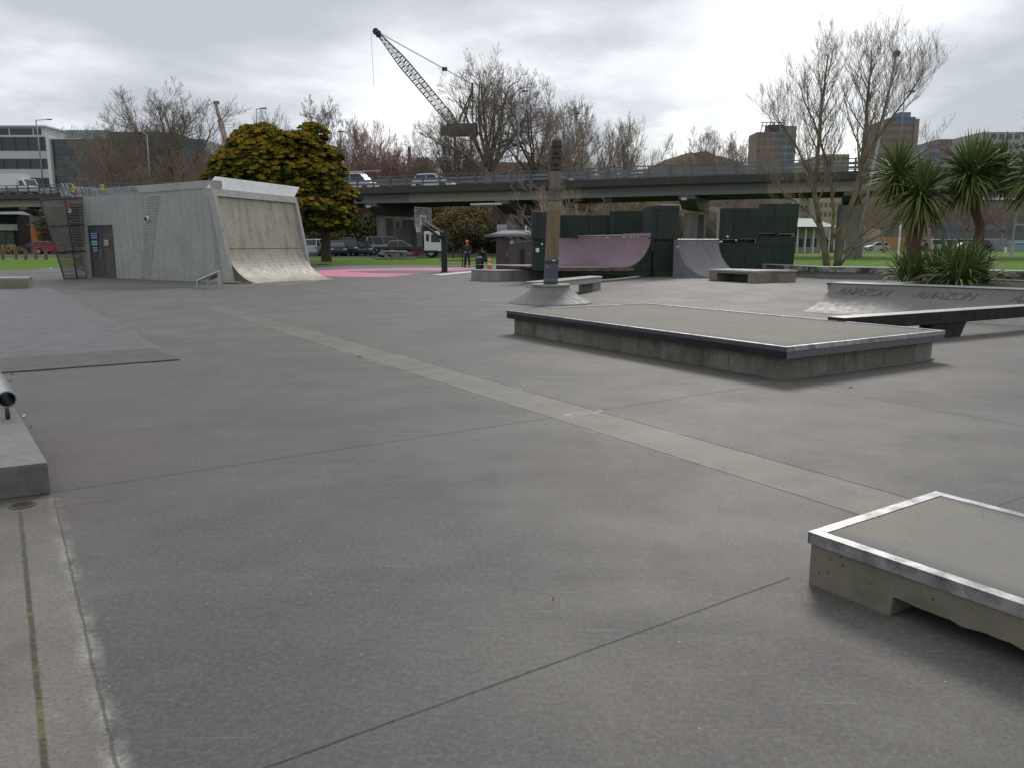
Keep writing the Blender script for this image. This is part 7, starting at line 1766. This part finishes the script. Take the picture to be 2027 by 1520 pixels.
    leader([(1660, 524), (1690, 492), (1745, 465), (1790, 440), (1830, 420)], Y, Y - 1.8, .08, .014, 1.0, 8, up=.2)
    leader([(1640, 480), (1600, 420), (1560, 390), (1525, 355), (1505, 330)], Y, Y - 1., .06, .012, 1.4, 14)
    leader([(1650, 470), (1690, 420), (1735, 380), (1780, 340)], Y, Y + 1.4, .06, .012, 1.5, 12)
    T.build('trunk', bark_y, o, smooth=True, recalc=False); L1.build('limbs', bark_g, o, recalc=False); W.build('crown', bark_b, o, recalc=False); B.build('buds', bark_r, o, recalc=False)
fg_tree()

# ================================================================== THICKETS (uncountable brush)
def thicket(name, label, areas, m, n, seed, hmin=.5):
    rr = random.Random(seed); b = MB()
    for k in range(n):
        (px0, px1, yt, Y0, Y1, z0) = areas[rr.randrange(len(areas))]
        px = rr.uniform(px0, px1); Y = rr.uniform(Y0, Y1); t_ = A(px, yt, Y); h = (t_.z - z0) * rr.uniform(hmin, 1.0); X = t_.x
        for s in range(16):
            az = rr.uniform(0, 6.28); tl = rr.uniform(.05, .5); d = Vector((math.sin(tl) * math.cos(az), math.sin(tl) * math.sin(az), math.cos(tl)))
            p = Vector((X, Y, z0)); pts = [p]; n_ = 4
            for i in range(n_): d = (d + Vector((rr.uniform(-1, 1), rr.uniform(-1, 1), rr.uniform(-.2, .6))) * .2).normalized(); p = p + d * h / n_ * rr.uniform(.8, 1.05); pts.append(p)
            b.path(pts, [.05, .045, .04, .035, .025], 3, False)
            for q in range(5):
                i = rr.randint(1, n_ - 1); p = pts[i].lerp(pts[i + 1], rr.random()); az = rr.uniform(0, 6.28); d2 = (Vector((math.cos(az), math.sin(az), rr.uniform(.2, 1.6)))).normalized()
                b.path([p, p + d2 * h * .10, p + (d2 + UZ * .5).normalized() * h * .2], [.035, .03, .02], 3, False)
    o = b.build(name, m, None, recalc=False); return tag(o, label, 'brush', kind='stuff')
thicket('brush', 'brown leafless brush filling the view behind the viaduct', [(440, 560, 308, 135, 150, .4), (640, 830, 300, 118, 140, .4), (830, 1120, 296, 120, 145, .4), (1080, 1260, 300, 112, 140, .4)], bark_b, 380, 5)
thicket('brush', 'reddish leafless brush behind the left part of the viaduct', [(150, 420, 330, 125, 148, .4), (400, 480, 300, 130, 150, .4), (650, 800, 296, 118, 130, .4)], bark_r, 200, 6)
thicket('brush', 'pale brown brush under the viaduct above the ramps', [(1000, 1100, 398, 92, 108, .4), (1090, 1300, 398, 92, 112, .4), (1340, 1430, 402, 92, 108, .4)], bark_p, 110, 7)
# ================================================================== LEAFY TREES
def leaf_crown(seed, n_clump, ex, per, cs, ls, shell=.55, flat=.5, bottom=-.9):
    rr = random.Random(seed); b = MB()
    for k in range(n_clump):
        while True:
            v_ = Vector((rr.uniform(-1, 1), rr.uniform(-1, 1), rr.uniform(bottom, 1)))
            if shell < v_.length < 1.0: break
        c = Vector((v_.x * ex[0], v_.y * ex[1], v_.z * ex[2])) * rr.uniform(.9, 1.08); s = cs * rr.uniform(.6, 1.35)
        for j in range(per):
            u = Vector((rr.gauss(0, .5), rr.gauss(0, .5), rr.gauss(0, .5) * flat)) * s; p = c + u
            d = Vector((rr.uniform(-1, 1), rr.uniform(-1, 1), rr.uniform(-.5, .9))).normalized(); e = d.cross(Vector((rr.uniform(-1, 1), rr.uniform(-1, 1), rr.uniform(-1, 1)))).normalized(); l_ = ls * rr.uniform(.6, 1.3)
            b.quad(p - d * l_, p + e * l_ * .45, p + d * l_, p - e * l_ * .45)
    return b
ol = rnd_mat('leaf_olive', (.20, .17, .06), (.33, .25, .10)); dg_ = rnd_mat('leaf_dark', (.09, .10, .045), (.18, .15, .075))
def leafy(label, px, pyt, pyb, wpx, Y, m, seed, n=150, name='leafy_tree', cat='tree', per=34, ls=.20):
    t_, bt_ = A(px, pyt, Y), A(px, pyb, Y); ex = (wpx / 2 / F * Y, wpx / 2 / F * Y * .8, (t_.z - bt_.z) / 2); zc_ = (t_.z + bt_.z) / 2; z0 = lz(t_.x, Y)
    o = thing(name, label, cat, (t_.x, Y, z0)); b = leaf_crown(seed, n, ex, per, max(.7, ex[0] * .28), ls); b.v = [(x + t_.x, y + Y, z + zc_) for x, y, z in b.v]; b.build('crown', m, o, recalc=False)
    b = MB(); b.path([(t_.x, Y, z0), (t_.x + .2, Y, zc_)], [.3, .15], 7)
    rr = random.Random(seed)
    for k in range(7): az = rr.uniform(0, 6.28); b.path([(t_.x + .1, Y, lerp(z0, zc_, .5 + .06 * k)), (t_.x + math.cos(az) * ex[0] * .6, Y + math.sin(az) * ex[1] * .6, zc_ + rr.uniform(-.2, .5) * ex[2])], [.1, .04], 5)
    b.build('trunk', bark_b, o); return o
leafy('olive evergreen tree under the viaduct left of the toilet kiosk', 922, 404, 485, 115, 108, ol, 1, 260)
leafy('dark evergreen bush low under the viaduct behind the person in the cap', 935, 446, 495, 100, 104, dg_, 2, 160)
leafy('olive shrub under the viaduct between the conifer and the pier', 640, 428, 495, 75, 112, ol, 3, 150)
leafy('olive shrub under the viaduct right of the first pier', 815, 420, 480, 70, 114, ol, 4, 110)
leafy('olive brown shrub behind the ramp box under the viaduct', 1385, 412, 490, 90, 96, ol, 5, 160)
leafy('dark shrub behind the kiosk under the viaduct', 1025, 420, 490, 100, 106, dg_, 6, 150)
leafy('dark shrub by the metal screen at the left under the viaduct', 92, 412, 490, 40, 104, dg_, 8, 80)
leafy('small dark shrub below the shop building at the left edge', 12, 490, 504, 55, 96, ol, 9, 60, ls=.14)
# more brush mass behind the viaduct underside
leafy('wide dark shrub mass far under the viaduct behind the pink ramp', 1190, 402, 500, 240, 118, ol, 10, 420, ls=.26)
leafy('wide dark shrub mass far under the viaduct behind the parked cars', 690, 410, 505, 190, 120, dg_, 12, 300, ls=.26)
# ---- golden conifer
def conifer():
    rr = random.Random(9); Y = 62.; z0 = .35; cx_ = A(590, 400, Y).x
    o = thing('golden_conifer', 'broad conifer with golden green layered foliage behind the skate wall', 'conifer', (A(645, 480, Y).x, Y, z0))
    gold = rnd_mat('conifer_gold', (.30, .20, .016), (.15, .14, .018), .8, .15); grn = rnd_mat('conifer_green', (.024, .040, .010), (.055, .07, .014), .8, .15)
    K = MB(); out = [(440, 362), (432, 330), (470, 300), (480, 262), (540, 252), (590, 250), (640, 272), (680, 320), (690, 370), (708, 430), (690, 465)]
    def halfw(py):   # outline of the crown, left and right edge pixels at a given height
        Lx = plin(((245, 545), (262, 500), (285, 478), (305, 462), (322, 436), (350, 418), (372, 412), (420, 470), (470, 560)), py)
        Rx = plin(((245, 600), (262, 628), (285, 652), (320, 664), (350, 676), (380, 690), (420, 698), (445, 690), (472, 660)), py)
        wv = 9 * math.sin(py * .17) + 6 * math.sin(py * .31 + 1); Lx += wv * .6; Rx += 8 * math.sin(py * .21 + 2) + 5 * math.sin(py * .37)
        return Lx, Rx
    # opaque inner mass of dark foliage, then rounded sprays on its surface
    C = MB()
    def core(u, v_):
        a = u * 2 * math.pi; py = lerp(262, 462, v_); Lx, Rx = halfw(py); c = (Lx + Rx) / 2; hw = (Rx - Lx) / 2 * .70 * math.sin(max(.03, min(1, v_ * 4, (1 - v_) * 6)) * math.pi / 2)
        q = A(c + hw * math.cos(a) * (1 + .06 * math.sin(5 * a + py * .1)), py, Y); return (q.x, Y + hw / F * Y * .85 * math.sin(a), q.z)
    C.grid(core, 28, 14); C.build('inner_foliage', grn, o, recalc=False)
    def spray(p, s, gold_p, outw):
        # one spray: a bumpy flattened dome, gold above and green beneath, fringed with leaf blades
        ph = [rr.uniform(0, 6.28) for _ in range(4)]; nu, nv = 8, 2; t0_ = outw * .35 + UZ; t0_.normalize(); sd_ = t0_.orthogonal().normalized(); fw = t0_.cross(sd_)
        g_ = rr.random() < gold_p
        for half in (0, 1):
            vs = []
            for i in range(nu):
                for j in range(nv + 1):
                    a = 2 * math.pi * i / nu; e = (j / nv) * math.pi / 2; r = s * math.cos(e) * (1 + .22 * math.sin(4 * a + ph[0]) + .14 * math.sin(7 * a + ph[1] + e * 3)) * (1 + rr.uniform(-.07, .07))
                    z = s * (.62 if half == 0 else -.32) * math.sin(e) * (1 + .25 * math.sin(3 * a + ph[2] + e * 4)) + rr.uniform(-.03, .03) * s
                    vs.append(p + sd_ * r * math.cos(a) + fw * r * math.sin(a) + t0_ * z)
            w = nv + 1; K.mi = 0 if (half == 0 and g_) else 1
            K.add(vs, [(i * w + j, ((i + 1) % nu) * w + j, ((i + 1) % nu) * w + j + 1, i * w + j + 1) for i in range(nu) for j in range(nv)])
        for j in range(22):
            a = rr.uniform(0, 6.28); e = rr.uniform(-.25, 1.3); r = s * math.cos(e) * rr.uniform(.85, 1.12); q = p + sd_ * r * math.cos(a) + fw * r * math.sin(a) + t0_ * (s * .62 * math.sin(e))
            d = ((sd_ * math.cos(a) + fw * math.sin(a)) * rr.uniform(.3, 1) + t0_ * rr.uniform(.1, .9)).normalized(); e2 = d.cross(Vector((rr.uniform(-.5, .5), rr.uniform(-.5, .5), 1))).normalized(); l_ = rr.uniform(.06, .15)
            K.mi = 0 if g_ and e > .0 else 1; K.quad(q - d * l_ * .3, q + e2 * l_ * .4 + d * l_ * .3, q + d * l_, q - e2 * l_ * .4 + d * l_ * .3)
    for k in range(175):
        py = 262 + 190 * rr.random() ** .92; Lx, Rx = halfw(py); c = (Lx + Rx) / 2; hw = (Rx - Lx) / 2
        a = rr.uniform(math.pi * .93, 2.07 * math.pi) if rr.random() < .82 else rr.uniform(0, 6.28); rad = rr.uniform(.66, .90)
        q = A(c + hw * rad * math.cos(a), py, Y); q.y = Y + hw / F * Y * rad * math.sin(a) * .9; R1 = rr.uniform(.65, 1.35); out_ = Vector((math.cos(a), math.sin(a), .35)).normalized()
        for j in range(int(24 * R1 * R1) + 8):
            while True:
                d = Vector((rr.gauss(0, 1), rr.gauss(0, 1), rr.gauss(0, 1))).normalized()
                if d.z > -.35 and d.dot(out_) > -.45: break
            p = q + Vector((d.x * R1, d.y * R1, d.z * R1 * .62)); hi = max(0, min(1, (d.z + .3) / .9))
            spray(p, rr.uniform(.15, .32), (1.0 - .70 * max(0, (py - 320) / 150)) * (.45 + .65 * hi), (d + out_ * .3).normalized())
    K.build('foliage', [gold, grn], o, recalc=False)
    b = MB(); xb = A(645, 480, Y).x; b.path([(xb, Y, z0 - .1), (xb, Y, 2.2), (xb - .6, Y, 5), (cx_, Y, 8.6)], [.42, .34, .25, .08], 9)
    for k in range(26):
        z = rr.uniform(2., 8.5); az = rr.uniform(0, 6.28); L = rr.uniform(2.0, 4.2) * (1.15 - z / 12); x0_ = lerp(xb, cx_, min(1, (z - 2) / 5)); b.path([(x0_, Y, z), (x0_ + math.cos(az) * L, Y + math.sin(az) * L, z + .5)], [.10, .03], 5)
    b.build('trunk', mk('bark_dark', (.075, .055, .042), None, 2, .95), o, recalc=False)
conifer()
# ---- cabbage trees
leafA = rnd_mat('cabbage_leaf', (.09, .145, .042), (.20, .26, .09), .6, .25); leafY = rnd_mat('cabbage_leaf_old', (.22, .20, .05), (.15, .12, .04), .6, .3)
cbark = mk('cabbage_bark', (.15, .10, .07), (.10, .068, .05), 6, .95, 0, .8, 25, .02)
def blade(b, p, d, L, w, droop, rr, n=5):
    side = d.cross(UZ); side = side.normalized() if side.length > .05 else Vector((1, 0, 0)); side = (side + Vector((rr.uniform(-.3, .3), rr.uniform(-.3, .3), rr.uniform(-.4, .4)))).normalized()
    vs = []; q = p.copy(); dd = d.copy()
    for i in range(n + 1):
        t = i / n; ww = w * (.55 + 1.4 * t * (1 - t) * 1.6) * (1 - t ** 3) + .001; up_ = side.cross(dd).normalized()
        vs += [q - side * ww / 2, q + side * ww / 2]
        dd = (dd - UZ * droop * (.25 + t) / n * 2).normalized(); q = q + dd * L / n
    b.add(vs, [(2 * i, 2 * i + 1, 2 * i + 3, 2 * i + 2) for i in range(n)])
def cabbage(label, Y, stems, crowns, seed):
    rr = random.Random(seed); base = A(*stems[0][0], Y); o = thing('cabbage_tree', label, 'cabbage tree', (base.x, Y, HQ - .06), 'cabbage trees in the planter')
    b = MB()
    for st_, r in stems and [(s, .11) for s in stems]:
        pts = [A(px, py, Y + dy) for (px, py, dy) in [(q + (0,))[:3] if len(q) == 2 else q for q in st_]]
        P_ = [pts[0]]
        for i in range(len(pts) - 1): P_ += [pts[i].lerp(pts[i + 1], .5) + Vector((rr.uniform(-.02, .02), 0, 0)), pts[i + 1]]
        b.path(P_, [lerp(.15, .09, i / (len(P_) - 1)) * (1 + .08 * rr.uniform(-1, 1)) for i in range(len(P_))], 10)
    b.build('trunk', cbark, o, smooth=True, recalc=False)
    for (px, py, dy, rpx, n) in crowns:
        c = A(px, py, Y + dy); R_ = rpx / F * (Y + dy); K = MB()
        for k in range(n):
            z = rr.uniform(-.75, 1.0); a = rr.uniform(0, 6.28); h_ = math.sqrt(max(0, 1 - z * z)); d = Vector((h_ * math.cos(a), h_ * math.sin(a), z + .15)).normalized()
            K.mi = 1 if (z < -.35 and rr.random() < .5) else 0
            L = R_ * rr.uniform(.85, 1.12); dr_ = .18 + .45 * (1 - z) * rr.random()
            blade(K, c + d * .05 + UZ * rr.uniform(-.2, .1), d, L, rr.uniform(.045, .07), dr_, rr)
        for k in range(n // 3):        # hanging older leaves along the neck
            a = rr.uniform(0, 6.28); d = Vector((math.cos(a), math.sin(a), rr.uniform(-.9, -.2))).normalized(); K.mi = 1 if rr.random() < .6 else 0
            blade(K, c - UZ * rr.uniform(.1, .35), d, R_ * rr.uniform(.5, 1.2), rr.uniform(.045, .065), 1.1, rr)
        K.build('leaf_crown', [leafA, leafY], o, recalc=False)
cabbage('left cabbage tree with two spiky crowns, the lower one drooping, right of the bare tree', 21.5, [[(1815, 575), (1812, 480), (1822, 430), (1826, 395)], [(1808, 560), (1802, 460), (1790, 415), (1782, 350)]], [(1777, 345, .3, 70, 300), (1822, 385, -.3, 78, 330)], 1)
cabbage('tall middle cabbage tree with a bent trunk and three crowns', 21.5, [[(1930, 575), (1936, 480), (1940, 445), (1924, 395), (1920, 350)], [(1922, 385), (1938, 350), (1948, 318)], [(1924, 380), (1960, 360), (1988, 335)]], [(1921, 345, -.3, 78, 350), (1944, 322, .3, 56, 210), (1986, 336, .5, 62, 230)], 2)
cabbage('right cabbage tree cut off by the right edge of the photo', 20.0, [[(2075, 575), (2070, 480), (2062, 400), (2055, 345)], [(2062, 400), (2075, 330), (2085, 262)]], [(2056, 348, 0, 80, 300), (2088, 270, .3, 74, 240)], 3)
def flax(label, px, py, Y, n, R_, seed, rise=1.0):
    rr = random.Random(seed); c = A(px, py, Y); c.z = HQ - .07; o = thing('flax_bush', label, 'flax', c, 'flax bushes in the planter'); K = MB()
    for k in range(n):
        a = rr.uniform(0, 6.28); tl = rr.uniform(.08, 1.0); d = Vector((math.sin(tl) * math.cos(a), math.sin(tl) * math.sin(a), math.cos(tl))); L = R_ * rr.uniform(.75, 1.2) * rise
        K.mi = 1 if rr.random() < .08 else 0
        blade(K, c + Vector((rr.uniform(-.18, .18), rr.uniform(-.18, .18), 0)), d, L, rr.uniform(.04, .065), rr.uniform(.4, 1.15) * (.5 + tl), rr, 6)
    K.build('leaves', [leafA, leafY], o, recalc=False)
flax('smaller flax bush at the left end of the planter', 1800, 555, 21.6, 190, 1.05, 4)
flax('broad arching flax bush in the middle of the planter', 1900, 566, 20.4, 260, 1.30, 5)
flax('flax bush behind the broad one at the foot of the middle cabbage tree', 1860, 556, 22.0, 170, 1.20, 6)
flax('flax bush with upright blades at the right end of the planter', 1935, 560, 21.4, 130, 1.05, 7)
# grass tufts along the screen and walls
o = leaf_crown(33, 40, (.9, .35, .5), 26, .3, .07, .2); 
pbx = G(152, 548); o.v = [(x + pbx.x, y + pbx.y + 1.2, z + .75) for x, y, z in o.v]
rbush = thing('red_bush', 'small reddish leafless bush seen through the metal screen', 'bush', (pbx.x, pbx.y + 1.2, 0)); o.build('twigs', rnd_mat('red_leaf', (.22, .05, .05), (.14, .045, .04)), rbush, recalc=False)
